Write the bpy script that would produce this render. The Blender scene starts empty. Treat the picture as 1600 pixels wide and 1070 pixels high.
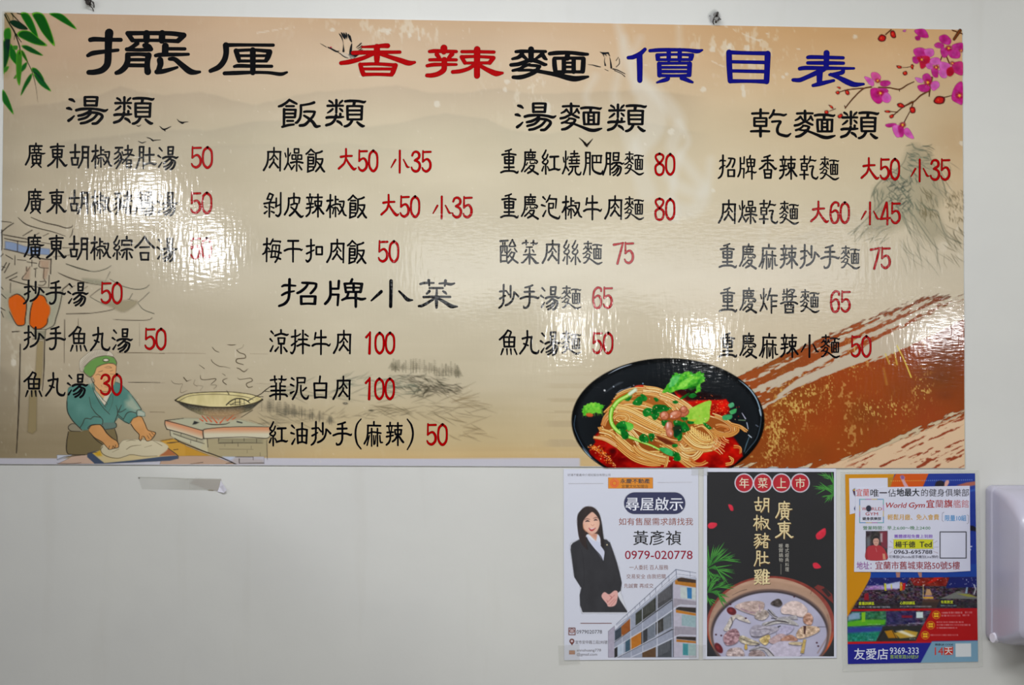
import bpy, bmesh, math, random
import numpy as np
from mathutils import Vector

# ------------------------------------------------------------------ scale and set-out of the wall
S = 0.00103            # metres on the wall for one photographic pixel
CAMZ = 1.75            # camera height
D = 2.0                # camera distance from the wall
def W(x, y, d=0.0):    # wall point (x right, y down, in photo units) standing d metres off the wall
    return ((x - 800.0) * S, -d, CAMZ + (535.0 - y) * S)

scene = bpy.context.scene
COL = scene.collection
# ------------------------------------------------------------------ camera
cd = bpy.data.cameras.new('camera'); cam = bpy.data.objects.new('camera', cd); COL.objects.link(cam)
cam.location = (0, -D, CAMZ); cam.rotation_euler = (math.radians(90), 0, 0)
cd.sensor_width = 36; cd.lens = 36 * D / (1600 * S); cd.clip_start = 0.05
scene.camera = cam
# ------------------------------------------------------------------ world, lights, exposure
wd = bpy.data.worlds.new('world'); scene.world = wd; wd.use_nodes = True
wd.node_tree.nodes['Background'].inputs[0].default_value = (0.75, 0.85, 1.0, 1)
wd.node_tree.nodes['Background'].inputs[1].default_value = 0.6
scene.view_settings.view_transform = 'Standard'; scene.view_settings.look = 'None'
scene.view_settings.gamma = 1; scene.view_settings.use_curve_mapping = False
scene.view_settings.exposure = 0.02
def area(name, loc, target, sx, sy, power, color=(1, 1, 1)):
    l = bpy.data.lights.new(name, 'AREA'); l.shape = 'RECTANGLE'; l.size = sx; l.size_y = sy
    l.energy = power; l.color = color
    o = bpy.data.objects.new(name, l); COL.objects.link(o); o.location = loc
    d = Vector(target) - Vector(loc); o.rotation_euler = d.to_track_quat('-Z', 'Y').to_euler()
    return o
# fluorescent ceiling troffers along both sides of the dining room
for px, py, pw, lx, ly in ((-2.3, -2.2, 25, .6, 1.2), (2.35, -2.3, 7, .6, 1.2), (2.7, -3.5, 11, .5, 1.2), (-0.08, -1.0, 27.5, 1.1, .12), (1.5, -0.55, 4.5, .5, .12)):
    area('ceiling_panel_light', (px, py, 2.68), (px, py, 0), lx, ly, pw, (0.97, 0.985, 1.0) if px <= 0 else (1.0, 0.985, 0.93))
# daylight through the shopfront at the far end of the room
area('shopfront_daylight', (1.1, -8.9, 2.40), (1.0, 0, 1.8), 4.1, 0.56, 34, (0.97, 0.99, 1.0))
# hanging lamps over the tables behind the camera; they mirror in the glossy film
area('hanging_lamp', (-2.20, -5.3, 2.56), (-0.4, 0, 1.8), 0.25, 0.16, 8.5, (1, 1, 1))
area('hanging_lamp', (-1.72, -4.8, 2.25), (-0.2, 0, 1.8), 0.19, 0.15, 6.2, (1, 1, 1))
area('hanging_lamp', (0.84, -3.5, 1.77), (0.3, 0, 1.76), 0.13, 0.13, 3.7, (1, 1, 1))
area('hanging_lamp', (0.27, -3.5, 1.80), (0.1, 0, 1.76), 0.05, 0.20, 2.0, (1, 1, 1))
area('hanging_lamp', (1.92, -3.5, 1.80), (0.6, 0, 1.76), 0.30, 0.07, 4.0, (1, 1, 1))

# ------------------------------------------------------------------ materials
def lin(c):
    c = np.asarray(c, dtype=float)
    return np.where(c <= 0.04045, c / 12.92, ((c + 0.055) / 1.055) ** 2.4)
ALB = 0.93           # printed inks stay a little under the paper's own reflectance
def rgb(r, g, b): return np.array([r, g, b]) / 255.0

def bump_film(nt, bsdf, fine=1.0):
    """laminating film: waves, lifting and a fine vertical / woven texture (height in metres)"""
    N = nt.nodes; L = nt.links
    geo = N.new('ShaderNodeNewGeometry')
    def noise(sc, scale, detail, rough=0.5):
        m = N.new('ShaderNodeMapping'); m.inputs['Scale'].default_value = sc
        L.new(geo.outputs['Position'], m.inputs['Vector'])
        n = N.new('ShaderNodeTexNoise'); n.inputs['Scale'].default_value = scale
        n.inputs['Detail'].default_value = detail; n.inputs['Roughness'].default_value = rough
        L.new(m.outputs[0], n.inputs['Vector']); return n.outputs['Fac']
    def mul(a, f):
        m = N.new('ShaderNodeMath'); m.operation = 'MULTIPLY'; m.inputs[1].default_value = f
        L.new(a, m.inputs[0]); return m.outputs[0]
    def add(a, b):
        m = N.new('ShaderNodeMath'); m.operation = 'ADD'; L.new(a, m.inputs[0]); L.new(b, m.inputs[1]); return m.outputs[0]
    h = mul(noise((1.0, 0, 0.8), 4.0, 1), 0.0030)                       # big waves
    h = add(h, mul(noise((165, 0, 38), 1.0, 1, .5), 0.00015 * fine))    # vertical ripple
    h = add(h, mul(noise((60, 0, 230), 1.0, 1, .5), 0.000075 * fine))    # cross weave
    b = N.new('ShaderNodeBump'); b.inputs['Strength'].default_value = 1.0; b.inputs['Distance'].default_value = 1.0
    L.new(h, b.inputs['Height']); L.new(b.outputs[0], bsdf.inputs['Normal'])

def bump_paper(nt, bsdf, amp=0.00022, scale=14):
    N = nt.nodes; L = nt.links
    geo = N.new('ShaderNodeNewGeometry'); n = N.new('ShaderNodeTexNoise')
    n.inputs['Scale'].default_value = scale; n.inputs['Detail'].default_value = 3
    L.new(geo.outputs['Position'], n.inputs['Vector'])
    m = N.new('ShaderNodeMath'); m.operation = 'MULTIPLY'; m.inputs[1].default_value = amp; L.new(n.outputs['Fac'], m.inputs[0])
    b = N.new('ShaderNodeBump'); b.inputs['Distance'].default_value = 1.0
    L.new(m.outputs[0], b.inputs['Height']); L.new(b.outputs[0], bsdf.inputs['Normal'])

_pm = {}
def print_mat(kind, alpha=False):
    """ink on film / paper / laminate; the colour is the ink colour stored on the mesh"""
    k = (kind, alpha)
    if k in _pm: return _pm[k]
    m = bpy.data.materials.new('ink_on_' + kind); m.use_nodes = True; nt = m.node_tree
    b = nt.nodes['Principled BSDF']
    at = nt.nodes.new('ShaderNodeAttribute'); at.attribute_name = 'ink'
    nt.links.new(at.outputs['Color'], b.inputs['Base Color'])
    if alpha: nt.links.new(at.outputs['Alpha'], b.inputs['Alpha'])
    if kind == 'film': b.inputs['Roughness'].default_value = 0.07; b.inputs['IOR'].default_value = 1.38; bump_film(nt, b)
    elif kind == 'laminate': b.inputs['Roughness'].default_value = 0.22; bump_paper(nt, b, 0.0006, 9)
    else: b.inputs['Roughness'].default_value = 0.55; bump_paper(nt, b)
    _pm[k] = m; return m

def plain_mat(name, c, rough=0.5, metal=0.0, noise=0.0, nscale=40, bump=0.0, alpha=1.0, trans=0.0):
    m = bpy.data.materials.new(name); m.use_nodes = True; nt = m.node_tree; b = nt.nodes['Principled BSDF']
    col = lin(rgb(*c)); b.inputs['Roughness'].default_value = rough; b.inputs['Metallic'].default_value = metal
    b.inputs['Alpha'].default_value = alpha; b.inputs['Transmission Weight'].default_value = trans
    geo = nt.nodes.new('ShaderNodeNewGeometry'); n = nt.nodes.new('ShaderNodeTexNoise')
    n.inputs['Scale'].default_value = nscale; n.inputs['Detail'].default_value = 3
    nt.links.new(geo.outputs['Position'], n.inputs['Vector'])
    mx = nt.nodes.new('ShaderNodeMix'); mx.data_type = 'RGBA'
    mx.inputs[6].default_value = (*(col * (1 - noise)), 1); mx.inputs[7].default_value = (*np.clip(col * (1 + noise), 0, 1), 1)
    nt.links.new(n.outputs['Fac'], mx.inputs[0]); nt.links.new(mx.outputs[2], b.inputs['Base Color'])
    if bump:
        mm = nt.nodes.new('ShaderNodeMath'); mm.operation = 'MULTIPLY'; mm.inputs[1].default_value = bump
        nt.links.new(n.outputs['Fac'], mm.inputs[0]); bp = nt.nodes.new('ShaderNodeBump'); bp.inputs['Distance'].default_value = 1
        nt.links.new(mm.outputs[0], bp.inputs['Height']); nt.links.new(bp.outputs[0], b.inputs['Normal'])
    return m

# ------------------------------------------------------------------ objects and meshes
def tag(o, label=None, cat=None, group=None, kind=None):
    if label: o['label'] = label
    if cat: o['category'] = cat
    if group: o['group'] = group
    if kind: o['kind'] = kind
    return o
def empty(name, loc, label, cat, group=None):
    o = bpy.data.objects.new(name, None); COL.objects.link(o); o.location = loc; o.empty_display_size = 0.05
    return tag(o, label, cat, group)
def link(name, me, mat, parent=None):
    me.materials.clear(); me.materials.append(mat)
    o = bpy.data.objects.new(name, me); COL.objects.link(o)
    if parent is not None:
        o.parent = parent; o.location = -Vector(parent.location)
    return o
def mesh_np(name, co, faces_flat, counts):
    me = bpy.data.meshes.new(name)
    me.vertices.add(len(co)); me.vertices.foreach_set('co', np.asarray(co, dtype=np.float32).ravel())
    me.loops.add(len(faces_flat)); me.loops.foreach_set('vertex_index', np.asarray(faces_flat, dtype=np.int32))
    starts = np.concatenate([[0], np.cumsum(counts)[:-1]]).astype(np.int32)
    me.polygons.add(len(counts)); me.polygons.foreach_set('loop_start', starts)
    me.polygons.foreach_set('loop_total', np.asarray(counts, dtype=np.int32))
    me.update(calc_edges=True); return me
def set_ink(me, cols):
    at = me.color_attributes.new('ink', 'FLOAT_COLOR', 'POINT')
    at.data.foreach_set('color', np.asarray(cols, dtype=np.float32).ravel())

# ------------------------------------------------------------------ procedural value noise
_rng = np.random.default_rng(7); _T = _rng.random((512, 512))
def vnoise(X, Y, sx, sy, seed=0):
    x = X / sx + seed * 17.31; y = Y / sy + seed * 9.77
    xi = np.floor(x).astype(int); yi = np.floor(y).astype(int); fx = x - xi; fy = y - yi
    fx = fx * fx * (3 - 2 * fx); fy = fy * fy * (3 - 2 * fy)
    a = _T[xi % 512, yi % 512]; b = _T[(xi + 1) % 512, yi % 512]; c = _T[xi % 512, (yi + 1) % 512]; d = _T[(xi + 1) % 512, (yi + 1) % 512]
    return (a * (1 - fx) + b * fx) * (1 - fy) + (c * (1 - fx) + d * fx) * fy
def fbm(X, Y, sx, sy, seed=0, o=3):
    t = 0; a = 1; n = 0
    for i in range(o):
        t = t + a * vnoise(X, Y, sx / 2 ** i, sy / 2 ** i, seed + i * 3); n += a; a *= .5
    return t / n
def sstep(a, b, x):
    t = np.clip((x - a) / (b - a), 0, 1); return t * t * (3 - 2 * t)

# ------------------------------------------------------------------ strings of points
def pts(s, crop=(0, 0, 1)):
    """'x y w, x y w' in crop coordinates -> array of (x, y, w) in wall units"""
    ox, oy, k = crop; out = []; w = 1.0 * k
    for t in s.split(','):
        v = [float(q) for q in t.split()]
        if len(v) > 2: w = v[2]
        out.append((ox + v[0] / k, oy + v[1] / k, w / k))
    return np.array(out)
def smooth(p, n=5, closed=False):
    if len(p) < 3: return p
    q = np.vstack([p[-2], p, p[1]]) if closed else np.vstack([2 * p[0] - p[1], p, 2 * p[-1] - p[-2]])
    out = []
    for i in range(1, len(q) - 2):
        for t in np.arange(n) / n:
            a, b, c, d = q[i - 1], q[i], q[i + 1], q[i + 2]
            out.append(.5 * (2 * b + (c - a) * t + (2 * a - 5 * b + 4 * c - d) * t * t + (3 * b - a - 3 * c + d) * t ** 3))
    out.append(q[-2]); return np.array(out)

# ------------------------------------------------------------------ a painted print: colours on a fine grid of vertices
class Print:
    def __init__(s, x0, y0, x1, y1, step=1.0, bg=None):
        s.x0, s.y0, s.x1, s.y1 = x0, y0, x1, y1
        s.w = int(round((x1 - x0) / step)) + 1; s.h = int(round((y1 - y0) / step)) + 1
        s.xs = np.linspace(x0, x1, s.w); s.ys = np.linspace(y0, y1, s.h); s.st = step
        s.X, s.Y = np.meshgrid(s.xs, s.ys)
        s.c = np.zeros((s.h, s.w, 3)); s.a = np.zeros((s.h, s.w))
        s.clip = None
        if bg is not None: s.c[:] = rgb(*bg); s.a[:] = 1
    def sub(s, ax, ay, bx, by, pad=3):
        i0 = np.searchsorted(s.xs, ax - pad); i1 = np.searchsorted(s.xs, bx + pad)
        j0 = np.searchsorted(s.ys, ay - pad); j1 = np.searchsorted(s.ys, by + pad)
        return slice(max(j0, 0), max(j1, 0)), slice(max(i0, 0), max(i1, 0))
    def put(s, sl, m, col):
        if s.clip is not None: m = m * s.clip[sl]
        m = np.clip(m, 0, 1); a = s.a[sl]; na = a + (1 - a) * m
        if not (isinstance(col, np.ndarray) and col.ndim == 3): col = rgb(*col)
        den = np.maximum(na, 1e-6)[..., None]
        s.c[sl] = (s.c[sl] * (a * (1 - m))[..., None] + col * m[..., None]) / den
        s.a[sl] = na
    def full(s, m, col): s.put((slice(None), slice(None)), m, col)
    def _sdf(s, p, X, Y):
        d = np.full(X.shape, 1e9); ins = np.zeros(X.shape, bool); n = len(p)
        for i in range(n):
            ax, ay = p[i]; bx, by = p[(i + 1) % n]; ex, ey = bx - ax, by - ay
            L = ex * ex + ey * ey + 1e-12
            t = np.clip(((X - ax) * ex + (Y - ay) * ey) / L, 0, 1)
            d = np.minimum(d, (X - ax - t * ex) ** 2 + (Y - ay - t * ey) ** 2)
            if ay != by:
                cc = ((ay > Y) != (by > Y)) & (X < ex * (Y - ay) / ey + ax); ins ^= cc
        return np.where(ins, -1, 1) * np.sqrt(d)
    def mask(s, p, feather=.5, X=None, Y=None):
        return np.clip(.5 - s._sdf(p, X, Y) / (2 * feather), 0, 1)
    def poly(s, p, col, alpha=1.0, feather=.6, crop=(0, 0, 1), sm=False, tex=None):
        if isinstance(p, str): p = pts(p, crop)[:, :2]
        p = np.asarray(p, float)[:, :2]
        if sm: p = smooth(np.vstack([p, p[:1]]), 4, True)[:-1]
        sl = s.sub(p[:, 0].min(), p[:, 1].min(), p[:, 0].max(), p[:, 1].max(), feather * 2 + 1)
        X, Y = s.X[sl], s.Y[sl]
        if X.size == 0: return
        m = s.mask(p, feather, X, Y) * alpha
        if tex is not None: m = m * tex(X, Y)
        s.put(sl, m, col(X, Y) if callable(col) else col)
    def line(s, p, col, alpha=1.0, feather=.5, crop=(0, 0, 1), sm=True, wk=1.0):
        if isinstance(p, str): p = pts(p, crop)
        if sm: p = smooth(p, 5)
        mw = p[:, 2].max() * wk
        sl = s.sub(p[:, 0].min(), p[:, 1].min(), p[:, 0].max(), p[:, 1].max(), mw + feather * 2 + 1)
        X, Y = s.X[sl], s.Y[sl]
        if X.size == 0: return
        M = np.zeros(X.shape)
        for a, b in zip(p[:-1], p[1:]):
            ex, ey = b[0] - a[0], b[1] - a[1]; L = ex * ex + ey * ey + 1e-12
            t = np.clip(((X - a[0]) * ex + (Y - a[1]) * ey) / L, 0, 1)
            d = np.hypot(X - a[0] - t * ex, Y - a[1] - t * ey); w = (a[2] * (1 - t) + b[2] * t) * wk / 2
            M = np.maximum(M, np.clip(.5 - (d - w) / (2 * feather), 0, 1) * np.minimum(1, w / .35))
        s.put(sl, M * alpha, col)
    def ell(s, cx, cy, rx, ry, col, alpha=1.0, feather=.6, rot=0.0, tex=None):
        r = max(rx, ry); sl = s.sub(cx - r, cy - r, cx + r, cy + r, feather * 2 + 1); X, Y = s.X[sl], s.Y[sl]
        if X.size == 0: return
        c, q = math.cos(rot), math.sin(rot); u = (X - cx) * c + (Y - cy) * q; v = -(X - cx) * q + (Y - cy) * c
        k = np.hypot(u / rx, v / ry); m = np.clip(.5 - (k - 1) * min(rx, ry) / (2 * feather), 0, 1) * alpha
        if tex is not None: m = m * tex(X, Y)
        s.put(sl, m, col(X, Y) if callable(col) else col)
    def rect(s, x0, y0, x1, y1, col, alpha=1.0, feather=.5):
        s.poly([(x0, y0), (x1, y0), (x1, y1), (x0, y1)], col, alpha, feather)
    def build(s, name, kind, d, parent, warp=None):
        """grid of vertices d metres off the wall; faces with no ink are left out"""
        keep = s.a > 0.02; f = keep[:-1, :-1] | keep[1:, :-1] | keep[:-1, 1:] | keep[1:, 1:]
        jj, ii = np.nonzero(f); w = s.w
        q = np.stack([jj * w + ii, (jj + 1) * w + ii, (jj + 1) * w + ii + 1, jj * w + ii + 1], 1)
        used, inv = np.unique(q.ravel(), return_inverse=True)
        X = s.X.ravel()[used]; Y = s.Y.ravel()[used]
        if warp: X, Y = warp(X, Y)
        co = np.stack([(X - 800) * S, np.full(X.shape, -d), CAMZ + (535 - Y) * S], 1)
        me = mesh_np(name, co, inv, np.full(len(q), 4))
        C = lin(np.clip(s.c.reshape(-1, 3)[used], 0, 1)) * ALB
        set_ink(me, np.concatenate([C, np.clip(s.a.ravel()[used], 0, 1)[:, None]], 1))
        return link(name, me, print_mat(kind, bool((s.a < .98).any())), parent)

# ------------------------------------------------------------------ flat ink shapes with crisp edges (brush strokes, letters)
class Ink:
    def __init__(s): s.v = []; s.f = []; s.c = []; s.k = 0
    def face(s, P, col, d):
        n = len(s.v); s.v += [W(x, y, d) for x, y in P]; s.f.append(list(range(n, n + len(P)))); s.c += [col] * len(P)
    def stroke(s, p, col, d, n=5, sm=True):
        q = smooth(p, n) if sm and len(p) > 2 else p
        q = q[np.concatenate([[True], np.hypot(*np.diff(q[:, :2], axis=0).T) > 1e-4])]
        t = np.gradient(q[:, :2], axis=0); t /= np.hypot(t[:, 0], t[:, 1])[:, None] + 1e-9
        nx, ny = -t[:, 1], t[:, 0]; h = q[:, 2] / 2
        d = d + (s.k % 14) * 6e-6; s.k += 1
        L = [(q[i, 0] + nx[i] * h[i], q[i, 1] + ny[i] * h[i]) for i in range(len(q))]
        R = [(q[i, 0] - nx[i] * h[i], q[i, 1] - ny[i] * h[i]) for i in range(len(q))]
        def cap(i, sg):
            a0 = math.atan2(ny[i], nx[i]); o = []
            for k in range(1, 6):
                a = a0 + sg * math.pi * k / 6; o.append((q[i, 0] + math.cos(a) * h[i], q[i, 1] + math.sin(a) * h[i]))
            return o
        for i in range(len(q) - 1): s.face([L[i], R[i], R[i + 1], L[i + 1]], col, d)
        s.face([L[0]] + cap(0, 1) + [R[0]], col, d); s.face([L[-1]] + cap(-1, -1) + [R[-1]], col, d)
    def build(s, name, kind, parent):
        me = mesh_np(name, s.v, [i for f in s.f for i in f], [len(f) for f in s.f])
        set_ink(me, [(*(lin(rgb(*c)) * ALB), 1) for c in s.c])
        return link(name, me, print_mat(kind), parent)

_fc = {}
def letters(items, name, kind, d, parent):
    """type set in the built-in face, fitted to boxes (text, x0, y0, x1, y1, colour[, weight[, slant]]); one part a line"""
    if len(items) > 1:
        for it in items: letters([it], name, kind, d, parent)
        return
    V = []; F = []; CN = []; C = []
    for it in items:
        s, x0, y0, x1, y1, col = it[:6]; wt = it[6] if len(it) > 6 else 0.0; sl = it[7] if len(it) > 7 else 0.0
        key = s
        if key not in _fc:
            c = bpy.data.curves.new('type', 'FONT'); c.body = s; c.resolution_u = 3; c.fill_mode = 'FRONT'
            o = bpy.data.objects.new('type', c); COL.objects.link(o); bpy.context.view_layer.update()
            m = o.evaluated_get(bpy.context.evaluated_depsgraph_get()).to_mesh()
            co = np.zeros(len(m.vertices) * 3); m.vertices.foreach_get('co', co)
            _fc[key] = (co.reshape(-1, 3)[:, :2].copy(), [list(p.vertices) for p in m.polygons])
            bpy.data.objects.remove(o); bpy.data.curves.remove(c)
        co, fs = _fc[key]; lo = co.min(0); hi = co.max(0); u = (co - lo) / np.maximum(hi - lo, 1e-6)
        x = x0 + u[:, 0] * (x1 - x0) + sl * (u[:, 1] - .5) * (y1 - y0); y = y1 - u[:, 1] * (y1 - y0)
        g = wt * .55 * (y1 - y0)
        for kk, (gx, gy) in enumerate(((0, 0),) if wt < .004 else ((-g, 0), (g, 0), (0, -g * .6), (0, g * .6))):
            n = len(V); V += [W(a + gx, b + gy, d + kk * 6e-6) for a, b in zip(x, y)]
            for f in fs: F += [n + i for i in f]; CN.append(len(f))
            C += [(*(lin(rgb(*col)) * ALB), 1)] * len(x)
    me = mesh_np(name, V, F, CN); set_ink(me, C)
    return link(name, me, print_mat(kind), parent)
# ------------------------------------------------------------------ brush-written characters: strokes as "x y width" points
# every entry: crop (x, y, scale) it was measured in, cell centre, then strokes separated by '/'
def boxs(l, t, r, b, w, wb=None):
    wb = wb or w
    return f"{l} {t} {w},{l} {b} {w}/{l} {t} {w},{r} {t} {w}/{r} {t} {w},{r} {b} {w}/{l} {b} {wb},{r} {b} {wb}"
TITLE = {
'擺': ((130,40,8), "95 182 50,150 174 52,320 180 44,475 182 44/65 378 40,130 348 52,300 325 42,440 310 34/330 95 96,322 200 84,318 330 78,315 430 78,300 500 74,240 560 68,150 585 60,75 588 54/"
 "560 100 50,800 98 46,1100 102 50,1262 124 56/565 105 52,620 185 52/1262 125 60,1190 195 54/630 190 40,900 188 36,1190 198 46/797 100 72,797 190 72/992 100 72,988 190 72/"
 "680 225 52,620 270 44,560 302 40/550 300 44,700 308 38,850 300 48/772 252 52,820 265 60,852 298 50/"
 "562 370 60,560 450 64,530 520 66,470 575 58,420 595 44/555 364 46,700 360 40,830 370 50/822 375 70,808 450 62,805 530 66,812 580 76/590 430 36,790 430 36/580 500 42,790 502 42/"
 "1032 260 76,1028 345 72/1060 293 38,1275 295 36/910 378 38,980 368 46,1200 365 38,1320 362 32/965 435 72,970 490 66,945 560 56/925 582 54,1000 575 52,1100 550 40,1180 525 28/"
 "1085 420 40,1150 425 50,1230 490 60,1330 570 70,1400 588 50,1462 582 28"),
'厘': ((320,40,8), "255 248 46,400 245 38,600 246 34,858 248 36/268 250 68,270 350 62,245 440 62,180 520 60,75 570 44/385 317 36,600 308 34,820 325 44/395 320 56,420 400 54,432 445 44/"
 "812 335 64,790 400 60,770 440 46/420 380 30,790 380 30/430 446 34,600 446 32,775 446 34/604 310 64,604 590 60/372 515 30,430 506 42,600 510 38,840 512 34/250 600 42,400 595 46,600 588 36,800 592 34,950 610 40,1030 588 24"),
'香': ((520,40,8), "370 272 20,520 265 34,640 256 48,688 256 52/255 345 46,400 340 44,550 338 40,840 335 34/553 270 66,553 400 64,553 470 46/105 472 42,220 455 50,380 410 42,520 350 40/"
 "590 355 40,700 392 42,850 440 54,950 472 56,1025 462 28/345 490 44,365 560 50,385 612 50/345 488 34,560 483 34,780 498 38/785 500 50,755 580 52,738 612 44/390 545 30,740 545 30/385 615 38,560 612 34,740 618 38"),
'辣': ((650,40,8), "350 285 76,348 330 62/170 328 34,240 322 42,380 326 38,505 328 34/262 365 50,292 405 38/452 360 50,410 405 36/172 432 32,340 430 36,505 432 32/140 506 34,220 492 40,360 490 34,505 490 26/"
 "355 430 60,355 500 60,345 560 58,280 605 52,200 625 48,138 626 40/575 330 34,750 330 34,975 335 34/568 395 38,750 390 30,970 402 34/572 400 42,612 468 42/968 408 46,920 468 46/605 472 28,760 470 30,925 470 32/"
 "765 300 70,763 480 66,763 630 66/460 583 40,560 572 42,660 540 40,735 492 38/795 500 40,880 550 46,980 596 60,1025 602 54,1082 596 26"),
'麵': ((790,40,8), "318 300 66,318 435 58/130 330 34,200 325 40,320 325 36,500 328 32/205 362 50,160 400 42,85 420 28/205 370 46,265 425 32/460 360 50,415 392 36,370 420 22/460 368 46,490 410 42,512 425 24/"
 "68 495 40,160 485 44,250 455 44,310 430 44/330 430 50,420 460 42,480 488 40,505 490 30/90 565 30,180 545 38,230 512 38,300 488 30/290 498 30,380 505 34,425 515 38/415 525 44,370 580 46,260 630 46,170 650 48,95 648 38/"
 "160 562 28,300 560 30,360 570 34/360 565 40,500 590 42,650 620 50,780 655 60,870 668 60,960 655 46,1030 642 24/550 355 40,640 345 46,800 342 40,950 358 42,1025 362 30/775 350 54,770 410 60/"
 "608 425 48,612 500 52,622 575 50/608 412 36,800 410 34,975 412 38/972 420 52,968 500 54,962 575 52/615 582 34,800 580 34,968 582 34/728 420 50,728 580 50/850 420 48,850 580 50/735 468 24,845 468 24/735 520 28,845 520 28"),
'價': ((970,50,8), "300 220 36,240 275 46,160 315 46,92 325 36/232 290 64,235 420 62,236 608 54/362 238 34,500 228 40,800 228 34,950 245 44,1015 230 20/450 290 34,670 284 26,895 290 34/458 300 50,462 342 46/882 300 54,872 338 50/"
 "452 350 28,660 350 28,880 348 30/597 230 46,597 350 46/735 230 46,733 350 46/478 400 48,482 545 48/858 400 52,852 535 50/475 395 32,850 392 30/495 446 28,835 446 28/495 497 34,835 497 30/480 548 32,700 550 30,860 545 34/"
 "590 568 40,580 592 44,520 612 38,450 634 18/755 580 38,800 592 44,860 618 36,895 632 22"),
'目': ((1120,50,6.667), "125 215 50,128 350 50,138 512 46/125 215 36,300 222 32,535 226 36/527 230 54,522 380 50,515 518 50/150 313 28,500 320 30/150 408 28,500 415 30/140 515 36,330 515 30,520 520 38"),
'表': ((1120,50,6.667), "1140 222 54,1138 310 48,1135 375 48/945 268 30,1000 264 34,1312 272 28/945 325 30,1130 325 34,1315 328 28/860 385 32,930 377 36,1150 380 32,1425 382 20/1110 390 46,1030 430 42,920 480 38,860 503 38,792 502 30/"
 "1068 420 56,1066 500 50,1062 545 38/1000 560 28,1080 540 38,1215 508 24/1312 405 34,1300 425 38,1230 440 30,1172 448 24/1185 445 30,1260 475 36,1350 520 50,1430 550 44,1525 545 20"),
}
RI = "382 125 40,385 250 42/382 122 34,490 120 34,578 124 34/576 130 42,564 250 42/400 182 30,560 182 30/382 252 32,480 250 34,568 252 34/"
YANG = RI + ("250 325 42,330 308 44,480 302 38,600 315 40,690 335 42,738 315 20/470 320 48,440 355 42,360 395 44,282 412 36/480 358 38,580 370 40,645 400 42,650 440 46,600 500 44,560 530 42,505 535 36/"
 "470 380 38,400 440 38,290 472 36/580 385 38,510 460 40,400 515 40,320 530 36")
MAI = ("972 125 40,975 285 40/845 165 34,975 160 34,1095 163 30/900 215 36,870 245 34,820 270 24/900 215 34,942 270 26/1065 210 36,1040 250 28,1010 275 20/1065 215 34,1095 268 30/810 352 38,870 340 38,930 310 36,978 285 34/"
 "985 290 34,1050 325 36,1092 340 32/828 425 34,890 402 32,950 355 28/940 352 30,1000 360 32,1040 376 32/1035 385 38,990 445 42,900 510 44,832 525 36/880 420 24,1000 432 30/980 425 34,1060 455 34,1150 490 40,1250 530 52,1330 540 50,1400 525 42,1450 510 20/")
MIAN = ("1130 195 36,1200 185 40,1330 188 36,1415 202 36,1445 190 22/1278 200 44,1275 250 38/1170 265 38,1172 350 40,1180 440 38/1168 262 32,1410 262 32/1404 268 38,1402 350 38,1398 440 40/1175 444 32,1400 444 32/1243 265 36,1243 440 36/1328 265 36,1328 440 36/1250 318 22,1320 318 22/1250 378 30,1320 378 30")
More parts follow.
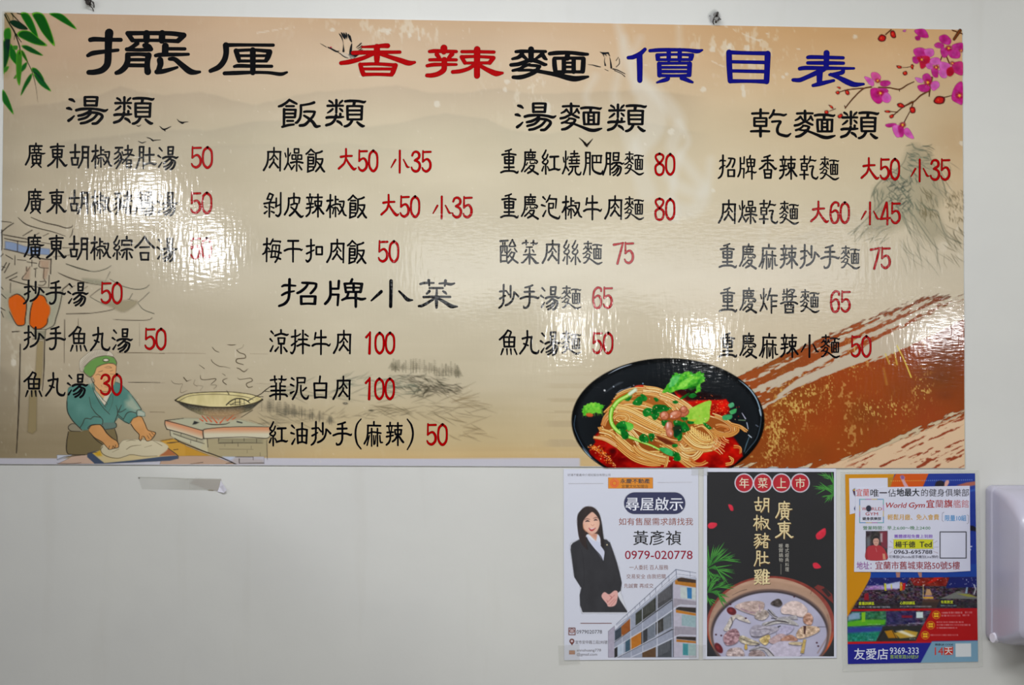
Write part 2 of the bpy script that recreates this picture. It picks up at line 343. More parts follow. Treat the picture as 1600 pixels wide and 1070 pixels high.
HEAD = {   # the column headings
'湯': ((95,140,10), (415, 330), "145 155 36,185 165 46,220 190 26/105 295 34,140 298 46,175 315 26/215 415 22,175 455 38,130 488 46/" + YANG),
'類': ((95,140,10), (1140, 330), "888 138 32,925 160 34,945 180 20/1095 135 28,1065 160 34,1045 182 20/1000 125 38,998 320 36/860 215 38,1000 212 36,1105 213 30/940 265 32,905 295 34,860 325 20/1055 260 26,1085 285 36,1098 302 22/"
 "845 400 40,900 392 42,1050 392 38,1110 388 26/1062 340 38,1060 378 34/995 360 40,975 430 40,920 490 42,840 518 40/1015 455 38,1060 480 42,1090 518 22/1140 145 36,1220 138 42,1350 142 38,1430 158 40,1460 145 22/1285 150 46,1275 205 42/"
 "1173 222 38,1175 330 40,1180 425 38/1172 220 32,1290 218 32,1410 222 34/1404 228 38,1400 330 38,1396 425 38/1185 287 32,1390 287 32/1185 352 30,1390 352 30/1180 427 32,1290 427 32,1398 427 32/1245 450 42,1210 500 42,1160 530 40,1130 535 34/1330 470 32,1370 505 44,1410 530 46,1435 530 30"),
'飯': ((425,140,10), (430, 370), "275 165 38,230 205 38,160 250 42,112 265 34/275 165 36,330 195 38,388 225 32/225 262 32,345 262 32/195 316 32,375 320 34/372 325 36,362 430 38/192 310 38,192 450 40,190 570 36/195 377 30,365 377 30/195 435 32,360 435 34/240 492 32,335 492 30/165 585 34,250 560 38,345 548 30/"
 "660 205 42,600 225 36,520 240 32,455 250 32/455 250 38,455 360 36,440 450 38,400 510 40,375 522 34/505 350 32,560 345 36,668 348 34/672 352 36,650 410 38,600 470 40,520 550 46,440 565 42/505 410 32,570 450 42,640 510 48,690 577 50,752 572 26"),
'麵': ((795,150,10), (1130, 330), MAI + MIAN),
'乾': ((1160,160,10), (435, 330), "280 115 40,278 235 36/150 178 36,280 172 34,405 172 28/182 250 34,185 368 36/180 248 30,370 250 30/372 255 34,368 368 36/200 304 28,360 304 28/185 370 32,370 372 32/278 380 42,278 530 42/130 455 32,280 450 38,415 455 32/"
 "490 125 34,465 190 38,420 245 32/480 190 36,580 192 34,640 203 36,682 190 22/460 305 34,540 298 32,592 305 36,560 360 40,540 430 42,560 490 40,640 520 44,700 525 42,748 490 22"),
'招': ((430,420,10), (350, 375), "228 165 42,225 300 42,222 400 40,205 480 40,150 545 42,65 580 34/110 275 26,160 256 38,320 265 26/110 410 32,180 373 38,300 348 22/425 218 32,500 220 38,600 226 36,642 236 36/645 240 38,635 290 40,590 350 40,558 382 34/520 230 32,470 300 40,400 355 42,350 378 36/"
 "408 430 38,412 545 42/410 430 34,630 430 34/630 435 44,622 542 46/410 547 34,520 543 32,630 547 34"),
'牌': ((430,420,10), (1095, 375), "865 205 40,868 330 40,865 420 42,835 490 44,785 545 40/998 190 38,990 310 34/880 310 32,990 310 32/880 402 32,995 402 32/990 405 40,978 568 32/1205 165 38,1185 212 40/1085 234 36,1240 228 32,1360 236 38/1090 240 38,1108 365 36/1357 240 44,1335 360 42/1100 294 28,1350 294 28/1110 360 32,1340 360 32/1228 230 38,1228 355 38/"
 "1145 380 36,1120 445 36,1050 485 30/1050 485 32,1120 460 34,1260 455 34,1350 475 42,1412 463 28/1262 370 42,1262 590 38"),
'小': ((570,420,10), (425, 385), "412 190 52,410 400 50,406 587 48/260 355 48,200 410 42,105 496 22/538 350 28,600 410 38,670 480 54,748 488 20"),
'菜': ((570,420,10), (1140, 385), "870 237 32,930 222 36,1080 220 24/1000 180 44,1008 260 28/1165 230 24,1250 225 32,1340 242 40,1402 226 22/1262 185 44,1250 268 24/1015 300 32,1220 300 30/1010 350 44,970 390 28/1125 320 28,1125 385 32/1225 350 28,1255 370 36,1280 394 18/920 440 34,1100 435 34,1335 438 32/1122 400 36,1122 500 48,1122 605 34/1090 460 36,1000 520 40,900 575 42,845 582 32/1160 470 38,1250 520 48,1350 582 62,1445 588 20"),
}
YUE = "590 235 28,588 400 26,565 490 28,535 570 24/590 230 28,655 232 28/650 235 28,648 400 24,648 570 22/595 318 26,645 318 26/595 400 26,645 400 26"
SI = "140 180 24,115 235 26,85 280 26/85 285 24,100 310 24,135 320 22/170 245 24,150 300 24,110 340 24,85 365 24/85 365 24,100 385 24,135 398 26/165 335 24,172 360 24,150 395 24/135 395 26,133 540 24/100 440 18,75 490 26/165 430 20,185 470 22"
HUO = "462 220 24,462 400 24,445 470 26,405 545 24/415 290 18,430 350 20/500 290 18,485 330 20/465 450 24,505 520 24"
CHANG = "1040 235 26,1042 345 28/1040 230 26,1120 228 26/1120 235 26,1108 345 28/1040 290 22,1115 290 22/1040 345 24,1108 345 24/960 405 34,1010 385 32,1110 382 30,1160 400 34,1195 385 16/1080 395 32,1030 440 30,975 485 30/1080 425 28,1140 450 30,1145 490 32,1120 550 32,1080 582 32/1090 455 24,1040 510 26,975 540 26/1110 470 24,1060 540 28,1000 578 30"
ITEM = {   # the dish names: crop, cell centre, strokes
'廣': ((30,205,10),(258,380),"270 190 22,270 220 30/180 235 32,360 235 30/172 235 28,172 370 28,150 450 30,110 525 28/215 290 24,350 290 24/248 250 20,248 345 20/312 250 20,312 340 20/190 345 26,300 340 26,370 355 28,412 348 14/275 355 22,275 400 22/212 385 26,222 510 28/212 383 24,350 383 24/347 388 28,335 510 28/220 442 22,340 442 22/215 503 26,340 503 26/278 385 24,278 503 24/240 525 26,195 567 18/310 525 26,350 567 20"),
'東': ((30,205,10),(600,380),"605 195 26,602 400 28,598 565 24/500 248 34,600 235 28,705 235 24/526 290 26,535 400 28/674 290 26,665 400 28/525 288 26,675 288 26/530 348 26,670 348 26/535 402 30,665 402 30/570 425 28,520 490 34,455 540 30/635 435 28,680 490 34,720 537 36,752 522 18"),
'胡': ((30,205,10),(945,380),"880 205 30,878 400 28/805 325 30,950 320 28/822 412 28,838 515 30/820 412 26,930 412 26/924 418 28,912 515 28/835 518 28,915 518 28/995 235 28,995 400 28,975 480 30,930 565 26/995 238 32,1090 240 28/1084 240 28,1080 400 26,1080 565 24/1000 325 36,1075 325 36/1000 408 28,1075 408 28"),
'椒': ((30,205,10),(1295,380),"1205 210 26,1200 400 26,1200 565 22/1155 305 34,1240 295 28/1190 370 28,1165 430 28,1145 460 26/1215 385 26,1238 412 22/1285 235 26,1285 350 24/1290 285 26,1328 285 24/1240 372 24,1300 355 26,1365 360 26/1285 400 22,1285 550 22/1262 410 20,1240 505 20/1310 410 20,1338 465 22/1345 315 24,1415 312 26/1418 315 24,1408 390 24,1375 460 28,1338 512 24/1355 370 22,1390 430 26,1420 510 30,1452 535 22"),
'豬': ((160,205,10),(338,385),"215 250 32,320 248 28/270 260 24,250 310 26,200 345 24/250 310 24,290 350 28,300 430 30,270 500 30,225 572 22/290 340 22,240 400 26,190 430 20/290 410 22,250 455 26,195 502 22/315 315 20,325 345 18/300 420 26,340 440 26/405 215 28,405 350 26/360 285 26,460 283 26/470 275 22,440 340 24,380 420 24,320 490 22/330 365 22,400 350 26,470 362 26,500 372 22/385 445 26,385 555 26/380 442 24,456 442 24/456 445 26,452 555 26/390 495 20,450 495 20/385 557 24,455 557 24"),
'肚': ((160,205,10),(685,385), YUE + "/745 250 30,745 480 28/680 358 30,812 355 30/668 507 26,760 485 28,820 505 34,852 490 16"),
'湯': ((160,205,10),(1035,385),"905 245 28,945 290 20/885 365 32,925 395 18/940 470 16,895 540 30/" + CHANG),
'腸': ((160,205,10),(700,385), YUE + "/" + "700 235 24,702 345 26/700 230 24,790 228 24/788 235 24,778 345 26/700 290 20,785 290 20/700 345 22,778 345 22/675 405 30,710 385 30,800 382 28,840 400 30,868 385 14/760 395 28,720 440 28,675 485 26/760 425 26,815 450 28,820 490 28,800 550 28,765 582 28/770 455 22,725 515 24,680 540 22/790 470 22,745 545 24,700 578 26"),
'綜': ((170,350,10),(222,365), SI + "/285 185 30,285 230 28/210 246 28,360 246 30/212 250 24,208 322 22/362 250 26,358 322 20/240 315 34,325 315 30/200 405 28,280 380 32,350 385 28,378 400 22/285 390 28,285 540 28/250 430 26,215 510 26/325 435 24,365 512 28"),
'合': ((170,350,10),(575,365),"570 180 26,500 280 32,425 352 32/575 190 28,640 280 30,722 357 34/500 350 28,640 345 26/506 438 30,520 542 30/505 435 26,635 435 26/632 440 28,625 545 28/520 542 26,630 542 26"),
'抄': ((30,490,10),(232,382),"155 195 28,152 400 28,148 470 28,115 530 30,82 555 26/95 300 30,185 290 24/95 412 30,180 365 22/265 215 30,265 392 26/195 290 20,238 348 24/330 312 22,388 377 30/318 310 24,315 370 28,290 440 30,240 490 32,185 515 30"),
'手': ((30,490,10),(578,382),"508 236 24,580 220 28,625 202 28/500 305 30,650 300 30/435 407 30,520 380 30,640 380 30,710 402 32,730 384 14/580 230 28,580 400 30,575 480 30,545 540 32,495 552 28,485 528 18"),
'魚': ((30,490,10),(915,382),"910 195 24,860 270 30,780 342 28/915 200 24,960 225 26,940 282 26/845 305 26,855 455 26/845 303 26,1020 305 26/1017 308 28,1010 455 28/850 380 24,1012 380 24/855 452 28,1010 452 28/930 310 24,930 450 24/835 490 30,803 577 18/895 490 24,900 577 16/955 490 26,965 573 16/1015 490 26,1052 573 20"),
'丸': ((30,490,10),(1265,382),"1235 205 28,1235 330 28,1200 450 30,1120 560 28/1160 325 32,1240 305 28,1300 305 32/1305 295 28,1295 400 28,1300 500 30,1340 545 38,1395 550 34,1418 508 14/1180 405 26,1248 432 24"),
'肉': ((405,210,10),(207,392),"235 210 24,235 320 24/140 275 28,340 275 28/145 275 28,140 400 28,120 480 28,75 562 30/335 280 28,332 400 26,330 570 24/235 320 28,205 370 26,170 400 24/245 330 22,292 392 22/232 390 26,225 430 26,165 517 30/235 440 24,300 520 30"),
'燥': ((405,210,10),(550,392), HUO + "/" + boxs(560,225,628,288,22) + "/" + boxs(525,322,583,385,22) + "/" + boxs(613,322,673,385,22) + "/505 442 30,600 425 28,690 442 30/597 400 24,595 570 24/560 480 20,515 545 26/630 480 22,672 547 28"),
'飯': ((405,210,10),(880,392),"812 225 24,780 265 26,740 300 28/812 225 24,840 255 26,868 278 22/780 310 26,855 308 24/768 350 28,852 352 26/855 355 26,850 450 28/770 345 28,768 460 28,765 575 26/775 402 24,850 402 24/775 452 26,850 452 26/785 500 24,848 500 22/760 580 24,810 560 28,852 548 22/"
 "985 258 30,950 275 28,890 290 26/890 290 28,890 400 26,880 480 26,850 530 26/910 380 24,995 378 28/995 380 26,985 430 28,950 500 30,890 570 28/910 425 22,950 470 26,990 540 32,1020 575 30"),
'大': ((1255,295,10),(248,375),"232 200 26,233 300 28,230 350 28/150 325 34,230 313 30,322 310 28/230 350 26,200 430 30,120 507 32/235 355 26,280 430 30,350 515 40,388 502 18"),
'剝': ((405,285,10),(215,350),"165 170 26,128 258 26/165 170 26,222 195 26/220 195 26,190 270 24,172 312 24/128 260 22,192 265 20/80 330 28,160 315 26,245 312 26/163 310 26,162 537 24/92 375 30,128 397 18/230 395 26,188 378 18/88 480 32,130 445 16/190 450 20,235 470 28/272 245 24,270 330 26,265 382 26/270 372 22,330 345 22/342 160 24,340 400 26,335 480 28,300 525 34,265 508 22"),
'皮': ((405,285,10),(545,350),"547 165 26,547 312 24/465 246 28,550 230 26,630 236 28/637 240 28,626 318 22/465 240 28,462 340 28,445 420 28,400 497 30/500 345 28,560 325 26,600 330 26/602 330 26,580 400 28,540 460 32,480 512 32/500 380 24,560 430 30,620 500 38,660 532 38,692 517 18"),
'辣': ((1115,225,10),(1168,362),"1090 185 26,1090 230 24/1040 240 28,1140 235 26/1070 255 20,1080 325 20/1117 255 20,1107 325 20/1045 340 28,1140 335 26/1035 405 30,1140 385 24/1095 335 26,1092 440 26,1070 495 30,1032 532 28/1215 190 26,1215 380 26,1215 540 24/1165 238 26,1280 235 26/"
 "1165 297 22,1270 297 24/1165 297 22,1178 370 26/1272 297 26,1262 370 26/1175 368 28,1262 368 28/1200 395 26,1170 450 28,1130 480 28/1235 400 26,1275 460 32,1302 492 30"),
'香': ((1115,225,10),(845,362),"785 205 22,850 190 28,885 175 26/755 262 32,850 250 26,935 255 26/845 205 26,845 380 24/815 300 28,765 355 32,715 387 28/875 295 28,930 350 34,968 387 36,988 372 16/790 405 26,805 525 28/907 405 28,895 525 28/785 400 24,905 400 24/800 462 26,895 462 26/800 524 28,895 524 28"),
'梅': ((405,355,10),(205,362),"125 175 26,120 400 26,118 537 22/75 270 32,165 260 24/120 310 24,95 390 28,60 422 24/140 320 22,165 348 20/220 185 22,190 245 26,175 272 24/215 217 24,335 222 26/338 222 22,332 240 18/215 280 22,190 470 24/220 278 20,325 285 22/322 285 26,315 380 22,295 480 26,255 547 26/150 380 24,250 375 26,345 402 30/185 470 24,260 465 24,335 497 30/268 305 20,268 345 18/255 400 20,255 445 18"),
'干': ((405,355,10),(540,362),"460 210 32,620 210 30/537 220 28,537 537 24/405 362 32,480 336 30,640 340 30,665 358 24,685 342 14"),
'扣': ((405,355,10),(865,362),"812 185 26,812 420 28,800 490 30,760 530 34,735 508 22/745 290 30,865 275 24/745 405 30,860 350 20/" + boxs(897,300,988,417,27)),
'涼': ((415,495,10),(215,390),"90 225 30,125 267 18/75 345 30,107 382 20/120 450 18,80 535 30/245 205 28,245 250 26/150 292 30,245 262 30,330 282 32,362 272 16/200 330 22,305 330 24/200 330 26,212 420 26/304 332 28,292 420 28/210 418 30,292 418 30/247 430 28,247 570 24/205 470 20,155 532 32/290 475 20,335 537 32"),
'拌': ((415,495,10),(545,390),"468 205 26,465 440 26,450 520 28,415 570 28,395 550 20/410 310 28,500 295 22,550 265 20/410 442 28,500 375 20/590 210 26,588 570 26/625 270 28,672 302 20/520 352 28,655 350 28/500 452 30,590 420 30,690 447 30"),
'牛': ((415,495,10),(878,390),"877 210 26,875 580 26/792 245 26,775 347 24/785 320 26,950 315 32/740 447 32,800 420 30,950 422 30,1000 447 28,1022 417 14"),
'菲': ((415,570,10),(207,358),"80 237 26,180 225 22/145 175 26,150 272 18/210 220 22,300 232 28,328 220 16/257 175 26,250 272 18/168 285 26,165 540 22/232 285 26,230 540 22/90 337 28,170 330 24/235 330 22,312 335 26/90 402 30,310 397 28/70 487 28,150 458 30,300 460 30,342 487 30"),
'泥': ((415,570,10),(540,358),"415 205 30,452 232 20/400 305 30,447 327 22/400 437 36,452 410 14/500 200 24,625 200 24/505 200 26,505 300 26,490 420 28,430 532 30/627 205 26,618 280 20/510 275 22,620 270 22/560 320 22,560 400 26,575 470 26,620 520 34,660 520 34,682 478 14/645 355 26,590 402 20"),
'白': ((415,570,10),(875,358),"867 175 26,858 262 24/773 285 28,785 512 28/775 284 26,970 285 28/967 290 30,960 512 28/785 393 30,960 393 30/785 507 30,870 500 26,960 508 30"),
'紅': ((775,215,10),(860,380),"780 195 24,755 250 26,725 295 26/725 300 24,740 325 24,775 335 22/810 260 24,790 315 24,750 355 24,725 380 24/725 380 24,740 400 24,775 413 26/805 350 24,812 375 24,790 410 24/775 410 26,778 565 24/745 445 18,720 515 26/805 450 20,830 495 22/850 298 34,980 292 28/915 300 28,915 490 28/832 507 28,920 485 30,980 500 32,1008 488 16"),
'油': ((415,640,10),(540,370),"410 245 32,452 287 18/400 360 32,450 376 20/460 450 18,415 532 32/575 205 26,573 505 26/495 315 28,508 522 28/490 312 28,575 300 26,655 312 28/652 320 30,642 522 28/500 403 26,648 403 26/505 514 28,575 502 26,645 517 28"),
'(': ((415,640,10),(1450,375),"1495 145 16,1430 230 24,1405 370 28,1430 520 26,1495 612 18"),
')': ((550,640,10),(915,375),"865 145 18,930 240 28,955 370 28,930 500 26,865 620 16"),
'麻': ((550,640,10),(340,372),"345 185 26,345 230 26/245 242 26,450 247 28/250 240 26,245 370 26,230 450 28,190 527 26/265 362 26,330 345 24,455 362 26/308 290 24,308 565 20/402 290 24,402 565 22/272 400 18,235 550 22/340 400 18,345 540 20/375 400 16,362 530 16/440 400 20,450 500 24,482 507 20"),
'重': ((775,215,10),(207,378),"145 215 24,205 200 24,240 185 22/203 205 24,203 520 24/95 270 30,205 255 26,310 270 28/133 305 26,140 400 28/277 305 28,270 400 28/135 305 26,270 303 26/140 355 24,270 355 24/140 404 28,270 404 28/130 468 28,280 465 28/75 547 28,140 525 30,270 525 30,330 552 32,350 525 14"),
'慶': ((775,215,10),(525,378),"535 185 24,535 220 24/445 228 28,610 228 26/447 230 26,445 370 26,430 450 26,390 527 24/480 270 20,600 270 22/505 240 18,505 320 16/565 240 18,565 320 16/470 312 22,590 312 22/605 265 18,600 310 18/455 345 22,590 345 24,640 370 26,628 402 18/485 390 16,465 427 18/530 370 16,530 400 16,590 402 18/600 380 16,617 402 16/520 440 22,590 435 22/540 430 20,440 527 26/590 450 24,560 510 32,490 552 28/520 480 18,590 530 28,650 567 34"),
'燒': ((775,215,10),(1180,378),"1085 205 24,1083 400 24,1070 470 26,1035 552 24/1045 300 18,1058 372 20/1125 290 18,1110 332 18/1090 445 24,1132 507 24/1222 200 24,1222 270 22/1165 243 24,1275 240 24/1155 295 26,1300 285 24/1182 320 20,1182 380 20/1260 320 20,1260 380 20/1145 345 24,1300 345 24/1140 396 26,1300 393 26/1150 445 26,1285 440 26/1195 455 22,1185 510 26,1135 567 28/1240 450 24,1240 520 24,1265 562 28,1310 567 28,1328 528 14"),
'肥': ((775,215,10),(1505,378),"1398 225 28,1398 400 26,1385 480 26,1360 565 22/1395 220 26,1465 222 26/1464 225 26,1462 565 22/1400 305 22,1460 305 22/1400 385 22,1460 385 22/1500 270 24,1650 270 26/1505 270 26,1505 450 26,1530 510 30,1600 545 38,1650 545 34,1668 500 14/1505 375 22,1640 376 24/1570 275 20,1570 375 20/1642 276 24,1635 380 22"),
'泡': ((775,285,10),(860,378),"735 225 30,772 264 18/715 350 32,767 366 20/780 435 18,735 522 30/845 195 22,820 260 26,788 302 24/840 252 24,945 256 28/948 255 26,935 397 18/825 325 20,900 325 22/902 325 22,895 395 22/830 396 22,895 396 22/828 325 24,828 450 26,860 510 30,940 550 36,985 557 30,1003 518 14"),
'酸': ((775,355,10),(205,378),"65 216 32,185 208 26/70 295 24,72 542 24/172 295 24,168 535 24/70 294 22,172 294 22/105 240 18,105 350 18,90 400 16/138 240 18,138 380 18,160 387 14/75 438 22,165 438 20/72 532 26,170 527 24/257 195 22,205 290 22/257 195 24,306 295 24/205 298 20,302 298 20/230 340 20,195 387 20/290 330 20,327 382 22/245 385 22,190 462 22/245 390 20,297 400 22/292 400 24,255 490 28,190 557 30/225 450 20,280 510 28,342 552 28"),
'絲': ((775,355,10),(1180,380),"1105 195 24,1080 250 26,1055 290 24/1055 295 24,1068 315 22,1098 328 22/1135 260 22,1115 310 22,1080 350 22,1055 375 22/1055 375 22,1068 398 22,1105 410 24/1130 345 22,1138 372 22,1115 405 22/1108 410 24,1106 565 22/1072 450 16,1045 510 26/1135 445 18,1155 475 20/1240 200 22,1215 255 24,1190 292 24/1190 297 22,1200 320 22,1235 330 22/1272 260 22,1250 315 22,1210 355 22,1188 380 22/1188 380 22,1200 402 22,1238 413 24/1268 345 22,1275 375 22,1250 410 22/1240 412 24,1240 570 22/1210 455 16,1170 520 26/1270 460 18,1312 530 26"),
'炸': ((1115,430,10),(858,392),"775 210 22,772 400 24,760 470 26,720 552 24/725 300 18,740 362 20/815 295 18,800 332 18/785 440 22,827 527 24/885 205 24,860 300 26,835 382 24/875 312 24,990 314 28/900 320 26,900 587 22/905 405 24,982 400 28/905 480 24,977 478 30"),
'醬': ((1115,430,10),(1182,392),"1095 220 22,1095 270 20/1075 290 20,1140 285 20/1145 210 22,1142 382 20/1075 335 20,1135 330 20/1095 335 20,1080 382 20/1200 215 22,1170 250 22/1200 220 22,1265 225 22,1230 280 22,1170 302 20/1210 250 16,1232 272 16/1170 330 22,1290 325 26/1230 300 22,1225 375 22,1198 387 18/1045 437 28,1120 412 28,1250 412 28,1312 442 30/1115 460 26,1120 577 26/1247 460 28,1240 577 26/1110 458 24,1245 458 24/1160 430 20,1155 490 18/1207 430 20,1210 490 18/1125 525 20,1235 525 22/1115 577 26,1245 577 26"),
'5': ((1340,230,10),(418,345),"362 178 20,360 350 26/365 198 28,480 194 30/365 345 24,400 315 28,440 312 34,475 370 36,470 450 36,420 498 38,370 480 30,350 442 20"),
'0': ((1340,230,10),(578,345),"578 187 38,527 240 32,512 345 28,525 450 32,578 505 38,630 450 32,642 345 28,630 240 32,578 187 38"),
'3': ((1340,230,10),(1208,352),"1145 260 28,1165 215 30,1210 200 34,1250 230 36,1250 290 36,1190 335 38/1195 335 34,1250 370 34,1265 430 36,1240 490 36,1195 505 38,1150 480 28,1135 442 20"),
'4': ((1255,295,10),(1280,380),"1295 215 32,1250 350 32,1210 465 30/1205 470 32,1350 455 28/1300 215 28,1310 400 28,1308 557 28"),
'6': ((1255,295,10),(487,370),"545 265 28,540 225 30,490 210 34,440 260 32,422 350 28,425 430 32,450 510 34,490 530 36,530 500 34,545 430 32,530 360 34,490 335 32,440 370 24"),
'7': ((900,355,10),(665,405),"590 275 36,660 262 28,735 245 24/730 250 28,690 400 32,645 570 34"),
'8': ((1000,220,10),(303,370),"303 205 36,250 230 30,248 280 28,303 345 36,358 280 28,355 230 30,303 205 36/303 355 36,250 390 34,238 440 30,255 510 32,303 535 36,350 510 32,368 440 30,355 390 34,303 355 36"),
'1': ((520,500,10),(560,355),"525 268 34,585 195 22/585 188 24,580 350 32,575 520 38"),
}
# item versions of heading characters: squeezed into the narrower cell  (source, x factor, y factor, width factor)
SQ = {'麵': ('麵', .475, .84, .56), '乾': ('乾', .47, .86, .68), '招': ('招', .455, .86, .68), '牌': ('牌', .47, .86, .62), '小': ('小', .445, .86, .56), '菜': ('菜', .455, .86, .64)}
def brush(ink, ch, X, Y, col, d, kx=1.0, ky=1.0, kw=1.0, slope=0.0):
    """writes one item character with its cell centre at X, Y"""
    if ch in SQ and ch not in ITEM:
        src, sx, sy, sw = SQ[ch]; crop, (cx, cy), st = HEAD[src]; kx, ky, kw = kx * sx, ky * sy, kw * sw
    else: crop, (cx, cy), st = ITEM[ch]
    k = crop[2]
    for s in st.split('/'):
        p = pts(s, (0, 0, 1)); q = p.copy()
        q[:, 0] = X + (p[:, 0] - cx) / k * kx; q[:, 1] = Y + (p[:, 1] - cy) / k * ky + slope * (q[:, 0] - X); q[:, 2] = p[:, 2] / k * kw + .4
        ink.stroke(q, col, d, 4 if len(q) < 8 else 5)
def brush_at(ink, entry, col, d, dx=0, dy=0, old=None):
    crop, st = entry[0], entry[-1]
    for s in st.split('/'):
        q = pts(s, crop); q[:, 0] += dx; q[:, 1] += dy; q[:, 2] = q[:, 2] * 1.10 + .5; ink.stroke(q, col, d, 5)
# ------------------------------------------------------------------ room shell
def slab(name, x0, x1, y0, y1, z0, z1, mat, kind='structure', parent=None):
    bm = bmesh.new(); bmesh.ops.create_cube(bm, size=1)
    for v in bm.verts: v.co = Vector((x0 + (v.co.x + .5) * (x1 - x0), y0 + (v.co.y + .5) * (y1 - y0), z0 + (v.co.z + .5) * (z1 - z0)))
    me = bpy.data.meshes.new(name); bm.to_mesh(me); bm.free(); o = link(name, me, mat, parent)
    if kind: o['kind'] = kind
    return o
wall_mat = plain_mat('painted_plaster', (216, 221, 221), 0.5, noise=0.025, nscale=7, bump=0.0010)
# long soft grime marks and roller texture on the plaster
def plaster(m):
    nt = m.node_tree; N = nt.nodes; L = nt.links; b = N['Principled BSDF']; geo = N.new('ShaderNodeNewGeometry')
    mp = N.new('ShaderNodeMapping'); mp.inputs['Scale'].default_value = (1, 1, 1.0); L.new(geo.outputs['Position'], mp.inputs[0])
    n1 = N.new('ShaderNodeTexNoise'); n1.inputs['Scale'].default_value = 2.6; n1.inputs['Detail'].default_value = 5; L.new(mp.outputs[0], n1.inputs[0])
    mp2 = N.new('ShaderNodeMapping'); mp2.inputs['Scale'].default_value = (6, 1, .7); L.new(geo.outputs['Position'], mp2.inputs[0])
    n2 = N.new('ShaderNodeTexNoise'); n2.inputs['Scale'].default_value = 3; n2.inputs['Detail'].default_value = 4; L.new(mp2.outputs[0], n2.inputs[0])
    cr = N.new('ShaderNodeValToRGB'); cr.color_ramp.elements[0].position = .3; cr.color_ramp.elements[1].position = .7
    cr.color_ramp.elements[0].color = (*lin(rgb(197, 197, 195)), 1); cr.color_ramp.elements[1].color = (*lin(rgb(206, 206, 202)), 1); L.new(n1.outputs[0], cr.inputs[0])
    cr2 = N.new('ShaderNodeValToRGB'); cr2.color_ramp.elements[0].position = .28; cr2.color_ramp.elements[1].position = .42
    cr2.color_ramp.elements[0].color = (.965, .96, .95, 1); cr2.color_ramp.elements[1].color = (1, 1, 1, 1); L.new(n2.outputs[0], cr2.inputs[0])
    mx = N.new('ShaderNodeMix'); mx.data_type = 'RGBA'; mx.blend_type = 'MULTIPLY'; mx.inputs[0].default_value = 1
    L.new(cr.outputs[0], mx.inputs[6]); L.new(cr2.outputs[0], mx.inputs[7]); L.new(mx.outputs[2], b.inputs['Base Color'])
    n3 = N.new('ShaderNodeTexNoise'); n3.inputs['Scale'].default_value = 12; n3.inputs['Detail'].default_value = 6; L.new(geo.outputs['Position'], n3.inputs[0])
    m3 = N.new('ShaderNodeMath'); m3.operation = 'MULTIPLY'; m3.inputs[1].default_value = .0011; L.new(n3.outputs[0], m3.inputs[0])
    bp = N.new('ShaderNodeBump'); bp.inputs['Distance'].default_value = 1; L.new(m3.outputs[0], bp.inputs['Height']); L.new(bp.outputs[0], b.inputs['Normal'])
plaster(wall_mat)
side_mat = plain_mat('side_wall_paint', (214, 214, 206), .7, noise=.02)
ceil_mat = plain_mat('ceiling_board', (176, 178, 176), .8, noise=.01)
floor_mat = plain_mat('floor_tiles', (150, 145, 138), .35, noise=.12, nscale=3)
RX0, RX1, RY, RZ = -2.8, 3.2, -9.0, 2.7
slab('wall_back', RX0, RX1, 0, .12, 0, RZ, wall_mat)
slab('floor', RX0 - .1, RX1 + .1, RY - .1, .1, -.1, 0, floor_mat)
slab('ceiling', RX0 - .1, RX1 + .1, RY - .1, .1, RZ, RZ + .1, ceil_mat)
slab('wall_left', RX0 - .1, RX0, RY, 0, 0, RZ, side_mat)
slab('wall_right', RX1, RX1 + .1, RY, 0, 0, RZ, side_mat)
slab('wall_front', RX0, RX1, RY - .1, RY, 0, RZ, plain_mat('dark_panelling', (66, 60, 54), .6, noise=.1))
slab('baseboard_back', RX0, RX1, -.012, 0, 0, .09, side_mat)

# unseen block added just outside the frame on the left; it keeps light off the lower left of the wall
slab('shade_block', -1.04, -0.87, -1.9, 0, 0, 1.74, plain_mat('dark_shade_block', (84, 78, 72), .6, noise=.05))
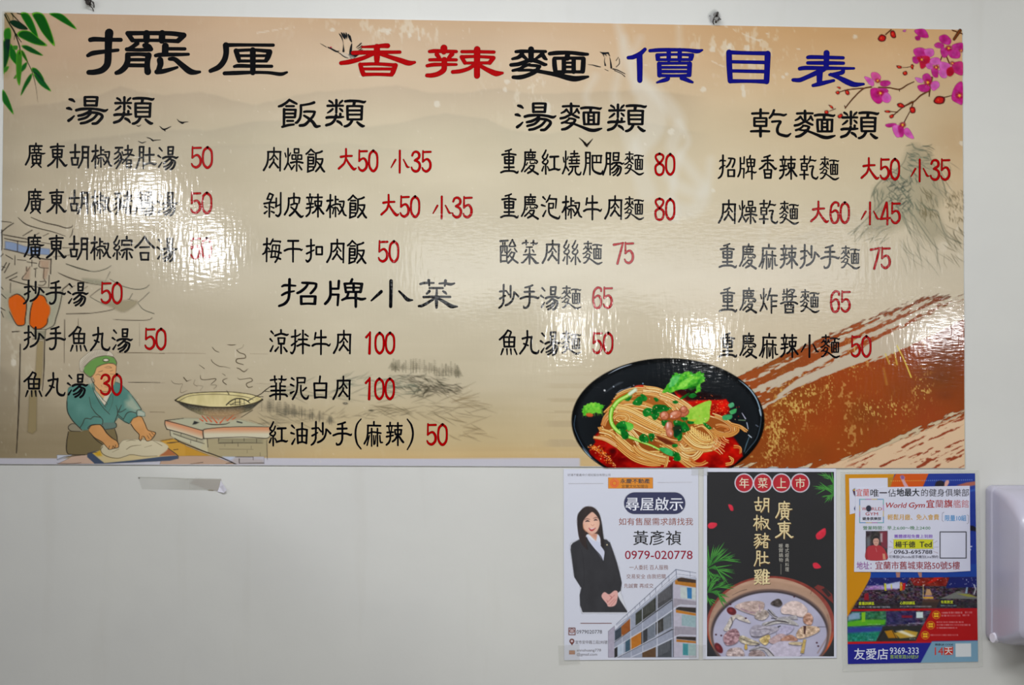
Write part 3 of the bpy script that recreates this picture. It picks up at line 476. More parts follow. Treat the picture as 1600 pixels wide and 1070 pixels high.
# ------------------------------------------------------------------ the big menu banner
BD = 0.0020     # banner face stands 2 mm off the plaster
banner = empty('menu_banner', W(755, 378, 0), 'large glossy beige price-list banner with black, red and blue Chinese lettering', 'menu sign')
def bwarp(X, Y):      # the sheet was hung slightly out of square
    u = X / 1507.0; t = 20 + 27 * u; b = 724.5 + 6.0 * u
    v = (Y - 20) / 711.0
    l = 8 * (1 - v) - 1.0 * v; r = 1502.5 + 4.5 * v
    return l + (r - l) * u, t + (b - t) * v
def banner_edge():
    P = Print(0, 20, 1507, 731, 2.0, (198, 186, 162)); X, Y = P.X, P.Y
    # true position of every vertex on the wall
    P.X, P.Y = bwarp(X, Y)
    X, Y = P.X, P.Y
    def grad(stops, t):
        k = np.array([s[0] for s in stops]); return np.stack([np.interp(t, k, [s[1][i] for s in stops]) for i in range(3)], -1)
    lft = grad([(20, (196, 166, 138)), (90, (190, 163, 136)), (140, (186, 166, 140)), (210, (184, 170, 146)), (420, (184, 172, 150)), (600, (172, 158, 134)), (720, (158, 142, 112))], Y)  # lower stops darkened: shade at the lower left mixed into the sheet colour
    mid = grad([(20, (204, 172, 138)), (60, (204, 178, 150)), (130, (204, 184, 158)), (210, (204, 192, 166)), (420, (202, 193, 172)), (600, (196, 184, 158)), (690, (190, 170, 130)), (720, (204, 174, 124))], Y)
    rgt = grad([(40, (202, 160, 112)), (90, (206, 170, 128)), (170, (202, 180, 146)), (300, (206, 192, 164)), (430, (204, 192, 170)), (730, (206, 184, 150))], Y)
    t1 = sstep(60, 620, X)[..., None]; t2 = sstep(780, 1300, X)[..., None]
    c = lft * (1 - t1) + mid * t1; c = c * (1 - t2) + rgt * t2
    e = (sstep(0, 55, X))[..., None]; c = c * (.93 + .07 * e)
    e = sstep(1507, 1400, X)[..., None] * 1.0; edge = np.array([186, 148, 104])
    k = ((1 - e) * .55 * sstep(420, 180, Y)[..., None] * sstep(120, 240, Y)[..., None]); c = c * (1 - k) + edge * k
    # cloudy stains of the printed old paper
    c = c + ((fbm(X, Y, 160, 60, 2, 4) - .5) * 16)[..., None] + ((fbm(X, Y, 300, 7, 5, 2) - .5) * 5 * sstep(400, 650, Y))[..., None]
    # far ridges in washed ink
    def ridge(px, py, depth, dark, x0, x1, soft=4.0):
        dark = dark * .68
        y = np.interp(X, px, py) + (fbm(X, Y * 0, 26, 9, int(depth), 3) - .5) * 6
        m = np.clip((Y - y) / soft, 0, 1) * np.exp(-np.clip(Y - y, 0, None) / depth) * sstep(x0 - 60, x0, X) * sstep(x1 + 60, x1, X)
        return (m * dark)[..., None] * np.array([1, .86, .62])
    c = c - ridge([0, 60, 120, 160, 190, 215, 260, 300, 330, 360, 395, 440, 500, 550, 620, 660, 720, 780, 850, 900, 1000, 1100], [165, 163, 152, 145, 134, 142, 146, 143, 145, 153, 163, 152, 142, 137, 132, 142, 144, 137, 146, 144, 138, 150], 42, 17, 60, 1060)
    c = c - ridge([90, 180, 260, 340, 390, 440, 560, 620, 660, 700, 760, 800, 850], [222, 210, 203, 200, 190, 187, 196, 192, 182, 176, 184, 202, 206], 34, 15, 120, 820)
    c = c - ridge([300, 360, 450, 520, 600, 700], [232, 224, 226, 222, 228, 236], 22, 8, 320, 640)
    c = c - ridge([860, 900, 980, 1020, 1060, 1120], [208, 200, 188, 190, 200, 210], 34, 12, 880, 1060)
    c = c - ridge([1240, 1290, 1330, 1370], [370, 345, 330, 352], 30, 10, 1250, 1350)
    P.c = np.clip(c / 255, 0, 1)
    # printed stave of grained boards low in the middle
    m = sstep(560, 640, Y) * sstep(840, 870, X) * sstep(1090, 1060, X) * .5
    P.full(m * (vnoise(X, Y, 90, 5, 4) > .62), (176, 158, 128))
    # smoke wisps
    def smoke(p, a): P.line(p, (218, 216, 208), a * 1.35, 6.0, (0, 0, 1)) 
    for p, a in (("965 40 10,975 70 16,990 110 20,1010 150 34,1020 190 44,1000 230 30", .30), ("975 60 8,968 110 10,960 150 12,975 190 16,990 240 26,1010 300 30", .22), ("1060 40 6,1062 80 8", .25),
                 ("1000 130 14,1030 150 22,1060 190 22,1050 230 20,1075 260 16,1100 300 20,1080 330 24,1040 320 20", .26), ("1060 190 5,1075 220 6,1060 250 8,1050 300 10,1055 340 14", .35), ("930 120 10,915 150 8,925 170 6", .25),
                 ("1000 60 10,985 100 12,990 140 12", .22), ("1030 260 10,1060 290 18,1100 300 14,1110 250 10", .25), ("1190 380 10,1200 330 10", .12)): smoke(p, a)
    # pale band that the print leaves along the foot, left of the bowl
    m = sstep(715.3, 716.3, Y - (X / 1507) * 0.6 + .3) * sstep(908, 904, X); P.full(m, (194, 192, 202))
    m = sstep(700, 730, Y) * 0; 
    # rubbed, blistered spots where the film has lost ink
    n = fbm(X, Y, 14, 22, 11, 3) * .6 + fbm(X, Y, 3.2, 8, 12, 2) * .4
    zone = (np.exp(-((X - 640) / 120) ** 2 - ((Y - 45) / 22) ** 2) + np.exp(-((X - 830) / 60) ** 2 - ((Y - 140) / 40) ** 2) * .9 + np.exp(-((X - 1150) / 90) ** 2 - ((Y - 80) / 50) ** 2) + np.exp(-((X - 1490) / 22) ** 2 - ((Y - 370) / 60) ** 2) * .9
            + np.exp(-((X - 20) / 30) ** 2 - ((Y - 580) / 60) ** 2) * .5)
    P.full(sstep(.60, .72, n + zone * .13 - .04) * np.clip(zone + .1, 0, 1) * .55, (222, 214, 196))
    P.full((vnoise(X, Y, 2.5, 6, 31) > .965) * (fbm(X, Y, 90, 90, 33, 2) > .5) * .30, (228, 220, 204))
    for bx, by, ra, rb in ((683, 163, 5, 4.6), (1113, 78, 4.6, 4.4), (1167, 75, 5, 5), (1099, 140, 4.6, 4.2), (1335.5, 58, 3.6, 3.4), (1139.5, 72, 4.4, 4.8), (1160, 137, 3, 5), (1162, 147, 3, 6), (1229, 116, 2.6, 2.8), (1223, 121, 2.4, 2.6), (1186, 63, 5, 1.8), (1247, 77, 3, 1.4),
                           (520, 47, 4, 3), (603, 48, 10, 3.5), (606, 52, 5, 3), (563, 120, 2, 1.6), (793, 128, 5, 3.6), (789, 140, 3, 4), (855, 170, 6, 12), (1502, 224, 4, 4), (1048, 206, 5, 5), (1114, 298, 3, 3), (1008, 226, 2, 2), (711, 349, 2.4, 2.4), (1199, 33 + 20, 2, 1.4), (640, 56, 2.4, 4), (655, 60, 1.4, 4), (22, 566, 4, 6)):
        q = np.hypot((X - bx) / ra, (Y - by) / rb) + (vnoise(X, Y, 3, 3, 91) - .5) * .5
        P.full(np.clip((1.15 - q) * 3, 0, 1) * .62, (220, 214, 200))
    for x0, y0, x1, y1 in ((402, 52, 460, 43), (1130, 40, 1180, 62), (1112, 96, 1146, 112), (990, 96, 1010, 102)):
        t = np.clip(((X - x0) * (x1 - x0) + (Y - y0) * (y1 - y0)) / ((x1 - x0) ** 2 + (y1 - y0) ** 2), 0, 1); q = np.hypot(X - x0 - t * (x1 - x0), Y - y0 - t * (y1 - y0))
        P.full(np.clip(1.6 - q, 0, 1) * (vnoise(X, Y, 5, 5, 95) > .45) * .5, (224, 214, 196))
    P.X, P.Y = np.meshgrid(P.xs, P.ys)
    o = P.build('printed_sheet', 'film', BD, banner, bwarp); return o
banner_edge()
# thin core of the sheet, seen as its edge
def sheet_core(name, quad, d0, d1, mat, parent):
    v = [W(x, y, d0) for x, y in quad] + [W(x, y, d1) for x, y in quad]
    f = [(0, 1, 2, 3), (7, 6, 5, 4)] + [(i, i + 4, (i + 1) % 4 + 4, (i + 1) % 4) for i in range(4)]
    me = bpy.data.meshes.new(name); me.from_pydata(v, [], f); me.update()
    return link(name, me, mat, parent)
core_mat = plain_mat('white_board_core', (206, 208, 214), .6, noise=.02)
sheet_core('backing_board', [(8.2, 19.6), (1502.2, 46.8), (1506.8, 731.3), (-.8, 724.8)], 0.0001, BD - .0001, core_mat, banner)

# ---------------- bamboo, top left corner
B = Print(4, 18, 150, 190, 1.0); c5 = (0, 15, 6.114)
B.poly("40 35,130 35,120 190,110 330,90 560,40 600", (176, 160, 90), .35, 8, c5, True)
def leaf(s, c, e=(104, 170, 36)):
    c = tuple(int(v * .82) for v in c)
    B.poly(s, e, 1, .7, c5, True)
    p = pts(s, c5)[:, :2]; q = p.mean(0) + (p - p.mean(0)) * .9
    B.poly(q, c, 1, .8, sm=True)
for s, c in (("200 38,270 38,330 140,372 285,300 210,240 120", (12, 110, 22)), ("312 38,405 38,470 150,528 350,420 240,350 120", (10, 98, 18)), ("475 40,580 40,660 100,736 190,640 145,540 85", (12, 104, 20)),
             ("168 235,210 203,290 212,380 280,455 348,340 335,200 270", (10, 92, 24)), ("210 350,260 345,340 385,415 442,320 420,250 385", (8, 84, 30)), ("45 200,100 180,108 280,50 290", (40, 130, 26)),
             ("40 290,90 320,100 420,60 560,40 615,38 400", (8, 70, 30)), ("105 330,150 400,205 560,140 510,95 440", (16, 112, 26)), ("170 400,210 400,212 540,205 640,190 728,165 660,160 500", (60, 140, 30)),
             ("215 390,245 430,270 505,230 460,210 420", (50, 130, 30)), ("262 505,250 560,205 600,215 540", (20, 104, 36)), ("310 560,350 565,400 620,430 690,370 650,315 595", (14, 96, 34)), ("330 615,420 680,492 782,400 730,345 660", (12, 96, 36)),
             ("312 610,300 670,250 750,203 826,225 740,270 650", (12, 92, 30)), ("30 765,80 840,135 1000,70 930,30 870", (16, 104, 26)), ("130 350,172 350,165 385,130 380", (60, 140, 40)), ("45 560,90 545,70 590,45 600", (60, 130, 40)), ("135 660,160 625,158 655", (90, 140, 50))): leaf(s, c)
B.poly("100 115,150 105,220 140,270 190,190 188,120 150", (6, 44, 24), 1, .8, c5, True)
B.poly("50 285,102 285,100 370,85 420,60 350", (4, 34, 30), .95, 1, c5)
B.poly("325 600,370 620,440 705,380 660", (6, 50, 30), .95, .8, c5, True)
for s in ("50 50 12,90 130 10,140 210 13,170 290 10,195 370 8,190 430 7", "110 38 9,160 90 8,210 140 7,262 188 5", "60 38 6,90 90 6,100 130 6", "125 40 7,130 95 5", "160 235 8,185 280 6,208 312 5", "210 400 5,250 470 5,300 570 5,330 660 4,350 760 3,365 885 2", "150 230 6,140 290 4", "170 38 9,215 50 7"):
    B.line(s, (20, 30, 14), 1, .5, c5)
B.build('bamboo_print', 'film', BD + 5e-5, banner)

# ---------------- plum blossom, top right corner
Q = Print(1278, 40, 1504, 226, 1.0); c4 = (1290, 30, 5.348)
random.seed(3)
def twig(s, c=(126, 62, 20)): Q.line(s, (60, 30, 14), 1, .5, c4, wk=1.0); Q.line(s, c, .9, .4, c4, wk=.6)
for s in ("160 745 8,230 660 9,310 585 10,380 568 10", "100 615 6,180 592 8,310 578 9", "440 572 10,530 575 9,615 588 10,680 550 8,735 525 6", "612 590 7,615 605 5", "860 600 14,790 640 11,735 690 9,640 740 8,545 820 7", "500 770 5,600 778 6", "660 725 8,720 690 8", "730 690 9,715 740 8",
          "700 775 6,670 830 6,650 870 9", "885 490 16,870 570 14,862 645 8", "1050 640 5,990 655 6", "970 310 8,955 350 8", "1005 310 10,1030 370 10", "500 130 8,545 90 8", "1055 95 9,1140 125 8", "1120 95 26,1070 170 22", "680 405 4,735 392 4", "640 405 3,680 405 4", "30 770 4,80 750 5", "25 720 6,60 745 6", "155 725 6,165 745 5"): twig(s)
def bud(s, c=(190, 20, 24)):
    Q.poly(s, (90, 10, 20), 1, .7, c4, True); p = pts(s, c4)[:, :2]; m = p.mean(0); Q.poly(m + (p - m) * .72, c, 1, .8, sm=True)
    Q.ell(m[0] - .8, m[1] - .8, 1.0, .8, (240, 130, 60), .8, .7)
for s in ("435 160,460 130,500 145,495 180,465 190,440 180", "540 105,570 100,585 150,560 160,540 140", "900 680,930 645,990 655,985 700,940 712,905 700", "595 710,630 702,660 730,640 742,605 735", "490 768,530 765,535 782,500 780", "530 810,560 795,565 818,540 830", "700 740,740 738,745 780,710 785",
          "590 390,630 395,630 412,600 412", "640 450,670 435,680 460,655 472", "710 385,728 380,728 420,712 412", "80 612,105 600,115 622,95 630", "160 600,190 600,195 630,170 632", "90 568,120 570,118 585", "30 720,55 730,60 750,38 740", "-10 768,18 765,20 790,-8 792", "98 810,130 790,140 815,110 830"): bud(s, (196, 24, 20))
def petal(s, a, b, alpha=1.0):
    p = pts(s, c4)[:, :2]; m = p.mean(0)
    def col(X, Y):
        t = fbm(X, Y, 6, 6, len(s), 2)[..., None]; k = np.clip(np.hypot(X - m[0], Y - m[1]) / 8, 0, 1)[..., None]
        return (rgb(*a) * (1 - t) + rgb(*b) * t) * (1 - .15 * (1 - k))
    Q.poly(p, col, alpha, .8, sm=True)
MG, PK, LP = (172, 14, 104), (206, 66, 162), (216, 116, 194)
for s, a, b in (("740 250,800 240,850 275,830 320,760 315,732 280", MG, PK), ("820 260,890 250,900 300,850 320", PK, LP), ("725 320,760 315,780 350,760 375,728 360", PK, MG), ("760 320,850 310,870 350,820 410,790 410,780 360", (170, 10, 50), (200, 20, 60)),
                ("950 145,1000 132,1045 175,1030 215,975 205,948 180", MG, PK), ("905 215,940 195,985 215,975 245,920 240", MG, PK), ("1060 215,1140 200,1142 260,1060 250", MG, PK), ("960 250,1010 245,1020 300,985 325,960 290", PK, MG), ("1020 255,1110 265,1115 325,1040 322", MG, PK),
                ("880 330,940 325,960 370,910 385,870 370", PK, LP), ("835 380,880 370,895 415,850 415", PK, LP), ("950 360,1030 375,1030 420,960 430", LP, PK), ("880 420,930 415,935 485,895 480", MG, PK), ("940 430,1010 430,1005 490,960 485", LP, PK),
                ("1070 365,1142 362,1142 470,1060 440,1050 400", MG, (200, 60, 120)), ("1010 420,1050 400,1070 450,1040 480,1010 465", (170, 10, 40), (190, 20, 50)), ("740 95,820 85,858 152,800 155,760 130", PK, MG), ("745 150,785 140,785 175,755 178", MG, PK), ("640 100,668 90,660 110", PK, LP),
                ("380 450,430 450,460 490,430 520,385 500", PK, (226, 100, 150)), ("320 485,360 490,400 520,395 560,360 545", LP, PK), ("460 520,520 515,540 540,500 565,455 555", PK, MG), ("375 585,440 580,480 620,470 690,430 708,380 660", MG, (200, 40, 140)), ("480 600,520 620,545 660,520 700,470 680", LP, PK), ("430 585,500 580,520 610,450 620", MG, PK),
                ("815 465,850 455,880 490,870 530,820 520,805 490", PK, MG), ("745 490,800 500,810 530,770 530", LP, LP), ("765 560,830 545,870 570,850 605,790 605", MG, PK), ("880 530,930 520,948 560,900 600,875 570", LP, PK),
                ("1095 540,1142 535,1142 705,1100 705,1050 670,1060 600", MG, PK), ("500 880,560 870,590 880,540 905,505 900", MG, PK), ("555 900,600 885,640 910,640 965,600 990,570 960", PK, LP), ("600 900,645 900,650 970,620 985", MG, PK), ("655 920,690 915,735 995,690 990,655 960", LP, PK)): petal(s, a, b)
for x, y, r in ((1025, 245, 26), (920, 405, 22), (432, 515, 22), (850, 530, 30), (455, 620, 28), (640, 885, 26), (800, 340, 24), (1115, 640, 32), (1055, 370, 18), (1130, 265, 16)):
    cx, cy = 1290 + x / 5.348, 30 + y / 5.348; r /= 5.348
    Q.ell(cx, cy, r * 1.0, r * .85, (150, 10, 44), .85, 1.4)
    for k in range(14):
        a = random.random() * 6.28; q = r * random.uniform(.7, 1.6); Q.line(np.array([[cx, cy, .5], [cx + math.cos(a) * q, cy + math.sin(a) * q, .3]]), (236, 190, 220) if k % 2 else (220, 60, 40), .75, .3, sm=False)
    Q.ell(cx, cy, r * .35, r * .35, (230, 180, 40), .9, .6)
Q.build('plum_blossom_print', 'film', BD + 5e-5, banner)

# ---------------- cranes and small birds
K = Print(500, 48, 600, 106, .7); ck = (510, 40, 20); BLK = (18, 24, 30)
for s in ("-200 560 6,-60 640 14,0 680 14", "60 690 26,150 730 34,240 780 38,330 820 34,420 800 4", "330 820 12,430 880 18,560 980 22,680 1020 18", "400 260 10,440 310 30,490 400 26,520 500 12,535 600 10,540 700 26,540 810 50", "480 240 30,530 330 50,575 420 20", "550 245 26,590 340 44,590 430 12", "620 245 28,640 340 36,640 420 14", "690 290 36,720 370 46,730 420 12",
          "740 330 30,750 420 50,790 520 24", "800 580 22,775 700 50,760 820 60,760 940 60", "1100 555 20,1020 630 26,930 700 8", "1115 635 18,1050 690 22,960 730 8", "1120 700 18,1050 760 20,1000 770 8", "1130 770 18,1060 790 16", "720 930 40,860 970 70,1000 910 36", "740 990 20,800 1050 24,900 1110 12", "850 1000 20,920 1070 16"): K.line(s, BLK, .95, .35, ck, wk=1.35)
K.ell(517.3, 74.4, 1.4, .9, (200, 20, 70), 1, .5)
K.poly("430 840,700 900,900 1000,760 1060,560 960", (226, 214, 196), .5, 1, ck, True)
K.build('crane_print', 'film', BD + 5e-5, banner)
K = Print(915, 76, 985, 125, .7); ck = (790, 40, 8); BLK = (20, 26, 34)
for s in ("1030 490 5,1080 495 8", "1085 495 10,1130 508 15,1185 520 9", "1180 335 6,1225 350 26,1280 345 22", "1215 350 18,1230 390 6", "1280 345 18,1300 385 8", "1240 400 4,1235 450 9,1245 500 20", "1300 400 5,1310 450 14,1320 530 24", "1240 550 6,1280 568 7", "1410 400 6,1380 440 8", "1420 420 8,1420 480 10,1380 520 7", "1340 545 16,1400 560 12,1490 605 9", "1360 565 9,1440 600 8,1490 640 9", "1230 350 14,1260 380 8"): K.line(s, BLK, .9, .35, ck)
K.build('small_crane_print', 'film', BD + 5e-5, banner)
K = Print(205, 180, 300, 232, .7); ck = (0, 0, 3.2)
for s in ("887 597 2,905 612 6,943 610 2", "905 612 8,915 618 5,925 612 2", "800 632 2,822 648 8,857 633 2", "822 648 7,828 656 4", "736 688 2,755 694 5,765 702 5,805 700 2", "762 700 8,768 706 4", "693 706 2,712 715 5,732 709 2", "683 628 1.5,695 632 4,708 624 1.5"): K.line(s, (16, 18, 22), .95, .35, ck)
K.build('bird_flock_print', 'film', BD + 2.5e-4, banner)
K = Print(903, 214, 930, 232, .7); K.line("905 216 .8,911 221 2.4,916 227 3.6,921 223 2.4,926 217 .7", (24, 18, 16), .95, .4); K.line("914 224 3.5,917 229 2.4", (24, 18, 16), .95, .4)
K.build('bird_print', 'film', BD + 5e-5, banner)

# ---------------- dry-brushed rust stroke across the lower right
R = Print(1120, 438, 1506, 731, 1.0); X, Y = R.X, R.Y
ang = math.atan2(-150, 320); U = (X - 1190) * math.cos(ang) + (Y - 640) * math.sin(ang); V = -(X - 1190) * math.sin(ang) + (Y - 640) * math.cos(ang)
streak = fbm(U, V, 150, 5.5, 21, 2) ; grit = fbm(U, V, 9, 2.4, 24, 2)
RUST = np.stack([150 + 16 * (fbm(X, Y, 60, 60, 8, 2) - .5) * 2, 70 + 8 * (fbm(X, Y, 40, 40, 9) - .5), 28 + 0 * X], -1) / 255
dk = sstep(1360, 1500, X) * sstep(720, 560, Y); RUST = RUST * (1 - .16 * dk)[..., None]
up = np.interp(X, [1150, 1190, 1245, 1330, 1400, 1507], [690, 642, 606, 574, 548, 496]); lo = np.interp(X, [1200, 1262, 1300, 1370, 1440, 1507], [734, 731, 722, 700, 672, 644])
edge = (streak - .5) * 26 + (grit - .5) * 14
body = sstep(0, 2.5, Y - up + edge * .6) * sstep(0, 2.5, lo - Y + edge)
ul = np.interp(X, [1130, 1220, 1300, 1400, 1440, 1507], [592, 552, 520, 480, 462, 458]); 
s2 = sstep(.50, .56, fbm(U, V, 170, 7, 41, 2) * .72 + grit * .28 + .055 * sstep(1220, 1450, X) * sstep(60, 10, Y - ul))
bundle = s2 * sstep(0, 6, Y - ul + (grit - .5) * 14) * sstep(0, 3, up - 16 * sstep(1180, 1260, X) - Y + (streak - .5) * 12)
pale = sstep(0, 6, Y - ul - 6 + (grit - .5) * 20) * sstep(1507, 1500, X * 1.0 - 3) * sstep(1130, 1160, X)
R.full(pale * (Y < up + 8) * .75, (214, 198, 176))
R.full(sstep(0, 3, Y - lo + edge * .4) * (X > 1230), (222, 190, 156))
scr = sstep(.60, .66, fbm(U, V, 46, 4.2, 51, 2) * .6 + grit * .4 + .03 * (X > 1380)) * sstep(2, 10, Y - lo) * sstep(1310, 1350, X)
R.full(scr, (150, 66, 40))
R.full(bundle * .94, RUST); R.full(body, RUST)
spk = sstep(.70, .76, fbm(X, Y, 5, 6, 61, 2) * .55 + fbm(X, Y, 42, 60, 63, 2) * .45) * body
for cx, cy, sx, sy in ((1205, 690, 16, 40), (1295, 600, 8, 45), (1335, 560, 20, 30), (1440, 610, 16, 30), (1250, 620, 40, 40), (1380, 640, 50, 20), (1225, 655, 30, 50)):
    g = np.exp(-((X - cx) / sx) ** 2 - ((Y - cy) / sy) ** 2); R.full(sstep(.65, .72, fbm(X, Y, 2.4, 3.6, 71 + int(cx), 2) * .7 + fbm(X, Y, 12, 14, 81, 2) * .3 + g * .10) * np.clip(g * 1.3, 0, 1) * .8 * (body + bundle > .3), (216, 178, 96))
R.full(spk * .5, (220, 180, 104))
R.line("1401 540 1.6,1412 562 1.8,1423 589 2.2", (228, 206, 86), .9, .5); R.line("1383 553 2,1389 568 2.4", (216, 190, 80), .7, .8); R.line("1397 551 2,1401 569 3", (216, 190, 80), .7, .8)
R.line("1380 575 3,1385 600 4", (200, 160, 60), .35, 1.2)
for k, (x, y) in enumerate(((1475, 530), (1478, 562), (1470, 590), (1476, 618))): R.ell(x, y, 10, 5, (96, 44, 26), .22, 4)
R.full((X < 1196) * ((X - 1043.5) ** 2 / 148 ** 2 + (Y - 657) ** 2 / 95 ** 2 < 1) * 0.0, (0, 0, 0))
R.a *= ~(((X - 1043.5) / 147) ** 2 + ((Y - 657) / 94) ** 2 < 1)
R.build('rust_brush_print', 'film', BD + 5e-5, banner)

# ---------------- ink mountain on the right
M = Print(1320, 222, 1506, 470, 1.0); X, Y = M.X, M.Y; cm = (1320, 210, 4.115)
GI = (104, 116, 98)
M.poly("440 60,480 80,540 130,600 250,640 380,590 490,640 640,560 700,420 560,300 620,120 640,180 420,190 350,280 270,370 190,400 110", (176, 170, 142), .38, 8, cm)
def hatch(x0, y0, x1, y1, n, L, a0, col, al, w=1.0, seed=0):
    r = random.Random(seed)
    for _ in range(n):
        x = r.uniform(x0, x1); y = r.uniform(y0, y1); a = a0 + r.uniform(-.5, .5); l = L * r.uniform(.5, 1.4)
        b = r.uniform(-3, 3)
        M.line(np.array([[x, y, w * .4], [x + math.cos(a) * l / 2 + b, y + math.sin(a) * l / 2, w * 1.4], [x + math.cos(a) * l, y + math.sin(a) * l, w * .3]]), col, al * r.uniform(.5, 1), .7)
hatch(1414, 228, 1448, 262, 46, 12, .15, GI, .5, 1.2, 1); hatch(1384, 258, 1432, 330, 60, 16, .9, GI, .5, 1.2, 2); hatch(1392, 275, 1428, 320, 50, 13, 2.4, (84, 92, 82), .5, 1.4, 3)
hatch(1366, 290, 1380, 330, 18, 14, 1.8, GI, .5, 1.2, 4); hatch(1436, 290, 1460, 335, 40, 14, 1.2, (120, 108, 76), .5, 1.1, 5); hatch(1450, 250, 1482, 310, 34, 20, 1.0, GI, .32, 1.0, 6); hatch(1340, 345, 1400, 372, 16, 22, 2.5, GI, .4, 1.0, 7)
hatch(1400, 330, 1470, 400, 44, 34, 1.0, GI, .30, 1.0, 8); hatch(1470, 350, 1500, 400, 22, 22, .9, (120, 112, 84), .4, 1.2, 9)
hatch(1478, 296, 1504, 345, 60, 8, 1.2, (132, 116, 76), .35, 1.4, 10)
for s in ("190 430 8,185 360 10,230 300 8,300 250 7,370 190 6,400 120 6", "430 60 6,450 90 10,520 110 6,560 180 5,620 280 5,650 380 6", "490 440 7,530 480 11,590 495 9,610 560 6,650 650 8,740 700 7", "20 640 4,100 580 5,180 500 5,270 400 5", "60 690 3,150 600 4", "370 500 8,400 600 7,420 640 5", "440 520 6,490 600 6,560 700 5,600 740 3"):
    M.line(s, GI, .42, 1.0, cm)
M.build('ink_mountain_print', 'film', BD + 3e-5, banner)
M = Print(395, 560, 780, 690, 1.3); X, Y = M.X, M.Y
hatch(600, 584, 700, 592, 10, 10, 0, GI, .3, 1, 20)
r = random.Random(5)
def pines(x0, x1, base, h, n, col, al):
    for i in range(n):
        x = r.uniform(x0, x1); t = (x - x0) / (x1 - x0); b = base(t) + r.uniform(-2, 2); hh = h(t) * r.uniform(.5, 1.1)
        M.line(np.array([[x, b, 1.1], [x, b - hh, .5]]), col, al, .6, sm=False)
        for k in range(5):
            yy = b - hh * (1 - k * .16); ww = 1.5 + k * 1.1; M.line(np.array([[x - ww, yy + 1.5, .8], [x, yy, 1.2], [x + ww, yy + 1.5, .8]]), col, al * .55, .7, sm=False)
pines(612, 720, lambda t: 578 + t * 11, lambda t: 16 + 8 * math.sin(t * 3.1), 40, (120, 114, 92), .34)
pines(405, 520, lambda t: 640 + t * 22, lambda t: 26 - 12 * t, 42, (116, 110, 94), .34)
hatch(520, 592, 640, 604, 40, 20, -.15, (124, 140, 122), .35, 1.4, 21); hatch(610, 585, 690, 605, 90, 16, .35, (96, 92, 74), .38, 1.2, 22); hatch(655, 600, 712, 612, 60, 14, .25, (84, 78, 62), .42, 1.2, 23); hatch(640, 612, 668, 622, 24, 16, -.6, (90, 84, 66), .5, 1, 24)
hatch(400, 640, 470, 662, 40, 26, .3, (128, 122, 100), .35, 1, 25); hatch(430, 606, 640, 622, 40, 40, .03, (130, 138, 118), .35, 1.3, 26); hatch(560, 628, 740, 650, 50, 34, .06, (136, 124, 92), .4, 1.0, 27); hatch(500, 645, 640, 655, 26, 18, -.2, (140, 132, 106), .4, .9, 28)
hatch(700, 600, 738, 685, 26, 36, .04, (170, 150, 112), .35, 1.6, 29)
M.ell(540, 630, 4, 1.8, (96, 92, 80), .7, .6); M.ell(540, 629.5, 2, .8, (190, 180, 156), .7, .5); M.ell(580, 641, 4, 1.4, (96, 92, 76), .7, .6)
M.build('ink_landscape_print', 'film', BD + 3e-5, banner)

# ---------------- sketched street, lanterns (left)
H = Print(0, 330, 258, 716, 1.1); ch = (0, 320, 5.093); LN = (66, 56, 48)
H.poly("45 290,110 300,200 330,400 352,400 400,200 385,45 350", (132, 150, 182), .85, 1.5, ch)
H.poly("320 440,400 440,390 510,330 500", (196, 158, 130), .45, 2, ch); H.poly("350 510,390 515,370 590,345 585", (196, 158, 130), .45, 2, ch)
H.poly("215 500,245 500,240 590,190 595", (196, 158, 130), .4, 2, ch)
H.poly("40 700,140 690,420 690,500 700,430 960,240 990,60 900", (176, 184, 160), .35, 6, ch)
for s in ("250 100 5,350 140 7,460 165 8,530 185 7,570 178 6,582 165 4", "148 103 5,210 155 8,300 185 7,420 215 6,525 250 3", "585 190 4,575 235 6,560 258 4", "15 132 6,95 140 5", "110 148 7,60 180 8,15 220 9", "185 248 5,260 202 7", "270 250 4,315 225 5", "345 250 4,390 228 5", "30 238 6,120 255 8,230 275 8", "40 268 6,150 290 8,260 300 6", "18 200 9,20 300 8,18 360 7", "145 292 8,143 375 7", "35 352 6,140 375 8,230 400 8,330 428 9,410 436 8", "410 430 9,406 550 8",
          "430 415 4,560 400 5", "330 300 4,430 315 5", "500 342 4,600 345 4", "10 410 7,30 390 5", "50 400 6,105 432 6", "122 405 5,122 478 6", "143 438 5,210 442 5", "220 455 5,295 465 6", "258 440 6,258 490 5", "320 450 6,318 495 6,390 505 5", "55 460 7,20 520 8", "80 465 7,40 540 7", "20 490 6,45 500 5", "215 495 6,218 530 6,245 490 4", "275 510 6,300 505 5", "288 510 5,285 575 6", "355 510 6,350 575 6,360 600 5", "50 585 6,140 540 6", "80 598 6,140 570 6", "215 540 5,180 590 7,240 600 6",
          "80 598 7,200 632 8,300 655 7,395 660 6", "395 560 6,392 655 6", "320 612 5,370 610 6,350 640 5,310 640 5", "88 620 5,86 700 5", "15 655 6,28 672 6", "15 710 6,52 745 6", "10 820 8,45 840 5", "15 850 6,32 895 5", "530 470 4,620 500 6,713 525 4", "465 540 3,560 580 5,640 605 5,713 620 3", "505 668 5,550 632 5", "505 670 6,480 800 8,450 900 8,430 960 8,370 992 7", "530 868 3,713 862 4", "100 1012 5,145 1008 4", "520 915 2.5,520 1060 3", "628 905 2.5,626 985 2.5"):
    H.line(s, LN, .8, .45, ch)
for s in ("80 740,140 712,195 745,215 800,205 900,200 950,160 960,130 940,95 860,75 800", "270 760,310 718,360 735,375 780,400 810,400 860,385 900,375 950,330 985,280 985,240 950,245 850"):
    H.poly(s, (206, 90, 16), 1, 1.6, ch, True)
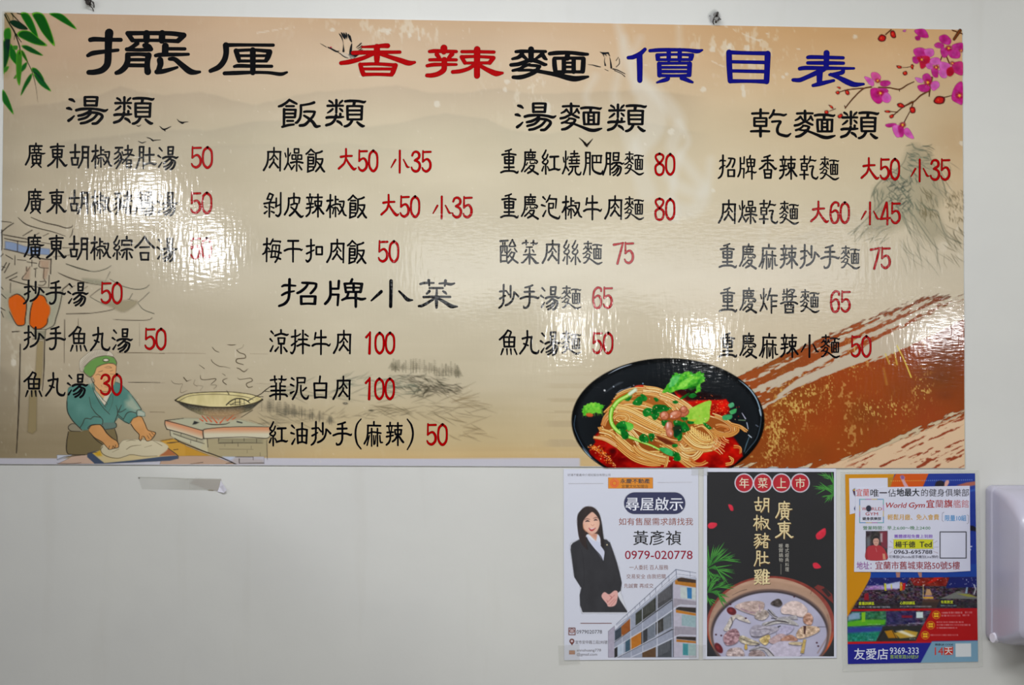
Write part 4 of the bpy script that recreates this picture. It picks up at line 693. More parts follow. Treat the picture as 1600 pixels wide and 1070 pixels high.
for s in ("80 740 5,140 710 8,195 745 8,215 800 8,205 900 8,200 950 7,160 962 8,130 945 6,78 850 6", "240 950 6,245 850 8,262 780 7", "245 960 7,280 987 8,330 985 7,375 950 8,385 905 7", "300 715 6,350 725 7,378 770 6"): H.line(s, (54, 44, 36), .9, .4, ch)
c2 = (0, 300, 4)
for s in ("350 645 3,420 590 4,430 575 3", "415 450 2.5,500 480 4,590 497 4,660 482 4,697 460 3", "370 508 2,440 540 4,530 565 4,640 582 3", "660 560 2,690 500 3", "690 545 3,760 585 4,850 608 4,910 600 4,935 580 3", "565 652 3,620 610 4,640 605 3", "565 655 3,630 690 4,715 708 4", "800 668 3,835 678 3", "812 668 4,830 635 3", "865 690 3,900 660 3,935 625 3", "865 695 3,900 735 4,965 760 4", "715 710 4,705 735 4,560 758 4,415 760 3", "705 795 2,780 800 4,920 800 4,955 785 3", "405 795 2,403 1068 2.5", "490 790 1.5,492 850 1.5", "875 820 1.5,875 960 2", "520 610 3,550 590 3", "440 605 3,470 585 3"):
    H.line(s, (92, 98, 84) if '66' in s or '69' in s else (96, 84, 70), .75, .4, c2)
H.poly("640 690,860 680,780 750,700 720", (170, 158, 128), .6, 2, c2, True); H.poly("520 540,680 560,650 580,560 570", (160, 158, 134), .5, 2, c2, True)
c3 = (0, 500, 4)
H.poly("235 130,275 130,270 300,262 400,235 440,232 690,205 712,175 700,185 480,220 380", (166, 148, 108), .75, 1.6, c3)
for s in ("130 150 6,125 400 8,118 600 7,106 830 5", "282 120 7,278 300 6,268 440 4", "80 72 5,125 70 4", "738 203 2.5,900 205 3.5,1035 208 2.5", "805 388 2.5,1000 391 3", "940 574 2,1035 576 3"): H.line(s, (70, 60, 52) if s[0] != '7' and s[:3] != '940' else (150, 128, 100), .85, .4, c3)
H.poly("210 68,290 66,285 120,215 120", (150, 148, 124), .5, 1, c3)
for s in ("210 60 4,290 58 4", "288 60 4,284 118 5", "205 118 4,285 122 4"): H.line(s, (76, 72, 62), .7, .5, c3)
H.build('street_sketch_print', 'film', BD + 3e-5, banner)

# ---------------- the old cook kneading dough, wok on the stove
C = Print(0, 538, 425, 725, .8); c = (100, 540, 10); k2 = (90, 620, 8); k3 = (250, 520, 8.889); k4 = (250, 640, 8.889)
TL = lambda X, Y: (rgb(86, 132, 122) + (fbm(X, Y, 20, 20, 5)[..., None] - .5) * .10)
# floor / table colours running off the foot
C.poly("0 716.5,110 712,150 716,178 715,236 700,260 690,300 694,350 716,378 724,0 724", (190, 162, 146), .0, .6)
C.poly("0 838,100 790,180 745,370 722,470 832", (200, 170, 150), 1, .6, k2)
C.poly("0 724,190 726,0 790", (196, 200, 212), 1, .6, k2)
C.poly("70 430,190 405,250 430,260 460,700 640,75 640", (196, 146, 56), .95, 1, k4); C.poly("60 640,720 640,900 700,1070 760,0 765,20 700", (190, 160, 138), .95, .8, k4)
C.poly("860 650,1450 650,1450 765,1080 765,960 700", (190, 186, 196), .9, .8, k4); C.poly("880 650,1060 655,980 690", (184, 198, 222), .9, 2, k4); C.poly("1040 660,1200 655,1440 700,1440 760,1080 760,1000 730", (176, 164, 158), .6, 2, k4)
# skirt, sash, body
C.poly("140 430,720 400,760 560,560 640,500 715,300 722,130 712,120 560", (122, 108, 76), 1, .8, k2)
C.poly("150 350,210 335,290 380,330 410,300 430,180 425,140 395", (146, 138, 116), 1, .7, k2, True); C.poly("560 325,720 320,742 350,720 390,600 405", (98, 120, 112), 1, .7, k2, True)
C.poly("430 590,350 610,100 640,65 750,50 900,60 1020,120 1130,200 1230,290 1290,500 1300,600 1200,800 1180,900 1080,1180 1030,1210 990,1080 790,960 660,830 570,560 560", TL, 1, 1.0, c, True)
C.poly("120 60,130 200,200 310,280 380,320 415,380 410,420 360,540 345,590 320,720 320,740 240,850 320,900 335,950 270,1000 240,1100 240,1090 190,1050 170,960 20,900 -30,480 -60,200 -50", TL, 1, .9, k2)
C.poly("900 -20,960 20,1060 170,960 180,860 120,850 60,900 30", (176, 178, 156), .75, 4, k2)
C.poly("1010 170,1060 180,1100 200,1090 240,1000 235", (182, 184, 166), .9, 1.2, k2)
C.poly("400 520,430 490,560 660,700 760,740 700,780 560,700 700,640 760,600 830,470 690", (206, 198, 176), .0, 1, c)
C.poly("330 520,420 500,470 640,440 640", (196, 190, 168), .6, 2.5, c)
# face
C.poly("510 350,600 300,700 275,800 290,825 320,820 420,815 520,790 600,740 680,680 715,620 715,560 690,480 600,470 500,440 480", (214, 162, 112), 1, .8, c)
C.poly("480 600,560 690,640 715,760 700,740 740,620 830,500 700", (210, 158, 108), 1, .8, c)
C.poly("480 690,600 830,660 900,620 910,530 800,480 720", (208, 198, 176), 1, .8, c); C.poly("640 790,740 730,640 940,600 870", (206, 196, 176), 1, .8, c)
# hair and headband
C.poly("260 390,250 250,300 180,420 90,560 60,680 80,750 110,770 170,600 165,480 220,350 310,320 400", (198, 188, 168), 1, .8, c, True)
for i in range(26):
    t = i / 25; a = math.pi * (1.03 - .62 * t); x1, y1 = 590 + 340 * math.cos(a), 370 - 310 * math.sin(a); x0, y0 = 600 + 265 * math.cos(a + .1), 380 - 215 * math.sin(a + .1)
    C.line(np.array([[100 + x1 / 10, 540 + y1 / 10, .5], [100 + (x0 + x1) / 20 + .8, 540 + (y0 + y1) / 20, .7], [100 + x0 / 10, 540 + y0 / 10, .4]]), (96, 84, 74), .75, .4)
C.poly("330 330,420 240,520 180,660 155,780 185,820 250,825 300,780 270,690 270,590 300,520 330,490 420,420 490,330 420,310 390", (104, 146, 76), 1, .8, c)
C.ell(166.2, 562.6, 5.2, 2.8, (60, 56, 40), 1, .5); C.ell(166.2, 562.4, 4, 1.8, (214, 206, 186), 1, .5)
for s in ("325 330 7,420 235 8,520 180 8,660 155 7,780 180 6,830 260 7,822 310 6", "315 380 6,330 430 7,410 492 8,470 450 7,500 380 6,530 330 5,640 285 6,760 275 6,820 310 5", "430 500 7,470 590 8,560 690 8,630 715 6,690 712 5", "450 510 5,485 540 5,480 570 5,450 560 4", "545 410 5,600 395 7,610 385 3", "730 395 5,770 385 5", "500 460 4,540 445 6,580 465 5", "640 340 4,700 320 5,750 345 5,660 350 4", "730 440 5,790 445 5", "640 520 4,625 560 5", "590 620 5,600 640 4", "640 640 4,690 645 5", "825 300 5,820 400 5,812 520 4,790 600 4"): C.line(s, (70, 56, 46), .8, .35, c, wk=1.25)
for s in ("440 600 5,470 700 7,540 850 9,620 970 8,720 1070 8", "470 560 4,490 700 5,600 880 5,660 960 6", "600 830 6,680 900 6,660 930 5", "740 750 6,690 860 7,630 950 6", "770 780 4,760 900 4,700 1040 4", "400 800 5,420 900 7,435 960 7", "820 930 5,840 990 7", "910 920 5,880 980 6,850 1010 5", "70 770 5,50 900 8,65 1030 7", "940 650 4,1030 720 5", "1070 790 6,1150 890 8,1215 990 8", "830 570 4,900 600 3"): C.line(s, (60, 54, 48), .85, .35, c, wk=1.25)
for s in ("125 60 8,130 180 9,190 290 9,280 385 9,310 415 7", "430 130 6,480 200 8,540 250 8", "540 250 6,570 290 8,565 345 7", "420 275 6,460 245 8,540 255 6", "420 275 7,350 270 8,320 330 8,285 385 7", "400 410 9,385 385 8,430 350 9,530 345 8,570 375 8", "750 150 6,755 210 8,720 310 9", "750 190 6,800 185 8,860 150 6", "800 105 4,770 180 9", "755 215 6,830 280 7", "830 275 7,870 205 9,920 185 8,985 200 7", "750 230 5,820 290 6,900 335 7", "915 320 8,950 270 9,1020 242 8,1060 250 7", "1000 240 7,990 195 7,1005 165 7,1050 160 7", "400 420 8,470 520 9,560 590 8,610 620 7", "570 370 8,620 450 9,680 515 7",
          "145 400 6,140 370 7,180 335 6,215 335 5", "140 400 6,180 425 7,290 430 6", "720 320 5,742 350 7,725 385 6,610 405 6", "720 400 6,745 480 8,752 550 7", "140 440 8,120 560 9,122 690 8,190 720 6,350 722 5", "575 590 5,610 620 5"): C.line(s, (56, 48, 42), .85, .35, k2, wk=1.25)
# board and dough
C.poly("380 700,520 665,560 690,1340 730,1390 640,1505 720,1510 770,1410 795,600 832,470 832,375 750", (70, 82, 104), 1, .8, k2)
C.poly("440 700,560 660,1260 720,1350 690,1390 640,1500 730,1300 745,950 790,590 825,520 770", (206, 186, 140), 1, .8, k2); C.poly("1300 700,1390 640,1500 728,1280 738", (168, 104, 66), 1, 1, k2); C.poly("450 705,540 665,560 735,500 740", (206, 160, 40), .9, 1.5, k2)
C.poly("1290 545,1440 520,1500 560,1600 600,1600 735,1510 730,1390 640", (198, 150, 64), .95, 1.2, k2)
C.poly("570 600,640 580,760 600,830 540,1000 530,1150 540,1300 560,1390 620,1340 690,1240 735,1080 745,930 720,850 750,750 762,640 745,560 700,545 650", (202, 190, 160), 1, 1.0, k2, True)
for s in ("570 620 6,545 660 7,570 710 8,650 750 7,760 765 6,850 740 6,930 720 6,1080 740 5,1250 735 4", "865 655 5,930 615 6,1050 600 3", "860 555 3,920 540 5,980 545 3", "1090 630 3,1180 605 4", "1200 545 3,1310 610 5", "690 690 3,770 650 4"): C.line(s, (84, 72, 52), .8, .4, k2, wk=1.25)
for s in ("0 780 4,100 745 6,200 735 5,370 718 4", "380 705 7,460 692 7,500 695 4", "1385 640 7,1505 730 8,1510 770 6", "1305 545 4,1440 525 5", "1370 575 5,1430 570 12,1520 560 5", "1450 660 4,1510 655 6", "0 828 4,180 832 5,300 820 4"): C.line(s, (70, 58, 52), .85, .4, k2, wk=1.25)
# forearms and fists
SK = lambda X, Y: rgb(204, 148, 92) + (fbm(X, Y, 12, 12, 9)[..., None] - .5) * .05
C.poly("390 400,430 355,530 345,570 380,610 450,680 515,740 550,770 590,765 630,700 645,650 655,610 620,560 560,460 500,410 450", SK, 1, .7, k2); C.poly("920 320,950 270,1020 242,1060 255,1100 340,1135 410,1220 440,1228 465,1190 500,1170 545,1120 550,1085 490,1045 545,1025 520,1025 470,960 400", SK, 1, .7, k2)
for s in ("395 400 7,430 355 9,530 345 8,570 380 8,620 450 8,690 515 8,745 550 7,770 600 8,760 632 7,700 645 6,650 655 6,610 615 6,560 560 7,470 510 8,405 440 7", "640 655 5,655 610 5", "690 640 6,700 610 6,720 640 6,730 600 6", "920 340 7,970 410 8,1025 470 7,1022 520 8,1045 545 9,1060 490 5,1090 500 5,1120 550 7,1180 530 6,1225 465 7,1220 440 6,1135 415 6,1100 340 7,1065 260 6", "1125 480 4,1150 520 5", "1150 455 4,1180 500 5", "1175 440 4,1205 470 5"): C.line(s, (62, 48, 38), .9, .35, k2, wk=1.25)
# stove
C.poly("80 150,340 115,1100 130,1520 235,600 275,550 290", (190, 188, 160), .8, 1.5, k4)
BR = lambda a, b: (lambda X, Y: rgb(206, 146, 108) * (1 - np.clip((Y - a(X)) / b, 0, 1))[..., None] + rgb(204, 196, 170) * np.clip((Y - a(X)) / b, 0, 1)[..., None])
C.poly("78 150,130 150,600 290,605 400,580 408,330 330,130 275,95 265,75 200", BR(lambda X: 640 + (150 + (X - 259) * 8.889 * .30) / 8.889 + 2, 10), 1, .8, k4)
C.poly("605 280,680 262,900 240,1525 240,1525 380,1480 395,620 400", BR(lambda X: 640 + 30 + 0 * X, 8), 1, .8, k4)
C.poly("140 285,600 400,660 410,670 600,400 470,210 400,150 360", (196, 190, 162), .9, 1, k4); C.poly("180 310,620 410,600 470,190 340", (160, 154, 128), .7, 1.2, k4)
C.poly("640 405,1500 395,1495 648,800 648,560 540", (192, 180, 142), .6, 1.5, k4); C.poly("820 400,1430 400,1430 460,820 465", (146, 138, 110), .75, 2, k4)
for s in ("80 148 8,330 118 5", "80 148 11,300 205 9,600 290 9", "75 150 9,75 210 9,100 268 9", "100 268 9,330 330 9,560 405 9,600 402 8", "610 400 11,600 320 11,615 275 10,680 262 9,900 242 8,1220 234 8,1520 238 6", "610 400 9,900 385 8,1200 378 8,1470 395 8,1530 370 6", "210 395 10,300 450 11,600 570 11,800 640 11,1000 725 10,1075 762 9", "145 285 6,152 360 6", "190 330 6,400 405 7,620 470 6", "300 330 5,295 360 5", "515 400 5,512 435 5", "430 430 5,430 465 5", "660 410 8,670 520 6", "820 400 6,815 440 7", "815 462 7,1100 458 6,1430 462 4", "1008 425 6,1008 465 6", "1172 395 5,1172 435 5", "1345 405 5,1345 455 5", "1088 465 4,1088 508 5", "905 475 3,905 510 3", "830 545 3,1300 548 3", "1270 500 3,1272 540 3", "1395 590 3,1395 640 4", "1215 560 3,1215 600 3", "1485 420 4,1492 640 5,1495 690 4", "1050 655 6,1300 655 6", "1298 655 5,1298 695 5", "1105 680 10,1105 742 8", "1110 742 6,1445 738 8", "640 190 9,750 205 12,900 200 10,970 178 7", "920 745 5,1000 735 9,1060 760 7", "430 750 4,600 730 6", "195 555 5,255 545 5", "1240 140 3,1450 215 3", "1130 105 5,1290 5 6"): C.line(s, (60, 52, 46), .85, .4, k4, wk=1.25)
C.poly("455 205,480 155,550 175,500 200", (50, 50, 50), 1, .8, k4); C.poly("1070 155,1150 175,1145 188,1070 172", (50, 50, 50), 1, .8, k4)
for s in ("550 125 5,600 155 14", "585 80 6,655 160 14", "655 95 6,720 165 14", "725 100 6,795 180 16", "910 105 6,840 182 16", "1030 65 6,940 150 14", "1055 105 6,1010 135 10", "795 120 5,820 140 8", "930 130 5,920 145 8"): C.line(s, (206, 70, 36), .9, .5, k4, wk=1.25)
# wok
C.poly("215 935,300 1000,420 1070,560 1130,700 1150,900 1150,1050 1130,1250 1080,1430 930,1300 985,1000 1030,700 1025,380 980", lambda X, Y: rgb(66, 64, 56) + np.clip((Y - 634) / 18, 0, 1)[..., None] * rgb(110, 96, 60) + (vnoise(X, Y, 1.6, 1.6, 3)[..., None] - .5) * .12, 1, 1.2, k3)
C.poly("600 1070,1150 1050,1100 1160,950 1210,700 1210", (180, 140, 104), .5, 5, k3)
C.poly("225 935,300 880,420 840,700 820,1000 820,1250 850,1390 890,1425 925,1300 985,1000 1030,700 1025,380 980", lambda X, Y: rgb(204, 190, 138) + (fbm(X, Y, 10, 20, 15)[..., None] - .5) * .16 + np.clip((Y - 622) / 12, 0, 1)[..., None] * .03, 1, .8, k3)
for s in ("215 935 14,300 880 7,420 840 6,700 820 7,1000 820 6,1250 850 6,1390 890 8", "270 945 6,400 880 5,600 855 5,900 855 5,1200 890 6,1300 930 4", "220 940 12,380 985 11,560 1020 12,800 1035 13,1000 1028 12,1200 1000 11,1340 965 13,1425 925 20", "930 800 4,960 850 10", "1380 885 4,1435 885 7"): C.line(s, (60, 52, 40), .9, .4, k3, wk=1.25)
for s in ("925 1000 13,980 950 13,1050 915 12,1130 912 12,1200 935 12,1250 970 9", "985 1000 8,1050 965 7,1130 960 6", "1050 920 8,1050 1000 7", "1110 915 8,1112 1000 7", "1170 920 6,1175 990 5", "960 985 5,1060 995 5,1200 975 4", "1225 945 12,1300 900 8,1400 850 7,1460 800 8,1530 748 7", "1460 810 6,1530 815 5", "1530 750 5,1600 735 5"): C.line(s, (44, 40, 36), .95, .35, k3, wk=1.25)
# steam
for s in ("870 80 4,885 120 7,950 160 9,1030 165 9,1110 130 6", "880 80 3,960 60 3,990 10 2", "730 200 5,770 245 7,825 270 4", "1070 240 7,1110 275 8,1180 300 8,1190 345 8,1130 355 8,1070 365 9,1070 410 9,1160 440 6", "1075 235 3,1150 200 3,1165 150 2", "715 370 5,740 410 6,820 460 6,900 470 4,980 490 3", "550 445 4,620 495 6", "1070 487 5,1110 500 8,1170 538 8,1230 495 3", "565 590 4,575 640 7,640 650 6,760 635 7,780 650 6,720 705 6", "870 565 4,910 590 5", "940 630 4,885 650 7,880 680 8,925 715 8", "1080 620 3,1110 645 5,1200 635 5,1265 630 7,1285 665 7,1205 705 8,1230 755 8,1290 745 5", "335 620 9,375 670 10", "375 670 5,440 650 3", "160 660 3,200 700 4,270 710 4,320 710 3,290 780 3,300 830 4,380 800 3", "490 650 3,475 710 4,520 740 4", "520 730 3,600 740 3,560 800 3", "700 720 3,790 730 4,750 780 3"):
    C.line(s, (100, 84, 64), .9, .45, k3, wk=1.25)
for s in ("0 280 3,300 282 4,640 286 3", "1255 290 3,1500 292 3", "0 690 3,70 692 2", "1335 703 2.5,1550 705 3"): C.line(s, (150, 118, 92), .7, .4, k3, wk=1.25)
C.build('cook_print', 'film', BD + 6e-5, banner)
# ---------------- noodle bowl
N_ = Print(890, 557, 1197, 730.3, .7); X, Y = N_.X, N_.Y
n1, n2, n3, n4 = (880, 550, 10), (1030, 550, 9.412), (890, 640, 10), (1030, 640, 9.412)
k0 = (860, 540, 4.444)
N_.ell(1043.5, 657, 150.5, 97.5, (10, 12, 14), 1, .8)
N_.clip = N_.a.copy()
N_.ell(1043.5, 657.5, 143, 91.5, lambda X, Y: rgb(26, 30, 34) + 0 * X[..., None], 1, 2.5)
N_.ell(1043.5, 668, 118, 74, (16, 18, 20), .6, 14)
def W_(s, c, col=(196, 208, 226), a=.9, f=.6): N_.line(s, col, a, f, c)
W_("700 345 4,850 265 14,1000 210 12,1080 190 3", n1); W_("820 655 6,900 595 12,960 580 8,1055 545 10", n1, a=.75); W_("640 640 3,780 540 18,870 490 26,930 470 6", n1, a=.25, f=1.5)
W_("645 597 30,646 598 30", n1, (230, 232, 236)); W_("785 538 20,786 539 20", n1); W_("1100 520 18,1101 520 18", n1, (170, 150, 160)); W_("1243 490 20,1245 491 20", n1, (150, 190, 220))
W_("1165 410 4,1280 500 16,1370 600 20,1440 720 18,1490 880 18,1495 940 8", n2, (158, 186, 206)); W_("1490 0 16,1495 120 10,1480 250 12,1430 420 12,1340 540 12,1260 640 8", n4, (78, 96, 112), .8)
W_("1470 0 14,1490 80 14", n4, (190, 210, 226)); W_("90 90 8,70 250 8,120 400 8,200 560 10,270 650 16,340 750 14,440 830 5", n3, (90, 120, 150), .8, .8); W_("200 590 4,260 670 14,330 745 10", n3, (180, 206, 226))
W_("1215 50 10,1265 130 18", n4, (196, 196, 220)); W_("1285 190 14,1305 280 12", n4, (190, 200, 220)); W_("1310 370 14,1350 405 16", n4, (210, 220, 236)); W_("1320 400 10,1275 520 14,1245 620 6", n4, (96, 130, 150), .8); W_("1420 225 16,1450 245 14", n4, (120, 130, 150), .7)
W_("1165 150 12,1260 155 14", n4, (120, 150, 110), .9)
# chilli broth
def RED(X, Y): return rgb(150, 10, 6) + (fbm(X, Y, 16, 12, 4, 3)[..., None] - .42) * np.array([.62, .12, .04])
N_.poly("1110 540,1240 515,1340 560,1420 660,1330 690,1180 640", lambda X, Y: rgb(206, 40, 16) + (fbm(X, Y, 8, 5, 6)[..., None] - .5) * .4, 1, 1, n1, True)
N_.poly("530 130,700 60,900 300,700 560,500 640,440 560,380 430,480 300", RED, 1, 1.5, n3, True)
N_.poly("300 640,420 480,700 520,1100 640,1600 700,1600 960,700 960,560 880,400 760,330 700", RED, 1, 1.2, n3)
N_.poly("0 700,700 560,860 400,1080 380,1200 560,1225 680,1100 800,980 850,900 960,0 960", RED, 1, 1.5, n4)
N_.poly("200 560,380 560,460 690,560 700,820 700,980 690,1040 770,1030 860,960 960,700 960,300 700", lambda X, Y: rgb(176, 16, 8) + (fbm(X, Y, 14, 9, 8, 3)[..., None] - .45) * np.array([.7, .1, .04]), 1, 1.2, n2)
N_.poly("220 560,420 480,560 560,700 600,900 640,940 690,780 690,600 700,400 720", (30, 10, 12), .85, 2.5, n2)
for s in ("380 600 10,460 560 24,560 560 26,560 480 24,470 470 14", "560 640 10,640 570 26,730 600 24,740 680 16,690 740 10", "760 560 8,860 640 24,900 720 20,820 740 16"): N_.line(s, (176, 30, 24), .7, 1.2, n3)
N_.ell(957, 704.5, 5, 4, (60, 4, 8), .8, 2); N_.ell(985, 717, 10, 4, (120, 4, 6), .6, 2)
rr = random.Random(11)
for i in range(240):
    t = rr.random(); x = 922 + 36 * t + rr.gauss(0, 3.2); y = 697 + 30 * t + rr.gauss(0, 2.0) - 6 * math.sin(t * 3.1)
    N_.ell(x, y, rr.uniform(.5, 1.1), rr.uniform(.5, 1.0), rr.choice([(226, 118, 24), (240, 150, 60), (190, 70, 16), (250, 190, 120), (90, 24, 8)]), .95, .5)
for i in range(90):
    x = 1110 + rr.gauss(6, 14); y = 636 + rr.gauss(0, 6) + (x - 1110) * .15; N_.ell(x, y, rr.uniform(.4, 1.2), .7, rr.choice([(236, 90, 30), (250, 150, 80), (226, 40, 20)]), .8, .5)
# noodles: bundles of strands that run side by side
def bundle(s, crop, n, spread, w=2.3, seed=0, dark=(150, 74, 22), tone=(0, 0, 0), a=1.0):
    p = pts(s, crop); r = random.Random(seed); q = smooth(p, 6); t = np.gradient(q[:, :2], axis=0); t /= np.hypot(t[:, 0], t[:, 1])[:, None] + 1e-9
    nx = np.stack([-t[:, 1], t[:, 0]], 1); order = list(range(n)); r.shuffle(order)
    for i in order:
        o = (i - (n - 1) / 2) / max(n - 1, 1) * spread; ph = r.uniform(0, 6); am = r.uniform(.2, .9)
        u = np.linspace(0, 1, len(q)); off = o * (p[0, 2] * (1 - u) + p[-1, 2] * u if p[0, 2] > .5 else 1 + 0 * u) + am * np.sin(u * 4 + ph)
        z = np.column_stack([q[:, :2] + nx * off[:, None], np.full(len(q), w)])
        i0 = int(r.uniform(0, .12) * len(z)); i1 = len(z) - int(r.uniform(0, .12) * len(z)); z = z[i0:i1]
        c = r.choice([(236, 196, 116), (240, 206, 132), (226, 172, 90), (246, 216, 150), (218, 156, 78)])
        c = tuple(min(255, max(0, c[k] + tone[k])) for k in range(3))
        N_.line(z, dark, a * .9, .5, sm=False, wk=1.25); N_.line(z, c, a, .45, sm=False, wk=.78)
        zz = z.copy(); zz[:, 1] -= .35; zz[:, 2] = w * .28; N_.line(zz, tuple(min(255, v + 22) for v in c), a * .7, .4, sm=False)
N_.poly("440 440,480 330,560 180,660 40,800 -60,1200 -40,1500 100,1600 600,1400 780,1100 740,800 560,560 460", (150, 76, 28), 1, 1.5, n3, True)
N_.poly("-60 -60,300 -80,700 60,1080 200,1110 330,840 480,600 640,400 700,0 600", (158, 84, 32), 1, 1.5, n4, True)
N_.poly("900 620,1180 560,1340 620,1600 760,1600 1000,700 1000,780 760", (168, 96, 38), 1, 1.5, n1, True)
N_.poly("-20 580,120 600,400 720,560 860,520 960,-20 960", (170, 100, 40), 1, 1.2, n2)
bundle("800 740 10,1000 640 10,1200 600 10,1400 640 10,1700 800 10", n1, 7, 9, 2.0, 1, tone=(-14, -20, -20)); bundle("780 800 10,950 700 10,1130 640 10", n1, 6, 8, 2.0, 2, (120, 50, 20), (-20, -50, -50))
bundle("680 980 10,800 880 10,1000 820 10,1300 860 10,1600 1000 10", n1, 8, 12, 2.2, 3)
bundle("720 60 10,1000 190 10,1300 330 10,1620 420 10", n3, 9, 17, 2.3, 4); bundle("700 -20 10,900 20 10,1200 170 10,1500 320 10", n3, 8, 15, 2.3, 5, tone=(6, 8, 6))
bundle("1250 600 10,1500 640 10,1700 780 10,1850 960 10", n1, 9, 13, 2.2, 6, tone=(10, 14, 20)); bundle("0 620 10,200 700 10,420 840 10,520 960 10", n2, 7, 12, 2.2, 7, tone=(8, 12, 20))
bundle("520 240 10,560 140 10,640 60 10", n3, 6, 7, 1.8, 8, tone=(-6, -20, -10)); bundle("480 260 10,520 320 10,620 350 10,700 330 10", n3, 6, 6, 1.9, 9)
bundle("440 360 10,600 400 10,760 520 10,900 640 10,1050 740 10,1250 800 10,1440 800 10", n3, 8, 13, 2.2, 10); bundle("380 430 8,560 470 8,740 560 8", n3, 3, 4, 2.0, 11, tone=(-6, -20, -10))
bundle("700 380 10,850 520 10,1000 640 10,1200 700 10,1500 700 10", n3, 6, 9, 2.2, 12, tone=(4, 4, 4)); bundle("1000 560 10,1100 660 10,1300 740 10,1560 800 10", n3, 7, 12, 2.2, 13)
bundle("940 320 10,1010 400 10,1090 520 10", n3, 5, 8, 2.0, 14, tone=(8, 14, 20)); bundle("840 190 10,900 140 10,860 90 10,740 90 10,680 150 10", n3, 4, 6, 1.8, 15)
bundle("-40 400 10,150 480 10,320 500 10,400 430 10", n4, 6, 10, 2.2, 16, tone=(-10, -20, -10)); bundle("0 480 10,160 580 10,300 680 10,420 780 10,540 850 10", n4, 7, 11, 2.2, 17)
bundle("280 520 10,360 600 10,460 590 10,600 580 10,760 560 10", n4, 7, 9, 2.1, 18, tone=(4, 8, 10)); bundle("270 620 10,400 700 10,520 700 10,620 600 10,640 560 10", n4, 5, 6, 2.2, 19, tone=(6, 10, 14))
bundle("520 240 10,640 220 10,760 320 10,820 420 10,790 480 10", n4, 5, 6, 2.2, 20); bundle("360 330 10,440 420 10,540 500 10,680 530 10,800 500 10,825 440 10", n4, 10, 16, 2.3, 21, tone=(10, 14, 12)); bundle("440 280 10,540 380 10,650 450 10,750 440 10", n4, 6, 10, 2.2, 22, tone=(14, 22, 20))
for i in range(9): N_.line(np.array([[1080 + i * 3.4, 667 + i * 1.6, 1.6], [1077 + i * 3.6 + 3, 677 + i * 1.3, 1.8]]), (240, 210, 130), .9, .5, sm=False)
bundle("760 70 8,880 110 8,1000 180 8,1080 260 8,1060 340 8,960 360 8,840 330 8,780 290 8", n4, 5, 6, 2.1, 23, tone=(0, -6, 0)); bundle("800 250 8,900 230 8,1000 260 8,1030 300 8,960 320 8", n4, 3, 5, 1.9, 24, (120, 40, 10), (-10, -30, -20)); bundle("780 300 8,900 370 8,1050 370 8,1150 310 8,1130 240 8,1050 210 8", n4, 4, 5, 2.1, 25); bundle("1050 210 8,1180 240 8,1280 320 8", n4, 3, 4, 1.8, 26, tone=(-10, -30, -30))
bundle("820 410 8,880 480 8,960 520 8", n4, 3, 8, 1.6, 27, tone=(10, -20, 0)); bundle("780 540 8,860 580 8,930 640 8", n4, 3, 9, 1.6, 28, tone=(10, -20, 0)); bundle("930 400 8,960 450 8,1020 470 8", n4, 2, 4, 1.8, 29, tone=(10, -30, -10)); bundle("1080 540 6,1180 560 6,1195 640 6", n4, 2, 4, 1.8, 30, tone=(0, -40, -30)); bundle("980 800 8,1060 790 8,1080 730 8,1020 700 8", n4, 2, 3, 1.8, 31, tone=(0, -20, -20)); bundle("90 840 10,110 760 10,120 690 10", n4, 2, 2, 2.2, 32)
bundle("440 720 8,520 790 8,620 800 8,700 760 8", n4, 3, 5, 1.8, 33, tone=(0, -30, -20))
N_.poly("1340 400,1500 450,1640 520,1700 560,1500 540,1380 460", (80, 14, 8), .75, 1.2, n3)
# greens
def GR(a, b, k=5): return lambda X, Y: rgb(*a) * (1 - fbm(X, Y, k, k, 7, 2)[..., None]) + rgb(*b) * fbm(X, Y, k, k, 7, 2)[..., None]
def let(s, crop, a, b, f=.7): N_.poly(s, GR(a, b), 1, f, crop, True)
def frill(s, crop, a, b, amp, seed):
    p = smooth(np.vstack([pts(s, crop), pts(s, crop)[:1]]), 6, True)[:-1, :2]; r = random.Random(seed); m = p.mean(0); ph = 0; o = []
    for q in p: ph += r.uniform(.8, 2.2); d = q - m; o.append(m + d * (1 + amp * math.sin(ph) + r.uniform(-.5, .5) * amp))
    N_.poly(np.array(o), GR(a, b, 4), 1, .6)
frill("55 580,150 440,190 350,240 300,300 320,410 280,460 290,520 320,580 280,640 310,670 390,650 440,600 470,610 560,530 600,540 500,400 540,250 560,200 590", n2, (20, 140, 24), (150, 226, 70), .05, 4)
N_.poly("260 530,330 440,420 380,520 350,440 450,330 540", GR((110, 210, 50), (180, 240, 110), 3), .8, 1, n2, True); N_.poly("180 380,300 340,250 460,140 520", GR((60, 170, 90), (130, 220, 130), 4), .8, 1, n2, True); N_.poly("420 520,560 440,600 380,560 500,470 560", (14, 110, 20), .7, 1.2, n2, True)
frill("300 890,340 830,430 790,520 790,600 820,640 840,600 900,590 960,500 950,330 990", n1, (40, 160, 30), (160, 226, 80), .07, 6)
for i in range(14): x = 912 + i * 2.2; N_.line(np.array([[x, 640, 1.2], [x + rr.uniform(-2, 2), 648 + rr.uniform(0, 4), .4]]), (120, 190, 50), .8, .5, sm=False)
N_.poly("360 960,420 950,470 980,440 1010,370 1000", (214, 90, 50), .9, 1, n1, True)
let("400 20,740 -140,745 0,720 160,560 215,420 150", n4, (130, 196, 50), (186, 220, 90)); N_.poly("420 150,540 140,500 165", (236, 170, 50), .8, 1, n4)
